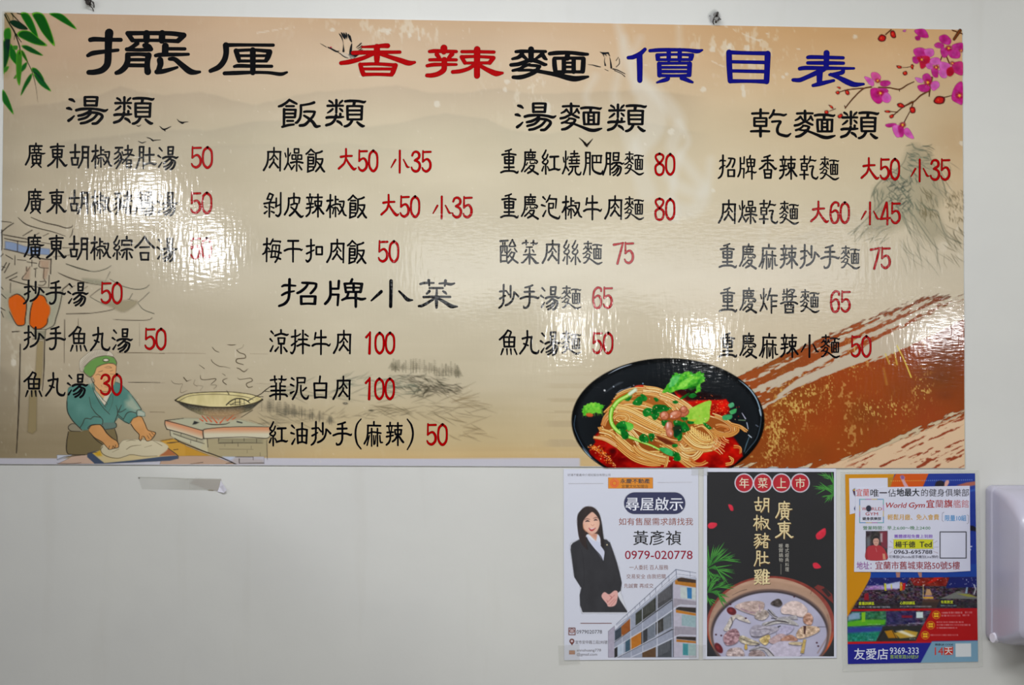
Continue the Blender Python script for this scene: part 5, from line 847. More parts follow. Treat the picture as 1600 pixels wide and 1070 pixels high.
def cel(s, crop, w=1.0):
    N_.line(s, (60, 120, 20), 1, .5, crop, wk=w * 1.15); N_.line(s, (150, 212, 70), 1, .5, crop, wk=w * .9); p = pts(s, crop); p[:, 0] -= .5; p[:, 2] *= .35; N_.line(p, (206, 240, 150), .8, .5)
cel("1120 590 50,1000 680 54,850 770 60,760 900 60,740 1000 60", n1); N_.line("1125 590 60,1040 650 56", (226, 226, 226), .8, 1.2, n1)
cel("660 -20 56,640 100 56,660 220 58,740 320 56,850 390 54,1000 450 40,1150 510 34,1280 560 30,1400 620 30", n3)
DG = ((6, 80, 24), (30, 150, 50))
for s, cr in (("1030 760,1080 680,1000 720,960 750", n1), ("1080 790,1180 690,1240 730,1220 820,1130 830", n1), ("1200 670,1240 655,1310 710,1290 760,1230 760,1220 700", n1), ("1410 720,1450 710,1490 750,1450 775", n1), ("1390 870,1440 820,1600 830,1640 900,1560 930,1420 940", n1), ("1240 930,1300 870,1390 890,1400 960,1280 1010", n1), ("1340 960,1400 930,1500 980,1420 1020", n1),
              ("720 250,800 180,880 190,900 300,800 330", n3), ("800 310,900 340,920 420,880 460,820 440", n3), ("1080 430,1150 370,1230 440,1220 510,1120 500", n3), ("1230 380,1330 380,1300 480,1260 490", n3), ("1140 30,1200 0,1240 50,1180 100", n3), ("1280 40,1380 20,1400 80,1340 160,1290 130", n3),
              ("0 770,60 800,180 820,120 860,40 900,0 860", n2), ("190 730,240 710,280 740,230 760", n2), ("300 680,440 595,400 650,340 690", n2), ("420 640,500 600,550 640,480 675", n2),
              ("310 120,360 105,420 120,380 170", n4), ("30 160,140 160,160 200,60 240", n4), ("210 160,320 170,340 230,230 240", n4), ("320 200,380 180,440 270,430 310,330 330", n4), ("250 290,330 320,330 420,280 460,260 400", n4), ("200 330,260 300,290 400,230 410", n4), ("410 170,500 175,500 205,430 210", n4), ("640 200,690 200,770 270,720 285", n4), ("190 510,260 505,260 545,200 550", n4),
              ("0 560,80 560,180 600,290 640,270 690,180 680,40 620", n4), ("220 690,300 670,310 740,250 755,210 730", n4)): let(s, cr, *DG)
let("870 190,980 220,990 290,910 330,890 260", n3, (60, 170, 40), (120, 210, 90)); let("1400 610,1500 590,1600 640,1600 720,1500 690", n3, (20, 140, 60), (90, 200, 120)); let("930 90,1000 70,1070 80,1060 130,980 155,930 140", n4, (40, 130, 80), (90, 190, 120)); let("1040 40,1120 0,1125 40,1060 70", n4, (50, 150, 90), (110, 200, 130)); let("1010 770,1080 740,1100 790,1040 820", n2, (60, 150, 100), (130, 210, 160)); let("1040 860,1130 830,1125 870,1050 900", n2, (50, 150, 80), (100, 200, 120))
N_.poly("200 240,310 230,330 320,240 400,210 330", (8, 40, 30), .8, 1.5, n4, True)
# peanuts
def nut(cx, cy, rx, ry, rot):
    N_.ell(cx, cy, rx + .6, ry + .6, (110, 40, 20), 1, .6, rot); N_.ell(cx, cy, rx, ry, lambda X, Y: rgb(196, 112, 80) + (fbm(X, Y, 3, 3, 2)[..., None] - .5) * .1, 1, .8, rot); N_.ell(cx - rx * .25, cy - ry * .3, rx * .45, ry * .4, (232, 170, 146), .9, 1.2, rot)
nut(1067, 644.5, 9, 6, -.3); nut(1068, 639.5, 5, 5, 0); nut(1038, 649, 6.4, 6.4, 0); nut(1055, 647.5, 9.5, 6, -.3); nut(1045, 666, 5.6, 7.5, .1); nut(1046.5, 676, 5.4, 6.5, -.1)
N_.ell(1044, 669, 4.6, 8, (206, 128, 106), .7, 1.5); N_.ell(1043, 664, 1.2, 4, (246, 214, 220), .8, .8); N_.ell(1048, 677, 1.4, 2, (240, 200, 210), .8, .8); N_.ell(1049, 650, 1.5, 1.5, (246, 226, 220), .9, .7)
for i in range(120):
    x = rr.gauss(1040, 50); y = rr.gauss(665, 30)
    if ((x - 1043) / 120) ** 2 + ((y - 662) / 60) ** 2 < 1: N_.ell(x, y, .7, .6, rr.choice([(255, 236, 200), (250, 220, 170), (230, 120, 60)]), .8, .4)
N_.build('noodle_bowl_print', 'film', BD + 8e-5, banner)

# ------------------------------------------------------------------ lettering of the banner
LD = BD + 1.6e-4
K_ = (7, 8, 13); RD, RD0 = (166, 2, 6), (70, 2, 10); BL, BL0 = (8, 8, 118), (6, 6, 38)
for ch in '擺厘麵':
    t = Ink(); brush_at(t, TITLE[ch], K_, LD); t.build('title_character', 'film', banner)
def two(name, f, c0, c1, k):
    t = Ink(); f(t, c0, LD, 0.8); f(t, c1, LD + 9e-5, -k); return t.build(name, 'film', banner)
def title_part(chs):
    def f(t, col, d, grow):
        for ch in chs:
            crop, st = TITLE[ch]
            for s in st.split('/'):
                q = pts(s, crop); q[:, 2] = np.maximum(q[:, 2] * 1.10 + grow, .6); t.stroke(q, col, d, 5)
    return f
for ch in '香辣': two('title_character', title_part(ch), RD0, RD, -.1)['label'] = 'deep red title character'
for ch in '價目表': two('title_character', title_part(ch), BL0, BL, .1)['label'] = 'dark blue title character'
def heading(name, items):
    t = Ink()
    for ch, dx, dy, sx in items:
        crop, c, st = HEAD[ch]; x0 = min(pts(s, crop)[:, 0].min() for s in st.split('/'))
        for s in st.split('/'):
            q = pts(s, crop); q[:, 0] = x0 + (q[:, 0] - x0) * sx + dx; q[:, 1] += dy; q[:, 2] += .5; t.stroke(q, K_, LD, 5)
    t.build('column_heading', 'film', banner)
heading('', [('湯', 0, 0, 1), ('類', 0, 0, 1)]); heading('', [('飯', 0, 0, 1), ('類', 331.2, 4.2, .985)]); heading('', [('湯', 700.2, 10, .99), ('麵', 0, 0, 1), ('類', 771, 11.5, .96)])
heading('', [('乾', 0, 0, 1), ('麵', 365.4, 11.2, .98), ('類', 1135, 22.5, .94)]); heading('', [('招', 0, 0, 1), ('牌', 0, 0, 1), ('小', 0, 0, 1), ('菜', 0, 0, 1)])
SL = .012
def dish(x, y, pitch, s, slope=SL):
    t = Ink(); k = pitch / 34.4
    for i, ch in enumerate(s):
        if ch == ' ': continue
        brush(t, ch, x + i * pitch, y + i * pitch * slope, K_, LD, min(1, k + .03), 1, 1, 0)
    t.build('dish_name', 'film', banner)
def price(items, kx=1.0):
    t = Ink()
    for col, d, grow in ((RD0, LD, .65), (RD, LD + 9e-5, -.15)):
        for ch, x, y in items:
            if ch in SQ and ch not in ITEM: crop, (cx, cy), st = HEAD[SQ[ch][0]]; sx, sy, sw = SQ[ch][1:]
            else: crop, (cx, cy), st = ITEM[ch]; sx, sy, sw = (kx if ch.isdigit() else 1), 1, 1
            for s in st.split('/'):
                q = pts(s); q[:, 0] = x + (q[:, 0] - cx) / crop[2] * sx; q[:, 1] = y + (q[:, 1] - cy) / crop[2] * sy; q[:, 2] = np.maximum(q[:, 2] / crop[2] * sw + grow, .5)
                t.stroke(q, col, d, 5)
    t.build('price', 'film', banner)
def num(s, x, y, p=16.2): return [(c, x + i * p, y) for i, c in enumerate(s)]
# soups
dish(55.8, 243, 34.5, '廣東胡椒豬肚湯'); dish(54.6, 314.5, 34.6, '廣東胡椒豬腸湯'); dish(54, 386, 34.6, '廣東胡椒綜合湯'); dish(53.2, 457, 34.6, '抄手湯'); dish(53.2, 528.2, 34.6, '抄手魚丸湯'); dish(52.2, 599.8, 34.8, '魚丸湯')
for x, y, s in ((307.5, 246.3, '50'), (306.5, 317.3, '50'), (306.2, 388, '50'), (166.5, 457.8, '50'), (235, 529.6, '50'), (166, 600.6, '30')): price(num(s, x, y, 17.2), 1.1)
# rice
dish(425.7, 249.2, 33.6, '肉燥飯'); dish(426.5, 320.3, 33.0, '剝皮辣椒飯'); dish(425.5, 391.2, 33.0, '梅干扣肉飯')
price([('大', 542.5, 250.4)] + num('50', 567.3, 251.5) + [('小', 625.5, 252.5)] + num('35', 650.5, 252.6)); price([('大', 609, 322)] + num('50', 632.6, 323) + [('小', 691, 324)] + num('35', 714.6, 324.2)); price(num('50', 599, 393, 16.8), 1.05)
dish(436.5, 534, 32.8, '涼拌牛肉', .004); dish(435.7, 605.8, 32.8, '菲泥白肉', .003)
t = Ink()
for ch, x, y in (('紅', 435.3, 677.5), ('油', 469, 677), ('抄', 501.5, 677.4), ('手', 535, 677.4), ('(', 560, 677.4), ('麻', 584, 677.4), ('辣', 617.3, 677.6), (')', 641.5, 677.6)): brush(t, ch, x, y, K_, LD, .97)
t.build('dish_name', 'film', banner)
price([('1', 576, 535.5)] + num('00', 593.4, 535.8, 16.3)); price([('1', 575.5, 606.8)] + num('00', 593, 607.2, 16.3)); price(num('50', 674.6, 678.6, 17), 1.04)
# soup noodles
dish(795.7, 252.8, 32.5, '重慶紅燒肥腸麵'); dish(795.7, 322.6, 32.5, '重慶泡椒牛肉麵'); dish(795.5, 393, 32.6, '酸菜肉絲麵'); dish(794.6, 463.6, 32.7, '抄手湯麵', .006); dish(794, 534.4, 32.8, '魚丸湯麵', .004)
price(num('80', 1030.3, 257, 16.7), 1.0); price(num('80', 1030.3, 327, 16.7)); price(num('75', 966.5, 395.5, 16.2)); price(num('65', 933.3, 465.4, 16.4)); price(num('50', 933.3, 535.8, 16.8), 1.04)
# dry noodles
dish(1134.7, 261, 32.15, '招牌香辣乾麵'); dish(1135.7, 331, 32.3, '肉燥乾麵'); dish(1136.5, 400.3, 31.95, '重慶麻辣抄手麵', .008); dish(1137, 469, 31.95, '重慶炸醬麵', .008); dish(1137, 539.6, 32.0, '重慶麻辣小麵', .006)
price([('大', 1358.5, 264.8)] + num('50', 1381.8, 264.5, 16) + [('小', 1437, 266.4)] + num('35', 1460.8, 265.6, 15.7)); price([('大', 1279.8, 332.5)] + num('60', 1303.7, 332.4, 15.8) + [('小', 1359.4, 333.2)] + num('45', 1383, 333.2, 16))
price(num('75', 1367.5, 403.3, 16)); price(num('65', 1304.5, 471.2, 16.3)); price(num('50', 1336.7, 541.2, 16.4), 1.02)
# ------------------------------------------------------------------ sheets pinned under the banner
def paper_sheet(parent, quad, d, mat, nx=14, ny=18, curl=0.0016, name='paper', seed=1):
    """a real sheet: slightly cockled grid with its edges lifting a little"""
    (ax, ay), (bx, by), (cx, cy), (dx_, dy_) = quad; V = []; F = []
    for j in range(ny + 1):
        for i in range(nx + 1):
            u, v = i / nx, j / ny
            x = (ax * (1 - u) + bx * u) * (1 - v) + (dx_ * (1 - u) + cx * u) * v; y = (ay * (1 - u) + by * u) * (1 - v) + (dy_ * (1 - u) + cy * u) * v
            V.append(W(x, y, d + lift(x, y, quad, curl)))
    for j in range(ny):
        for i in range(nx): a = j * (nx + 1) + i; F.append((a, a + nx + 1, a + nx + 2, a + 1))
    me = bpy.data.meshes.new(name); me.from_pydata(V, [], F); me.update(); return link(name, me, mat, parent)
def lift(x, y, quad, curl): return 0.0
def fit(ink, ch, x0, y0, x1, y1, col, d, kw=1.0, src=None):
    crop, c, st = (src or ITEM)[ch]; P_ = [pts(s) for s in st.split('/')]; A = np.vstack(P_)
    lx, hx = (A[:, 0] - A[:, 2] / 2).min(), (A[:, 0] + A[:, 2] / 2).max(); ly, hy = (A[:, 1] - A[:, 2] / 2).min(), (A[:, 1] + A[:, 2] / 2).max()
    kx, ky = (x1 - x0) / (hx - lx), (y1 - y0) / (hy - ly)
    for q in P_:
        z = q.copy(); z[:, 0] = x0 + (q[:, 0] - lx) * kx; z[:, 1] = y0 + (q[:, 1] - ly) * ky; z[:, 2] = q[:, 2] * (kx + ky) / 2 * kw; ink.stroke(z, col, d, 4)
def L_(crop, s, x0, y0, x1, y1, col, wt=0.0, sl=0.0): ox, oy, k = crop; return (s, ox + x0 / k, oy + y0 / k, ox + x1 / k, oy + y1 / k, col, wt, sl)
white_paper = plain_mat('white_copier_paper', (204, 207, 222), .6, noise=.015, nscale=9, bump=.0002)
# ================= estate agent's sheet
PA = empty('property_notice', W(986, 882, 0), "white estate agent's sheet with a woman in a black suit and a grey building", 'poster')
paper_sheet(PA, [(880.5, 732.5), (1091, 732.8), (1091.5, 1029.5), (881.5, 1031)], .0012, white_paper, name='paper')
A, Bc = (870, 725, 6.667), (870, 880, 6.667); WC = (885, 780, 8.911)
p = Print(888, 785, 980, 965, .6)
HALO = "175 560,130 300,150 210,240 100,350 90,440 160,490 280,515 520,600 570,650 700,700 870,740 1080,-0 0"
p.poly("45 640,60 610,180 545,140 300,160 200,240 105,320 88,400 110,470 210,505 400,525 535,600 575,660 720,735 960,770 1220,760 1300,860 1590,215 1590,190 1500,190 1330,190 1200,100 1050,60 780", (222, 224, 234), .9, 1.2, WC)
JK = lambda X, Y: rgb(44, 44, 50) + (fbm(X, Y, 14, 22, 3, 3)[..., None] - .5) * .07
p.poly("62 640,90 605,190 550,280 520,460 540,560 560,605 600,650 720,700 870,735 1000,770 1160,755 1270,700 1310,745 1400,855 1570,225 1570,190 1470,185 1330,205 1230,110 1080,80 860,58 700", JK, 1, .7, WC)
p.poly("268 490,350 510,430 490,480 540,480 640,535 720,515 865,460 780,390 690,320 600", (206, 210, 232), 1, .6, WC)
p.poly("300 470,430 460,435 540,412 580,340 520", (222, 176, 156), 1, .7, WC)
p.poly("270 490,330 500,410 585,350 560", (226, 228, 240), 1, .5, WC); p.poly("430 485,480 535,465 600,415 580", (216, 220, 238), 1, .5, WC)
HR = lambda X, Y: rgb(40, 28, 28) + (fbm(X * 3, Y, 12, 40, 5, 2)[..., None] - .5) * np.array([.12, .06, .05])
p.poly("150 290,165 200,240 115,310 98,390 120,455 200,490 330,515 520,530 600,520 680,480 620,470 540,430 480,300 480,270 520,280 600,300 700,230 640,185 560,160 440", HR, 1, .7, WC, True)
p.poly("230 320,260 260,330 190,370 178,430 240,462 310,455 380,420 450,370 480,320 478,270 440,235 390", lambda X, Y: rgb(226, 178, 158) - (np.clip((912 - X) / 12, 0, 1) * 0)[..., None] + rgb(20, 18, 14) * (1 - np.clip(np.hypot(X - 925, Y - 820) / 14, 0, 1))[..., None], 1, .7, WC, True)
for s, cc, w in (("245 285 8,285 268 14,325 278 8", (120, 84, 76), .8), ("375 265 8,410 250 14,440 262 7", (120, 84, 76), .8), ("265 308 8,292 298 22,320 306 8", (50, 34, 40), .9), ("385 292 8,405 282 20,430 288 8", (50, 34, 40), .9), ("345 350 8,365 365 10,385 350 8", (196, 130, 116), .7), ("315 400 12,350 425 34,400 400 14", (176, 50, 60), .95), ("328 402 8,352 410 14,392 396 8", (240, 232, 236), .9), ("240 350 14,238 400 18,270 445 16", (214, 140, 96), .5)):
    p.line(s, cc, w, .6, WC)
p.poly("280 440,350 492,420 470,440 440,420 490,410 540,350 500", (190, 110, 84), .5, 2, WC)
for s in ("275 540 10,380 680 12,470 780 12,515 870 8", "480 640 8,535 730 8,520 860 6"): p.line(s, (22, 22, 28), .9, .7, WC)
p.ell(948.3, 850.8, 1.2, 1.2, (214, 200, 160), 1, .5)
p.line("210 700 8,235 850 10,245 1050 10,240 1200 8", (30, 30, 36), .6, 1.2, WC); p.line("90 1020 3,300 1030 3", (64, 64, 70), .5, .6, WC)
B2 = Bc
p.poly("465 345,495 297,545 320,600 282,635 300,625 400,600 440,560 450,530 445,520 420", (226, 172, 166), 1, .6, B2, True)
for s in ("545 330 5,570 350 10,560 370 8", "525 405 6,600 330 6", "540 430 5,600 370 5", "565 440 5,620 370 5", "530 400 8,520 380 5"): p.line(s, (190, 110, 108), .8, .5, B2)
p.build('woman_photo', 'paper', .0012 + 6e-5, PA)
p = Print(949, 888, 1088.5, 1027, .8); b = B2
GY = lambda a, k=.04: (lambda X, Y: rgb(*a) + (vnoise(X, Y, 3, 3, 2)[..., None] - .5) * k)
p.poly("535 705,600 650,605 975,535 978", GY((170, 164, 184)), 1, .6, b)
p.poly("600 700,760 560,1240 150,1450 150,1450 975,600 980", GY((152, 158, 178)), 1, .7, b)
p.poly("1210 200,1290 160,1450 170,1450 975,1215 975", GY((186, 182, 200)), 1, .7, b)
for s, cc in (("605 705,672 655,672 760,605 815", (52, 64, 78)), ("672 655,765 570,765 700,672 765", (150, 80, 20)), ("820 520,885 470,885 600,820 645", (50, 54, 46)), ("885 470,1030 350,1030 490,885 600", (44, 46, 40)), ("1045 330,1200 210,1200 370,1045 475", (70, 70, 76)),
              ("715 800,762 770,762 905,715 925", (52, 84, 104)), ("765 770,878 705,878 840,765 905", (184, 110, 20)), ("880 700,945 665,945 800,880 845", (50, 52, 58)), ("945 665,1020 610,1020 765,945 800", (112, 120, 134)), ("1028 610,1110 560,1110 700,1028 745", (48, 46, 44)), ("1110 560,1195 500,1195 660,1110 700", (104, 110, 120)),
              ("600 880,630 860,630 975,600 978", (26, 26, 30)), ("635 855,700 830,700 930,635 960", (176, 190, 210)), ("890 925,1030 865,1030 975,890 975", (90, 62, 36)), ("1050 860,1195 790,1195 975,1050 975", (66, 70, 78)),
              ("1230 180,1290 145,1448 175,1448 250,1230 215", (180, 116, 30)), ("1250 160,1290 145,1448 170,1448 205,1260 185", (60, 42, 30)), ("1240 480,1448 520,1448 545,1240 510", (190, 120, 30)), ("1240 450,1448 460,1448 515,1240 480", (44, 38, 36)), ("1245 790,1448 810,1448 830,1245 815", (180, 110, 24)), ("1245 760,1448 765,1448 805,1245 785", (44, 38, 36)),
              ("1215 360,1450 395,1450 445,1270 430,1215 460", (158, 152, 166)), ("1225 655,1450 665,1450 745,1225 750", (156, 150, 164)), ("1285 240,1448 255,1448 380,1290 360", (190, 200, 200)), ("1355 250,1405 255,1405 368,1360 362", (40, 116, 176)), ("1300 530,1448 545,1448 665,1300 645", (150, 176, 184)), ("1310 830,1448 838,1448 960,1310 955", (150, 186, 190)), ("1312 832,1365 836,1365 955,1312 952", (60, 140, 150))): p.poly(s, GY(cc, .05), 1, .5, b)
for x0, x1, yb in ((1055, 1195, 350), (1115, 1190, 640), (1060, 1190, 900), (900, 1025, 480), (1035, 1105, 690)):
    for i in range(int((x1 - x0) / 15)): x = x0 + 15 * i; t = (x - 1045) / 160; p.line(f"{x} {yb - 60 - 70 * ((x - x0) / 140)} 4,{x + 5} {yb + 60 - 70 * ((x - x0) / 140)} 4", (196, 198, 206), .5, .4, b)
for s, w_ in (("600 815 9,765 705 9,885 605 9,1040 490 10,1200 375 9", 1), ("600 880 9,765 775 9,890 700 9,1040 600 9,1240 460 10,1290 432 9,1450 440 8", 1), ("615 980 8,765 905 8,885 845 8,1035 765 8,1215 675 8", 1), ("770 975 8,900 920 8,1040 858 8,1225 768 9,1280 742 8,1450 750 7", 1), ("1045 310 7,1045 960 7", 1), ("765 560 6,775 960 6", .9), ("890 470 6,895 920 6", .9), ("680 740 5,682 960 5", .9), ("620 640 7,760 550 7,1240 150 12,1300 140 8,1450 160 6", .9)): p.line(s, (206, 210, 226), w_, .5, b, sm=False)
for s in ("600 820 5,1200 383 6", "620 985 4,1215 682 6", "1205 200 6,1205 380 6,1210 600 5,1215 970 5", "1040 340 4,1040 480 4", "1030 500 6,1195 380 7", "890 605 5,1030 497 6", "1040 770 5,1200 682 6"): p.line(s, (24, 24, 30), .85, .4, b, sm=False)
for s in ("620 630 4,1240 62 5,1450 98 4", "640 660 3,1245 108 3,1450 135 3", "1240 62 5,1248 150 4", "1165 130 4,1168 185 3", "1092 200 4,1096 245 3", "1028 258 4,1030 300 3", "968 312 4,970 352 3", "915 360 4,918 398 3", "862 408 4,864 445 3", "815 450 3,816 485 3", "770 492 3,771 525 3", "735 525 3,736 555 3", "1385 88 4,1388 140 3"): p.line(s, (84, 100, 138), .85, .35, b, sm=False)
p.build('building_photo', 'paper', .0012 + 5e-5, PA)
p = Print(884, 740, 1084, 1022, .8); a = A
for s in ("122 202 2.5,484 202 2.5", "1050 190 2.5,1408 188 2.5"): p.line(s, (170, 130, 110), .9, .4, a)
p.poly("535 140,1000 140,1000 252,535 252", (222, 138, 30), 1, .5, a)
p.ell(870 + 600 / 6.667, 725 + 196 / 6.667, 6.8, 6.8, (232, 90, 60), 1, .5); p.ell(870 + 600 / 6.667, 725 + 196 / 6.667, 5.4, 5.4, (222, 138, 30), 1, .5); p.ell(870 + 600 / 6.667, 725 + 198 / 6.667, 4.2, 4.2, (226, 70, 50), 1, .5); p.ell(870 + 600 / 6.667, 725 + 198 / 6.667, 2.9, 2.9, (222, 138, 30), 1, .5); p.line("600 150 8,640 180 6", (232, 110, 80), 1, .5, a)
pl = [(870 + (810 + 110 * math.cos(t)) / 6.667, 725 + (406 + 113 * math.sin(t)) / 6.667) for t in np.linspace(math.pi / 2, 1.5 * math.pi, 14)] + [(870 + (1228 + 110 * math.cos(t)) / 6.667, 725 + (406 + 113 * math.sin(t)) / 6.667) for t in np.linspace(-math.pi / 2, math.pi / 2, 14)]
p.poly(pl, (46, 50, 88), 1, .5)
p.line("250 622 6,568 622 6", (140, 70, 60), 1, .5, Bc)
p.line("125 672 8,190 672 8,190 742 8,125 742 8,125 672 8", (140, 84, 78), 1, .4, Bc, sm=False); p.ell(870 + 157 / 6.667, 880 + 702 / 6.667, 4, 3.4, (130, 74, 66), 1, .4); p.ell(870 + 157 / 6.667, 880 + 702 / 6.667, 2.9, 2.3, (216, 206, 214), 1, .4); p.line("146 702 7,168 702 7", (130, 74, 66), 1, .4, Bc)
p.ell(870 + 157 / 6.667, 880 + 808 / 6.667, 3.8, 3.8, (110, 44, 34), 1, .4); p.poly("136 820,178 820,158 852", (110, 44, 34), 1, .4, Bc); p.ell(870 + 157 / 6.667, 880 + 808 / 6.667, 1.9, 1.9, (210, 200, 210), 1, .4)
p.poly("128 905,188 905,188 950,128 950", (166, 96, 36), 1, .4, Bc); p.line("130 908 3,158 932 3,187 908 3", (214, 180, 130), .9, .3, Bc, sm=False)
p.build('printed_marks', 'paper', .0012 + 4e-5, PA)
NV, BRN, CR = (28, 40, 60), (150, 88, 76), (150, 12, 52)
letters([L_(A, '好鴻不動產仲介經紀股份有限公司', 112, 98, 558, 125, (120, 116, 122)), L_(A, '永慶不動產', 660, 150, 968, 200, (24, 52, 66), .03), L_(A, '宜蘭文化加盟店', 675, 212, 950, 248, (80, 60, 30), .01),
         L_(A, '尋屋啟示', 718, 345, 1312, 482, (226, 228, 240), .025), L_(A, '如有售屋需求請找我', 645, 558, 1418, 635, BRN, .01), L_(A, '黃彥禎', 795, 690, 1295, 842, (16, 16, 22), .012), L_(A, '0979-020778', 710, 900, 1412, 988, CR, .02),
         L_(Bc, '一人委託 百人服務', 755, 15, 1160, 65, (140, 96, 90)), L_(Bc, '交易安全 由我把關', 725, 110, 1132, 158, (140, 96, 90)), L_(Bc, '先誠實 再成交', 698, 208, 1005, 255, (140, 96, 90)),
         L_(Bc, '0979020778', 205, 692, 470, 730, (50, 44, 52)), L_(Bc, '宜市安中路三段295號', 192, 800, 528, 838, (90, 80, 86)), L_(Bc, 'annahuang778', 206, 888, 460, 924, (100, 92, 98)), L_(Bc, '@gmail.com', 206, 930, 420, 967, (90, 82, 90))], 'lettering', 'paper', .0012 + 1.1e-4, PA)

# ================= hot-pot poster
PB = empty('hotpot_poster', W(1203, 880, 0), 'black poster with a clay pot of milky chicken soup and gold brush lettering', 'poster')
paper_sheet(PB, [(1099.5, 731), (1306, 731.5), (1306.7, 1027.5), (1098, 1029.5)], .0012, white_paper)
p = Print(1104.5, 737, 1302.8, 1025, .75, (22, 22, 27)); X, Y = p.X, p.Y
p.c += ((fbm(X, Y, 60, 60, 3)[..., None] - .5) * .03) * np.array([1, 1, 1.2])
A2, B2 = (1090, 725, 6.667), (1090, 880, 6.667)
def El(cx, cy, rx, ry, col, al=1, f=.6, rot=0, crop=B2, tex=None): p.ell(crop[0] + cx / crop[2], crop[1] + cy / crop[2], rx / crop[2], ry / crop[2], col, al, f, rot, tex)
# pot
El(760, 650, 670, 520, lambda X, Y: rgb(140, 52, 40) + np.clip((Y - 985) / 20, 0, 1)[..., None] * rgb(60, 20, -20) + (fbm(X, Y, 6, 6, 4)[..., None] - .5) * .12)
p.poly("1210 250,1250 220,1310 240,1400 320,1415 420,1300 320", (120, 40, 36), 1, .8, B2); p.poly("1290 270,1330 250,1390 330,1360 350", (40, 24, 26), 1, .7, B2)
El(752, 668, 640, 518, lambda X, Y: rgb(166, 128, 104) + (fbm(X, Y, 20, 4, 8)[..., None] - .5) * .10 + .10 * np.clip((930 - Y) / 20, 0, 1)[..., None]); El(750, 690, 622, 505, lambda X, Y: rgb(176, 138, 112) + (fbm(X, Y, 8, 8, 18)[..., None] - .5) * .06, .9, 2)
El(752, 720, 620, 455, (96, 70, 62), 1, 1.2); El(750, 724, 606, 440, (34, 22, 26), 1, 1.0); El(752, 770, 604, 452, (88, 66, 62), 1, 1.5)
BR2 = lambda X, Y: rgb(176, 174, 202) + (fbm(X, Y, 26, 16, 12, 3)[..., None] - .45) * .10
El(752, 742, 592, 440, BR2, 1, .9)
El(752, 700, 590, 400, (206, 206, 226), .3, 20)
def pc(s, cc, var=.16, al=1, f=.7, sd=1, sm=True):
    p.poly(s, (30, 24, 34), .65, 1.3, (B2[0], B2[1] + 1.0, B2[2]), sm); p.poly(s, lambda X, Y: rgb(*cc) + (fbm(X, Y, 4, 3, sd, 3)[..., None] - .5) * var * 2.0, al, f, B2, sm)
pc("385 450,450 410,560 390,680 400,690 460,640 540,560 530,450 490", (196, 172, 166), .2, sd=2); pc("600 520,660 480,720 490,740 540,680 590,600 570", (180, 166, 160), .3, sd=3)
pc("870 460,960 395,1060 400,1140 470,1130 530,1090 560,960 530,880 520", (222, 200, 196), .14, sd=4); pc("760 420,800 380,850 370,880 420,840 450", (70, 60, 58), .2, sd=5)
pc("1100 560,1150 510,1200 560,1180 640,1110 620", (196, 150, 130), .26, sd=6); pc("1030 720,1100 650,1250 660,1260 710,1130 770,1040 780", (206, 176, 150), .3, sd=7); p.poly("1100 650,1130 650,1120 740,1105 730", (60, 26, 26), .9, .7, B2)
pc("720 490,760 480,830 560,1030 540,1040 580,820 590", (170, 166, 172), .2, sd=8, sm=False); pc("680 620,820 590,960 580,1050 640,1000 640,860 620,700 650", (190, 186, 186), .2, sd=9)
pc("545 690,600 640,700 650,820 660,840 690,760 730,620 770,560 750", (176, 170, 186), .16, sd=10); pc("270 690,310 620,350 550,420 530,520 580,545 620,440 590,390 570,350 640,320 700", (206, 196, 190), .18, sd=11)
pc("265 770,320 700,400 680,440 760,400 830,300 850", (170, 130, 140), .3, sd=12); pc("430 770,470 750,560 790,650 830,560 850,450 820", (196, 184, 160), .3, sd=13); pc("640 790,740 740,750 800,700 850", (206, 180, 120), .3, sd=14)
pc("820 720,900 650,1000 660,960 720,860 760", (186, 180, 210), .12, sd=15); pc("740 800,860 730,960 770,900 800,800 840", (196, 168, 172), .14, sd=16); pc("860 800,960 740,1040 790,1000 810", (190, 140, 120), .2, sd=17)
pc("745 880,860 810,1060 820,1080 860,1060 965,780 965", (200, 192, 214), .08, sd=18); pc("1070 930,1100 790,1130 790,1105 935", (196, 166, 96), .1, sd=19, sm=False); pc("960 820,1080 820,1070 850,960 840", (206, 186, 150), .2, sd=20)
pc("300 930,340 885,450 880,480 965,320 965", (190, 170, 170), .3, sd=21); pc("540 900,640 860,720 880,800 965,740 965,680 900,580 915", (178, 174, 180), .14, sd=22); pc("540 965,560 910,660 905,700 965", (160, 140, 140), .3, sd=23); pc("490 850,510 840,515 890,490 890", (206, 170, 80), .1, sd=24)
for s in ("735 480 10,790 540 8,830 560 6", "700 640 8,800 600 10,900 605 16,950 620 6", "560 760 6,660 760 6,750 720 5", "350 560 7,360 620 8,330 680 6", "450 780 5,520 810 5,640 840 5", "640 870 6,720 890 7,790 960 7", "540 910 5,640 880 5", "770 570 12,820 575 8", "840 660 18,860 650 10", "1250 660 6,1340 660 4", "620 690 4,700 680 4,760 690 4", "600 860 8,640 850 8"): p.line(s, (40, 34, 42), .75, .6, B2)
for s in ("450 470 8,520 500 12,600 515 6", "640 430 7,650 500 8"): p.line(s, (130, 90, 140), .5, .8, B2)
for cx, cy, rx, ry, ro in ((352, 495, 52, 38, .5), (218, 880, 34, 60, -.6)): El(cx, cy, rx, ry, (96, 14, 26), 1, .7, ro); El(cx - 8, cy - 6, rx * .4, ry * .4, (160, 50, 56), .7, 1, ro)
for x, y in ((500, 570), (245, 750), (190, 740), (1005, 345), (1240, 825), (1255, 860), (340, 425)): El(x, y, 10, 9, (60, 20, 36), .9, .6)
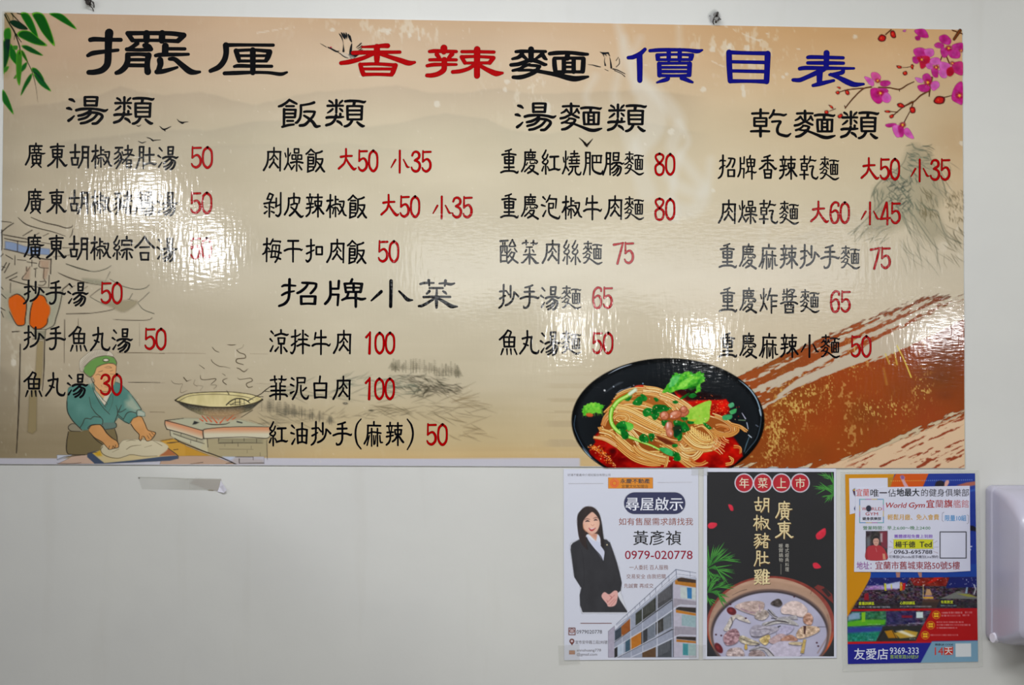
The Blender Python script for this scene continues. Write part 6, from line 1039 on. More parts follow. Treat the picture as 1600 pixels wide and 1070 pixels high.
p.line("1350 530 10,1370 640 14,1350 760 12,1250 930 10", (130, 96, 78), .6, 1.5, B2); p.line("360 330 4,440 290 5,510 270 6", (60, 44, 40), .7, .5, B2); p.line("1195 260 4,1175 315 4", (60, 40, 36), .8, .4, B2)
# palm fronds
def frond(x0, y0, x1, y1, n, L, crop, side=1, seed=1):
    r = random.Random(seed)
    for i in range(n):
        t = i / (n - 1); x = x0 + (x1 - x0) * t; y = y0 + (y1 - y0) * t
        a = side + r.uniform(-.12, .12) + (t - .5) * 1.2; l = L * r.uniform(.7, 1.1)
        for w_, cc in ((12, (14, 60, 20)), (7, (44, 150, 44)), (3, (130, 200, 90))):
            p.line(np.array([[crop[0] + x / crop[2], crop[1] + y / crop[2], w_ * .7 / crop[2]], [crop[0] + (x + math.cos(a) * l * .5) / crop[2], crop[1] + (y + math.sin(a) * l * .5) / crop[2], w_ * 1.4 / crop[2]], [crop[0] + (x + math.cos(a) * l) / crop[2], crop[1] + (y + math.sin(a) * l) / crop[2], 1.5 / crop[2]]]), cc, .9, .35)
frond(1430, 200, 1420, 320, 15, 220, A2, 3.3, 1); frond(1420, 150, 1420, 240, 8, 170, A2, 3.9, 2); frond(1420, 260, 1420, 330, 8, 150, A2, 2.5, 3)
frond(105, 1070, 230, 990, 20, 220, A2, -.55, 4); frond(100, 1050, 180, 960, 12, 190, A2, -1.3, 5); frond(95, 60, 180, 20, 12, 260, B2, .35, 6); frond(95, 120, 100, 40, 10, 180, B2, .6, 7)
frond(95, 310, 190, 240, 14, 200, B2, -.45, 8); frond(95, 260, 130, 200, 8, 160, B2, -1.0, 9); frond(95, 300, 200, 280, 14, 190, B2, .5, 10); frond(95, 360, 100, 330, 8, 120, B2, .9, 11)
for s, cr in (("318 420,360 430,372 480,340 480", A2), ("104 640,130 608,195 612,198 640,160 668,120 668", A2), ("1232 730,1290 680,1330 668,1332 730,1290 775,1242 780", A2), ("1198 1035,1240 1025,1285 1070,1250 1086,1210 1080", A2)):
    p.poly(s, lambda X, Y: rgb(214, 30, 60) + (fbm(X, Y, 5, 5, 3)[..., None] - .5) * .12, 1, .6, cr, True)
for cx in (483, 677, 872, 1067): El(cx, 195, 100, 100, (214, 214, 226), 1, .5, crop=A2); El(cx, 195, 88, 88, (172, 12, 34), 1, .5, crop=A2); El(cx, 205, 70, 70, (190, 20, 36), .5, 3, crop=A2)
p.line("866 1038 5,866 1145 5", (190, 184, 170), .9, .4, A2)
p.build('printed_picture', 'paper', .0012 + 4e-5, PB)
t = Ink(); GD = (226, 208, 160); ox, oy, k = A2
for ch, x0, y0, x1, y1 in (('廣', 805, 380, 985, 582), ('東', 802, 588, 998, 778), ('胡', 585, 338, 748, 502), ('椒', 575, 525, 758, 692), ('豬', 580, 712, 755, 878), ('肚', 582, 898, 752, 1062)):
    fit(t, ch, ox + (x0 + 6) / k, oy + (y0 + 6) / k, ox + (x1 + 6) / k, oy + (y1 + 6) / k, (116, 84, 40), .0012 + 9e-5, 1.05); fit(t, ch, ox + x0 / k, oy + y0 / k, ox + x1 / k, oy + y1 / k, GD, .0012 + 1.9e-4, .95)
t.build('gold_brush_lettering', 'paper', PB)
it = [L_(B2, '雞', 589, 62, 754, 224, (70, 44, 20), .045), ] + [L_(A2, c, cx - 50, 142, cx + 50, 248, (226, 216, 190), .012) for c, cx in zip('年菜上市', (483, 677, 872, 1067))]
for i, c in enumerate('粵式經典料理'): it.append(L_(A2, c, 910, 828 + i * 49, 950, 870 + i * 49, (186, 182, 172)))
for i, c in enumerate('暖胃鍋物'): it.append(L_(A2, c, 845, 828 + i * 49, 887, 870 + i * 49, (186, 182, 172)))
letters(it, 'lettering', 'paper', .0012 + 1.2e-4, PB); letters([L_(B2, '雞', 585, 57, 750, 219, GD, .035)], 'gold_lettering', 'paper', .0012 + 2e-4, PB)

# ================= laminated gym flyer
PC = empty('gym_flyer', W(1424, 890, 0), 'laminated blue, orange and red gym flyer with small photos of training rooms', 'poster')
FQ = [(1320.3, 740.8), (1523, 739.2), (1527.8, 1033.2), (1324.5, 1037)]
pouch = plain_mat('clear_laminate', (226, 228, 224), .12, alpha=.22)
sheet_core('laminate_edge', [(1313, 736.5), (1529, 734.5), (1535, 1041), (1316, 1049)], .0004, .0011, pouch, PC)
def fwarp(X, Y):
    u = (X - 1320.3) / 203; v = (Y - 740) / 295
    q = FQ; return (q[0][0] * (1 - u) + q[1][0] * u) * (1 - v) + (q[3][0] * (1 - u) + q[2][0] * u) * v, (q[0][1] * (1 - u) + q[1][1] * u) * (1 - v) + (q[3][1] * (1 - u) + q[2][1] * u) * v
p = Print(1320.3, 740, 1523.3, 1035, .8, (22, 46, 140)); p.X, p.Y = fwarp(p.X, p.Y); X, Y = p.X, p.Y
_sub = p.sub
def fsub(ax, ay, bx, by, pad=3): return _sub(ax - 8, ay - 4, bx + 4, by + 4, pad)
p.sub = fsub
A3, B3 = (1310, 725, 6.667), (1310, 890, 6.687)
p.full(.25 * fbm(X, Y, 30, 12, 3), (40, 90, 190)); OR = lambda X, Y: rgb(206, 140, 18) + (fbm(X, Y, 90, 90, 5)[..., None] - .5) * .04
p.poly([(1310, 735), (1400, 735), (1389.5, 759), (1389.5, 800), (1370, 870), (1322, 985), (1310, 985)], OR, 1, .6)
p.poly([(1310, 735), (1345, 735), (1345, 895), (1363, 895), (1326, 966), (1310, 985)], OR, 1, .6)
p.poly("600 90,940 90,875 240,525 240", (206, 84, 14), 1, .6, A3); p.poly("510 145,575 130,540 240,510 240", (176, 130, 40), 1, .8, A3)
for i in range(40): x = 548 + i * 21.5; p.ell(1310 + x / 6.667, 725 + (175 - i * .3) / 6.667, .9, .7, (226, 196, 90) if x < 850 else (150, 180, 230), .7, .5)
p.poly("640 130,665 115,690 135,688 170,730 240,690 240,655 165", (206, 160, 170), 1, .6, A3, True); p.poly("645 125,665 115,685 130,680 155,655 155", (120, 80, 140), .8, .8, A3, True)
p.poly("1010 240,1015 185,1060 170,1100 190,1105 240", (30, 24, 40), 1, .8, A3, True); p.poly("1100 240,1110 180,1140 165,1150 190,1120 240", (214, 160, 150), 1, .7, A3, True); p.poly("1230 220,1330 190,1440 175,1440 215,1330 235", (170, 96, 80), 1, 1, A3)
p.poly("1360 270,1440 250,1440 270,1370 290", (40, 90, 180), .8, 1, A3); p.poly("1365 640,1400 640,1445 670,1440 700,1365 690", (14, 16, 34), 1, 1, A3)
for s in ("1362 850,1392 850,1388 862,1362 866", "1362 880,1380 880,1376 896,1362 900", "1362 920,1368 920,1364 944"): p.poly(s, (206, 210, 230), 1, .5, A3)
# lower part
p.poly("350 -60,1460 -60,1460 80,330 85", (24, 66, 156), 1, .6, B3); p.poly("595 15,645 15,640 80,605 80", (170, 120, 110), 1, .6, B3); p.poly("820 15,870 15,868 78,845 78", (170, 120, 110), 1, .6, B3)
MIX = lambda base, amp, sx, sy, sd: (lambda X, Y: np.clip(rgb(*base) + (np.stack([fbm(X, Y, sx, sy, sd + k * 7, 3) for k in range(3)], -1) - .5) * amp * .35 + (fbm(X, Y, sx * .6, sy * .6, sd + 40, 3)[..., None] - .5) * amp * .9, 0, 1))
p.poly("335 85,1450 75,1460 398,140 412", MIX((60, 44, 58), .55, 5, 3, 3), 1, .6, B3)
p.poly("335 85,740 80,705 160,290 175", (26, 34, 110), .9, 1, B3); p.poly("300 165,640 150,620 205,270 210", MIX((150, 120, 190), .6, 6, 4, 9), .9, 1, B3); p.poly("490 150,640 120,640 195,500 190", (200, 206, 236), .9, 1, B3)
p.poly("740 85,1160 78,1120 170,790 165", MIX((126, 26, 20), .25, 12, 6, 5), 1, .8, B3); p.poly("1000 80,1090 78,960 140,920 140", (200, 30, 16), .9, .8, B3); p.poly("1160 78,1450 75,1455 180,1120 190", (20, 30, 104), 1, 1, B3)
for s, cc in (("475 140,495 140,500 215,480 220", (206, 206, 40)), ("545 150,555 150,560 200,548 200", (206, 200, 40)), ("640 130,665 130,665 215,640 215", (226, 150, 20)), ("668 140,700 135,690 205,668 215", (214, 20, 24)), ("880 150,888 150,888 300,880 300", (226, 196, 130)), ("920 200,955 200,990 305,890 305", (206, 160, 110)), ("888 285,990 285,992 296,886 296", (220, 170, 30)), ("888 268,985 268,986 276,886 276", (70, 60, 150)),
              ("1060 300,1250 220,1450 290,1450 305", (120, 124, 118)), ("1240 250,1360 250,1450 285,1350 280", (150, 150, 60)), ("1405 150,1420 150,1438 200,1420 255,1408 255,1425 200", (214, 220, 226)), ("1335 180,1350 180,1345 245,1320 245", (150, 180, 200)), ("270 250,310 240,320 320,265 320", (150, 20, 36)), ("880 310,1060 310,1020 395,860 400", (110, 70, 50))): p.poly(s, cc, .9, .7, B3)
rr = random.Random(2)
for i in range(70): p.ell(1310 + rr.uniform(310, 1440) / 6.687, 890 + rr.uniform(85, 165) / 6.687, .6, .6, (220, 224, 240), rr.uniform(.3, .9), .5)
for i in range(150): x, y = rr.uniform(220, 1080), rr.uniform(190, 320); p.line(np.array([[1310 + x / 6.687, 890 + y / 6.687, .5], [1310 + (x + rr.uniform(-30, 30)) / 6.687, 890 + (y + rr.uniform(-20, 20)) / 6.687, .4]]), rr.choice([(190, 150, 160), (90, 90, 110), (20, 16, 24), (170, 170, 190), (130, 40, 60)]), .6, .4, sm=False)
p.poly("200 325,1460 318,1460 398,140 412", (36, 38, 42), .65, 4, B3)
p.poly("140 410,1460 398,1460 745,90 775,90 495", (176, 14, 20), 1, .6, B3)
p.poly("130 430,970 425,930 500,870 600,805 740,90 752,90 495", MIX((70, 60, 80), .5, 7, 5, 13), 1, .6, B3)
p.poly("95 500,140 440,490 430,500 520,490 580,90 590", MIX((50, 110, 80), .4, 8, 5, 15), 1, .8, B3); p.poly("95 545,240 520,490 520,480 570,90 590", (90, 176, 30), .9, 1.2, B3); p.poly("240 445,280 440,278 540,240 545", (130, 190, 40), 1, .7, B3); p.poly("100 480,150 445,220 445,225 510,100 525", (150, 176, 220), .8, 1.5, B3)
p.poly("90 595,460 590,440 640,390 745,90 750", MIX((30, 130, 110), .3, 7, 5, 17), 1, .8, B3); p.poly("90 600,470 592,450 640,90 660", (50, 54, 150), .9, 2, B3)
for i in range(8): p.line(f"{100 + i * 45} 745 4,{180 + i * 28} 665 3", (20, 84, 70), .8, .4, B3, sm=False)
p.poly("460 590,880 580,805 740,390 745,450 630", (44, 44, 44), 1, .8, B3); p.poly("480 640,560 625,620 710,520 712", (190, 130, 20), .9, 1, B3); p.poly("580 660,700 625,830 650,810 700,640 715", (196, 160, 60), .95, 1, B3); p.poly("600 640,660 630,800 690,760 700", (236, 236, 220), .85, 1.5, B3); p.line("410 730 6,480 620 6,555 625 5,600 712 5", (30, 26, 24), 1, .5, B3, sm=False)
p.poly("500 435,810 430,800 560,500 575", MIX((52, 44, 90), .3, 7, 5, 19), .9, 1, B3); p.poly("660 475,770 475,770 500,660 500", (140, 20, 44), .9, 1, B3); p.poly("810 440,882 438,882 500,812 502", (206, 226, 226), 1, .6, B3)
for cx, cy in ((1020, 470), (962, 577), (905, 682)):
    x, y = 1310 + cx / 6.687, 890 + cy / 6.687; p.ell(x, y, 6.4, 6.4, (226, 160, 30), 1, .4); p.ell(x, y, 5.6, 5.6, (170, 30, 20), 1, .4)
    p.rect(x - 3.6, y - 3.4, x + 3.6, y - .4, (236, 190, 40)); p.rect(x - 3.6, y + .5, x + 3.6, y + 3.4, (236, 190, 40)); p.line(np.array([[x - .2, y - 3.4, .5], [x - .2, y + 3.4, .5]]), (170, 30, 20), .8, .3, sm=False)
def faint(x0, x1, y, h, cc, al=.75):      # print too small to read in the photograph
    r = random.Random(int(x0 * 7 + y)); x = x0
    while x < x1:
        w_ = r.uniform(9, 14); p.poly([(1310 + x / 6.687, 890 + y / 6.687), (1310 + (x + w_) / 6.687, 890 + y / 6.687), (1310 + (x + w_) / 6.687, 890 + (y + h) / 6.687), (1310 + x / 6.687, 890 + (y + h) / 6.687)], cc, al * r.uniform(.4, 1), .4); x += w_ + 4
for x0, x1, y, h, cc in ((1075, 1135, 440, 16, (226, 190, 190)), (1150, 1290, 436, 20, (226, 190, 190)), (1320, 1390, 434, 20, (226, 190, 190)), (1075, 1270, 468, 18, (226, 190, 190)), (1295, 1365, 464, 18, (226, 190, 190)), (1025, 1295, 538, 14, (226, 190, 190)), (1025, 1372, 566, 16, (226, 190, 190)), (1025, 1240, 598, 14, (226, 190, 190)), (960, 1240, 672, 16, (226, 190, 190)),
                         (210, 530, 380, 14, (190, 196, 206)), (640, 968, 375, 14, (190, 196, 206)), (1068, 1228, 366, 14, (120, 180, 190)), (300, 440, 562, 10, (170, 200, 160)), (730, 870, 552, 12, (190, 190, 206)), (305, 355, 722, 10, (190, 210, 200)), (740, 790, 714, 10, (190, 190, 180))): faint(x0, x1, y, h, cc)
p.poly("90 760,1460 735,1460 990,90 1000", (30, 34, 140), 1, .6, B3); p.poly("90 752,975 745,970 760,90 775", (196, 20, 24), 1, .5, B3); p.poly("975 748,1460 738,1460 990,845 990", (120, 160, 186), 1, .6, B3)
p.poly("1220 768,1382 766,1384 905,1222 908", (214, 218, 222), 1, .5, B3)
p.poly("1100 810,1195 800,1195 885,1100 888", (196, 60, 50), 1, .5, B3)
p.sub = _sub; p.X, p.Y = np.meshgrid(p.xs, p.ys)
p.build('printed_picture', 'laminate', .00125, PC, fwarp)
YL = (206, 220, 40)
letters([L_(B3, '重量訓練區', 210, 333, 372, 366, YL, .03), L_(B3, '心肺訓練區', 640, 328, 797, 362, YL, .03), L_(B3, '有氧教室', 1068, 318, 1195, 351, YL, .03), L_(B3, '友愛店', 163, 820, 515, 935, (214, 218, 236), .03), L_(B3, '9369-333', 535, 810, 835, 878, (206, 214, 236), .03),
         L_(B3, '舊城東路50號5F', 538, 885, 835, 928, (150, 180, 80), .01), L_(B3, '掃描QR CODE', 1005, 768, 1195, 792, (24, 34, 44), .03), L_(B3, '14', 1005, 808, 1092, 888, (196, 60, 50), .03), L_(B3, '天', 1108, 808, 1188, 882, (226, 226, 226), .02)], 'lettering', 'laminate', .00135, PC)
# white sheet stuck under the notice, then the notice itself
N1 = empty('small_white_sheet', W(1356, 775, 0), 'small blank-margined white sheet peeping out behind the notice on the gym flyer', 'paper')
wp2 = plain_mat('plain_paper', (204, 206, 224), .6, noise=.012, nscale=12)
sheet_core('paper', [(1326.3, 747), (1386.5, 746.3), (1387, 790), (1336, 803), (1327.3, 803.3)][:3] + [(1327.3, 803.3)], .0014, .0016, wp2, N1)
p = Print(1326, 746, 1388, 804, .7); p.poly("145 270,168 250,172 335,158 315", (70, 20, 70), 1, .5, A3); p.poly("150 265,170 258,170 275,155 278", (214, 180, 60), 1, .4, A3); p.poly("160 460,174 435,174 492", (20, 50, 110), 1, .5, A3); p.build('printed_marks', 'paper', .00166, N1)
N2 = empty('white_notice', W(1424, 826, 0), 'white notice with coloured typed lines and a man in red, stuck over the gym flyer', 'notice')
V2 = [(1336.5, 761.5), (1514.5, 758.6), (1515.5, 891.5), (1478, 893.5), (1334, 892.8)]
nv = len(V2); v = [W(x, y, .0022) for x, y in V2] + [W(x, y, .0017) for x, y in V2]
me = bpy.data.meshes.new('paper'); me.from_pydata(v, [], [tuple(range(nv))[::-1], tuple(range(nv, 2 * nv))] + [(i, (i + 1) % nv, (i + 1) % nv + nv, i + nv) for i in range(nv)]); me.update(); link('paper', me, wp2, N2)
p = Print(1336, 762, 1514, 890, .7)
cols = [(110, 200, 190), (200, 130, 200), (226, 200, 110), (90, 160, 220)]
k = 0
for x0, y0, x1, y1 in ((218, 364, 464, 364), (464, 364, 464, 608), (464, 608, 218, 608), (218, 608, 218, 364)):
    for i in range(4): a0, a1 = i / 4, (i + 1) / 4; p.line(f"{x0 + (x1 - x0) * a0} {y0 + (y1 - y0) * a0} 7,{x0 + (x1 - x0) * a1} {y0 + (y1 - y0) * a1} 7", cols[k % 4], .9, .4, A3, sm=False); k += 1
p.ell(1310 + 311 / 6.667, 725 + 460 / 6.667, 4, 4.8, (36, 38, 62), 1, .5)
p.poly("282 695,505 695,505 992,282 992", MIX((46, 34, 42), .3, 6, 8, 3), 1, .4, A3)
p.poly("430 700,505 695,505 880,440 850", (130, 40, 60), .9, 1.2, A3); p.poly("430 720,455 715,455 810,435 810", (190, 186, 190), .8, 1, A3); p.poly("285 760,330 740,330 850,290 860", (120, 124, 130), .7, 2, A3)
p.poly("288 990,295 870,340 845,385 840,440 850,485 900,500 990", (176, 44, 54), 1, .7, A3, True); p.poly("290 870,300 980,285 985,282 900", (140, 30, 40), .8, 1, A3)
p.poly("360 780,385 755,415 780,415 825,395 850,370 840,358 815", (206, 156, 140), 1, .6, A3, True); p.poly("355 785,370 748,405 745,420 785,405 770,372 772", (24, 20, 24), 1, .5, A3, True); p.line("370 800 4,380 800 4", (70, 44, 44), .9, .4, A3); p.line("395 800 4,405 800 4", (70, 44, 44), .9, .4, A3); p.line("378 828 4,398 828 4", (150, 80, 76), .9, .4, A3)
p.poly("455 930,480 930,490 990,460 990", (206, 150, 120), 1, .7, A3); p.line("385 870 4,395 910 4", (220, 200, 200), .7, .5, A3)
p.poly("572 790,590 782,965 782,978 790,978 870,965 878,590 878,572 870", (206, 206, 20), 1, .5, A3, True)
for s in ("532 800 4,560 820 3", "522 862 4,560 864 3", "532 925 4,560 905 3", "1022 798 4,985 822 3", "1035 862 3,985 864 3", "1030 925 4,985 905 3"): p.line(s, (206, 150, 160), .8, .4, A3)
for s in ("1095 500 4,1078 510 4,1075 585 4,1090 595 4", "1338 528 4,1352 535 4,1350 610 4,1335 618 4"): p.line(s, (160, 150, 170), .8, .4, A3, sm=False)
p.line("1054 704 8,1326 704 8,1326 976 8,1054 976 8,1054 704 8", (30, 30, 40), 1, .4, A3, sm=False)
p.build('printed_marks', 'paper', .00226, N2)
RR = (170, 60, 64)
letters([L_(A3, '宜蘭', 182, 255, 315, 332, (206, 110, 110), .02), L_(A3, '唯', 330, 258, 415, 338, (20, 20, 30), .012), L_(A3, '一', 422, 290, 502, 302, (60, 50, 66)), L_(A3, '佔', 512, 258, 594, 338, (30, 30, 40)), L_(A3, '地最大', 602, 252, 838, 332, (16, 22, 34), .05), L_(A3, '的健身俱樂部', 858, 255, 1355, 335, (44, 40, 52), .005),
         L_(A3, 'World', 485, 400, 702, 452, RR, .05, .25), L_(A3, 'Gym', 728, 398, 895, 466, RR, .05, .25), L_(A3, '宜', 912, 368, 994, 450, RR, .05), L_(A3, '蘭', 1005, 370, 1088, 452, RR), L_(A3, '旗', 1098, 368, 1182, 450, RR, .05), L_(A3, '艦館', 1192, 370, 1352, 452, (190, 100, 104)),
         L_(A3, '輕鬆月繳、免入會費', 508, 520, 1042, 580, (206, 160, 70), .03), L_(A3, '限量10組', 1105, 528, 1325, 590, (80, 150, 206), .03), L_(A3, '營業時間：早上6:00～晚上24:00', 252, 642, 952, 682, (70, 130, 80), .02), L_(A3, '團體課程免費上到飽', 580, 730, 975, 768, (130, 80, 190), .03),
         L_(A3, '楊千德', 588, 802, 795, 866, (24, 24, 30), .05), L_(A3, 'Ted', 842, 806, 965, 862, (24, 24, 30), .05), L_(A3, '0963-695788', 575, 892, 972, 932, (20, 20, 40), .05), L_(A3, '可掃描QRcode或手機加Line預約', 520, 946, 1035, 980, (50, 46, 70), .01),
         ('地址：', 1338, 877, 1361, 888.6, (140, 70, 150), .02), ('宜蘭市舊城東路50號5樓', 1367, 876.6, 1499, 889, (150, 54, 66), .02),
         L_(A3, 'W', 240, 448, 285, 480, RR, .03), L_(A3, 'RLD', 342, 448, 450, 480, RR, .03), L_(A3, 'GYM', 278, 500, 408, 532, RR, .03), L_(A3, '健身俱樂部', 246, 550, 440, 582, (20, 20, 30), .05)], 'lettering', 'paper', .00234, N2)
# ------------------------------------------------------------------ small things on the wall
def tube(name, P3, r, mat, parent=None, seg=8):
    c = bpy.data.curves.new(name, 'CURVE'); c.dimensions = '3D'; c.bevel_depth = r; c.bevel_resolution = 3; c.use_fill_caps = True
    s = c.splines.new('POLY'); s.points.add(len(P3) - 1)
    for i, q in enumerate(P3): s.points[i].co = (*q, 1)
    o = bpy.data.objects.new(name, c); COL.objects.link(o); bpy.context.view_layer.update()
    me = bpy.data.meshes.new_from_object(o.evaluated_get(bpy.context.evaluated_depsgraph_get())); bpy.data.objects.remove(o); bpy.data.curves.remove(c)
    for f in me.polygons: f.use_smooth = True
    return link(name, me, mat, parent)
def curve3(s, n=6):       # 'x y depth_mm' points on the wall
    a = np.array([[float(v) for v in t.split()] for t in s.split(',')]); a = smooth(a, n); return [W(x, y, z / 1000) for x, y, z in a]
dark_wire = plain_mat('rusted_wire', (52, 46, 44), .55, .6, noise=.4, nscale=400); steel = plain_mat('dull_steel', (120, 118, 118), .35, .9, noise=.2, nscale=300); plug_mat = plain_mat('grey_wall_plug', (120, 118, 116), .7, noise=.2, nscale=300)
def cone(name, x, y, r0, r1, d0, d1, mat, parent, seg=20):
    bm = bmesh.new(); bmesh.ops.create_cone(bm, cap_ends=True, segments=seg, radius1=r0, radius2=r1, depth=d1 - d0)
    c = W(x, y, (d0 + d1) / 2)
    for v in bm.verts: v.co = Vector((v.co.x + c[0], -v.co.z + c[1], v.co.y + c[2]))
    bmesh.ops.recalc_face_normals(bm, faces=bm.faces)
    me = bpy.data.meshes.new(name); bm.to_mesh(me); bm.free(); return link(name, me, mat, parent)
H1 = empty('wire_hook', W(139, 6, 0), 'rusty twisted wire hook above the bamboo corner, at the top left', 'hook')
cone('screw', 141, 7, .0019, .0015, -.004, .011, dark_wire, H1); cone('screw_head', 141, 7, .0036, .0030, .011, .0128, dark_wire, H1)
tube('wire', curve3("131 -4 3,134 1 6,138 3 9,142 2 11,145 5 10,143 9 9,139 9 10,138 5 11,142 3 12,147 5 10,149 9 7,148 13 4"), .0009, dark_wire, H1)
tube('wire', curve3("133 -2 5,138 6 8,143 11 9,146 14 5,147 18 2"), .0007, dark_wire, H1)
tube('wire', curve3("136 -6 4,141 0 8,146 3 10,150 7 8"), .0008, steel, H1)
H2 = empty('screw_eye', W(1118, 28, 0), 'steel screw with a wire eye in a scuffed hole, top edge right of centre', 'hook')
cone('wall_plug', 1118, 23, .0042, .0036, -.003, .0012, plug_mat, H2); tube('screw', curve3("1121 20 0.5,1119 25 9,1117.5 28 14"), .0019, dark_wire, H2)
ring = [W(1118 + 4.3 * math.cos(a), 32 + 3.6 * math.sin(a), .012 + .002 * math.sin(a)) for a in np.linspace(0, 6.4, 26)]
tube('eye', ring, .0010, steel, H2); tube('wire', curve3("1114 30 10,1113 34 8,1113.4 37 5,1115 39 4"), .0008, dark_wire, H2); tube('wire', curve3("1120 33 12,1123 32.5 10,1125 32.2 8"), .0008, dark_wire, H2); tube('wire', curve3("1117 35 10,1117 37 7,1119 36 6"), .0008, dark_wire, H2)
scuff = Print(1100, 12, 1132, 40, .8)
scuff.poly([(1107, 24), (1112, 18), (1118, 16), (1124, 22), (1125, 30), (1120, 36), (1111, 35), (1108, 30)], (170, 172, 172), .45, 2.5, sm=True); scuff.ell(1109, 25, 1, 1, (100, 100, 100), .8, .5); scuff.ell(1112, 31, 2.5, 4, (150, 146, 150), .5, 1.5)
so = scuff.build('plaster_scuff', 'paper', .0003, H2)
# torn strip of old tape
T = empty('torn_tape', W(282, 757, 0), 'torn strip of old yellowed tape with a curled white end, under the cook picture', 'tape')
p = Print(212, 742, 362, 774, .8)
p.poly([(216.5, 745.5), (260, 746), (300, 747.8), (345, 748.8), (346, 760), (348, 768), (335, 766), (300, 765), (222, 764)], (188, 186, 176), .35, .7, tex=lambda X, Y: .5 + .9 * sstep(240, 320, X))
p.poly([(297, 754), (306, 748), (345, 749), (345, 764), (340, 767), (318, 762)], (170, 163, 156), .6, 2)
p.line("217 745.5 .8,262 746.6 .9,300 748 1,345 749 1", (172, 168, 154), .5, .4); p.line("326 765.5 1.4,333 765.8 1.6", (140, 130, 110), .9, .6); p.ell(217.4, 746.6, 1.3, .9, (110, 108, 100), .9, .5)
p.build('tape_film', 'paper', .0004, T)
fold = bpy.data.meshes.new('curled_end'); fv = [W(345, 750, .0006), W(350, 757, .0045), W(355.5, 764.5, .005), (W(350.8, 769.6, .003)), W(340, 768, .0006), W(343, 760, .0008)]
fold.from_pydata(fv, [], [(0, 1, 5), (1, 2, 3), (1, 3, 5), (5, 3, 4)]); fold.update(); link('curled_end', fold, plain_mat('curled_paper', (214, 212, 224), .5), T)
# clear tape on the corners of the sheets
tape = plain_mat('clear_tape', (206, 206, 200), .25, alpha=.13)
def tp(q, d, label): o = sheet_core('clear_tape', q, d, d + .00012, tape, None); tag(o, label, 'tape', None); return o
tp([(872, 1008), (905, 1006), (906, 1036), (873, 1038)], .00135, "piece of clear tape on the lower left corner of the estate agent's sheet")
tp([(1076, 1006), (1103, 1007), (1102, 1030), (1076, 1029)], .00135, "piece of clear tape between the lower corners of the two left posters")
tp([(1080, 729), (1106, 729), (1106, 742), (1080, 742)], .00215, "piece of clear tape joining the upper corners of the two left posters")
# ------------------------------------------------------------------ paper-towel dispenser at the right edge
DP = empty('paper_towel_dispenser', W(1655, 880, 0), 'white translucent plastic paper towel dispenser at the right edge', 'dispenser')
shell_m = plain_mat('milky_plastic', (190, 188, 206), .25, noise=.03, nscale=20, alpha=.86)
x0, x1 = 1538.5, 1775.0; zt, zb = 757, 998; dep = .128
def loft(name, rows, mat, parent, cap=True):
    V = []; F = []; n = len(rows[0])
    for r_ in rows: V += r_
    for j in range(len(rows) - 1):
        for i in range(n): a = j * n + i; b_ = j * n + (i + 1) % n; F.append((a, b_, b_ + n, a + n))
    if cap: F += [tuple(range(n))[::-1], tuple(range((len(rows) - 1) * n, len(rows) * n))]
    me = bpy.data.meshes.new(name); me.from_pydata(V, [], F); me.update()
    bm = bmesh.new(); bm.from_mesh(me); bmesh.ops.recalc_face_normals(bm, faces=bm.faces); bm.to_mesh(me); bm.free()
    return link(name, me, mat, parent)
def rrect(xa, xb, ya, yb, r, d, n=6, drop=0):
    """rounded outline on the wall plane d metres off it; the foot sweeps down in the middle"""
    o = []
    for cx, cy, a0 in ((xb - r, ya + r, -90), (xb - r, yb - r, 0), (xa + r, yb - r, 90), (xa + r, ya + r, 180)):
        for k in range(n + 1):
            a = math.radians(a0 + 90 * k / n); o.append((cx + r * math.cos(a), cy + r * math.sin(a)))
    out = []
    for i in range(len(o)):
        (xa_, ya_), (xb_, yb_) = o[i], o[(i + 1) % len(o)]; m = 1 if math.hypot(xb_ - xa_, yb_ - ya_) < 30 else 8
        for k in range(m): out.append((xa_ + (xb_ - xa_) * k / m, ya_ + (yb_ - ya_) * k / m))
    return [W(x, y + (drop * math.exp(-((x - xa - 20) / 16) ** 2) if y > yb - r - 1 else 0), d) for x, y in out]
spec = [(1.5, 2, -1, 10, 0.0), (0, 0, 0, 10, .004), (0, 0, -1, 10, .026), (2.2, 1, -1, 10, .028), (2.4, 2, -4, 12, .05), (3.2, 6, -8, 14, .075), (5.0, 15, -16, 16, .098), (7.0, 32, -25, 16, .118), (13, 42, -33, 14, .125)]
rows = [rrect(x0 + a_, x1 - a_, zt + t_, zb + b_, r_, d_) for a_, t_, b_, r_, d_ in spec]
sh = loft('shell', rows, shell_m, DP)
for f in sh.data.polygons: f.use_smooth = True
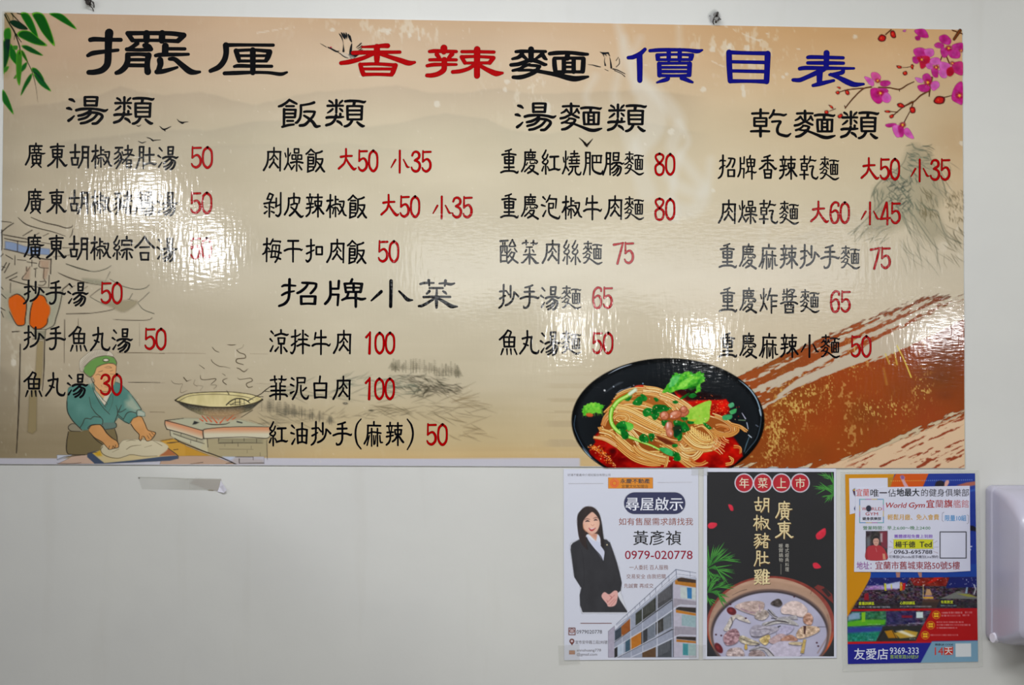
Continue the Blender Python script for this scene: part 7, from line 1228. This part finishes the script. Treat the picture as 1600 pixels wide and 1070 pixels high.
m_ = sh.modifiers.new('bevel', 'BEVEL'); m_.width = .0012; m_.segments = 2; m_.limit_method = 'ANGLE'
stack = plain_mat('pinkish_towel_stack', (186, 160, 176), .8, noise=.06, nscale=60)
slab('towel_stack', W(x0 + 16, 0)[0], W(x1 - 16, 0)[0], -.10, -.02, W(0, zb - 30)[2], W(0, zb - 130)[2], stack, None, DP)
bk = slab('back_plate', W(x0 + 6, 0)[0], W(x1 - 6, 0)[0], -.004, -.0002, W(0, zb + 2)[2], W(0, zt + 6)[2], plain_mat('grey_back_plate', (150, 150, 160), .5), None, DP)
# hinge button on the visible side
pin = plain_mat('white_pin', (216, 214, 226), .3)
def side_disc(name, px, py, d, r, th, mat, parent):
    bm = bmesh.new(); bmesh.ops.create_cone(bm, cap_ends=True, segments=28, radius1=r, radius2=r * .86, depth=th)
    c = W(px, py, d); a = math.radians(-74)
    for v in bm.verts:
        q = Vector((v.co.x, v.co.y, v.co.z)); q = Vector((q.z, q.x, q.y)); ca, sa = math.cos(math.radians(196)), math.sin(math.radians(196))
        v.co = Vector((q.x * ca - q.y * sa + c[0], q.x * sa + q.y * ca + c[1], q.z + c[2]))
    bmesh.ops.recalc_face_normals(bm, faces=bm.faces); me = bpy.data.meshes.new(name); bm.to_mesh(me); bm.free()
    for f in me.polygons: f.use_smooth = False
    return link(name, me, mat, parent)
side_disc('hinge_button', 1539.5, 988, .036, .0085, .006, pin, DP)
# the towel that hangs out of the slot
towel = bpy.data.meshes.new('hanging_towel'); tv = []; tf = []
for j in range(9):
    for i in range(13):
        u, v_ = i / 12, j / 8; tv.append(W(1583 + 110 * u, 992 + 44 * v_ - 10 * math.sin(u * 3.1), .055 + .012 * math.sin(u * 9 + v_ * 3) * v_))
for j in range(8):
    for i in range(12): a = j * 13 + i; tf.append((a, a + 13, a + 14, a + 1))
towel.from_pydata(tv, [], tf); towel.update()
for f in towel.polygons: f.use_smooth = True
link('hanging_towel', towel, plain_mat('paper_towel', (190, 188, 200), .9, noise=.03, nscale=50), DP)
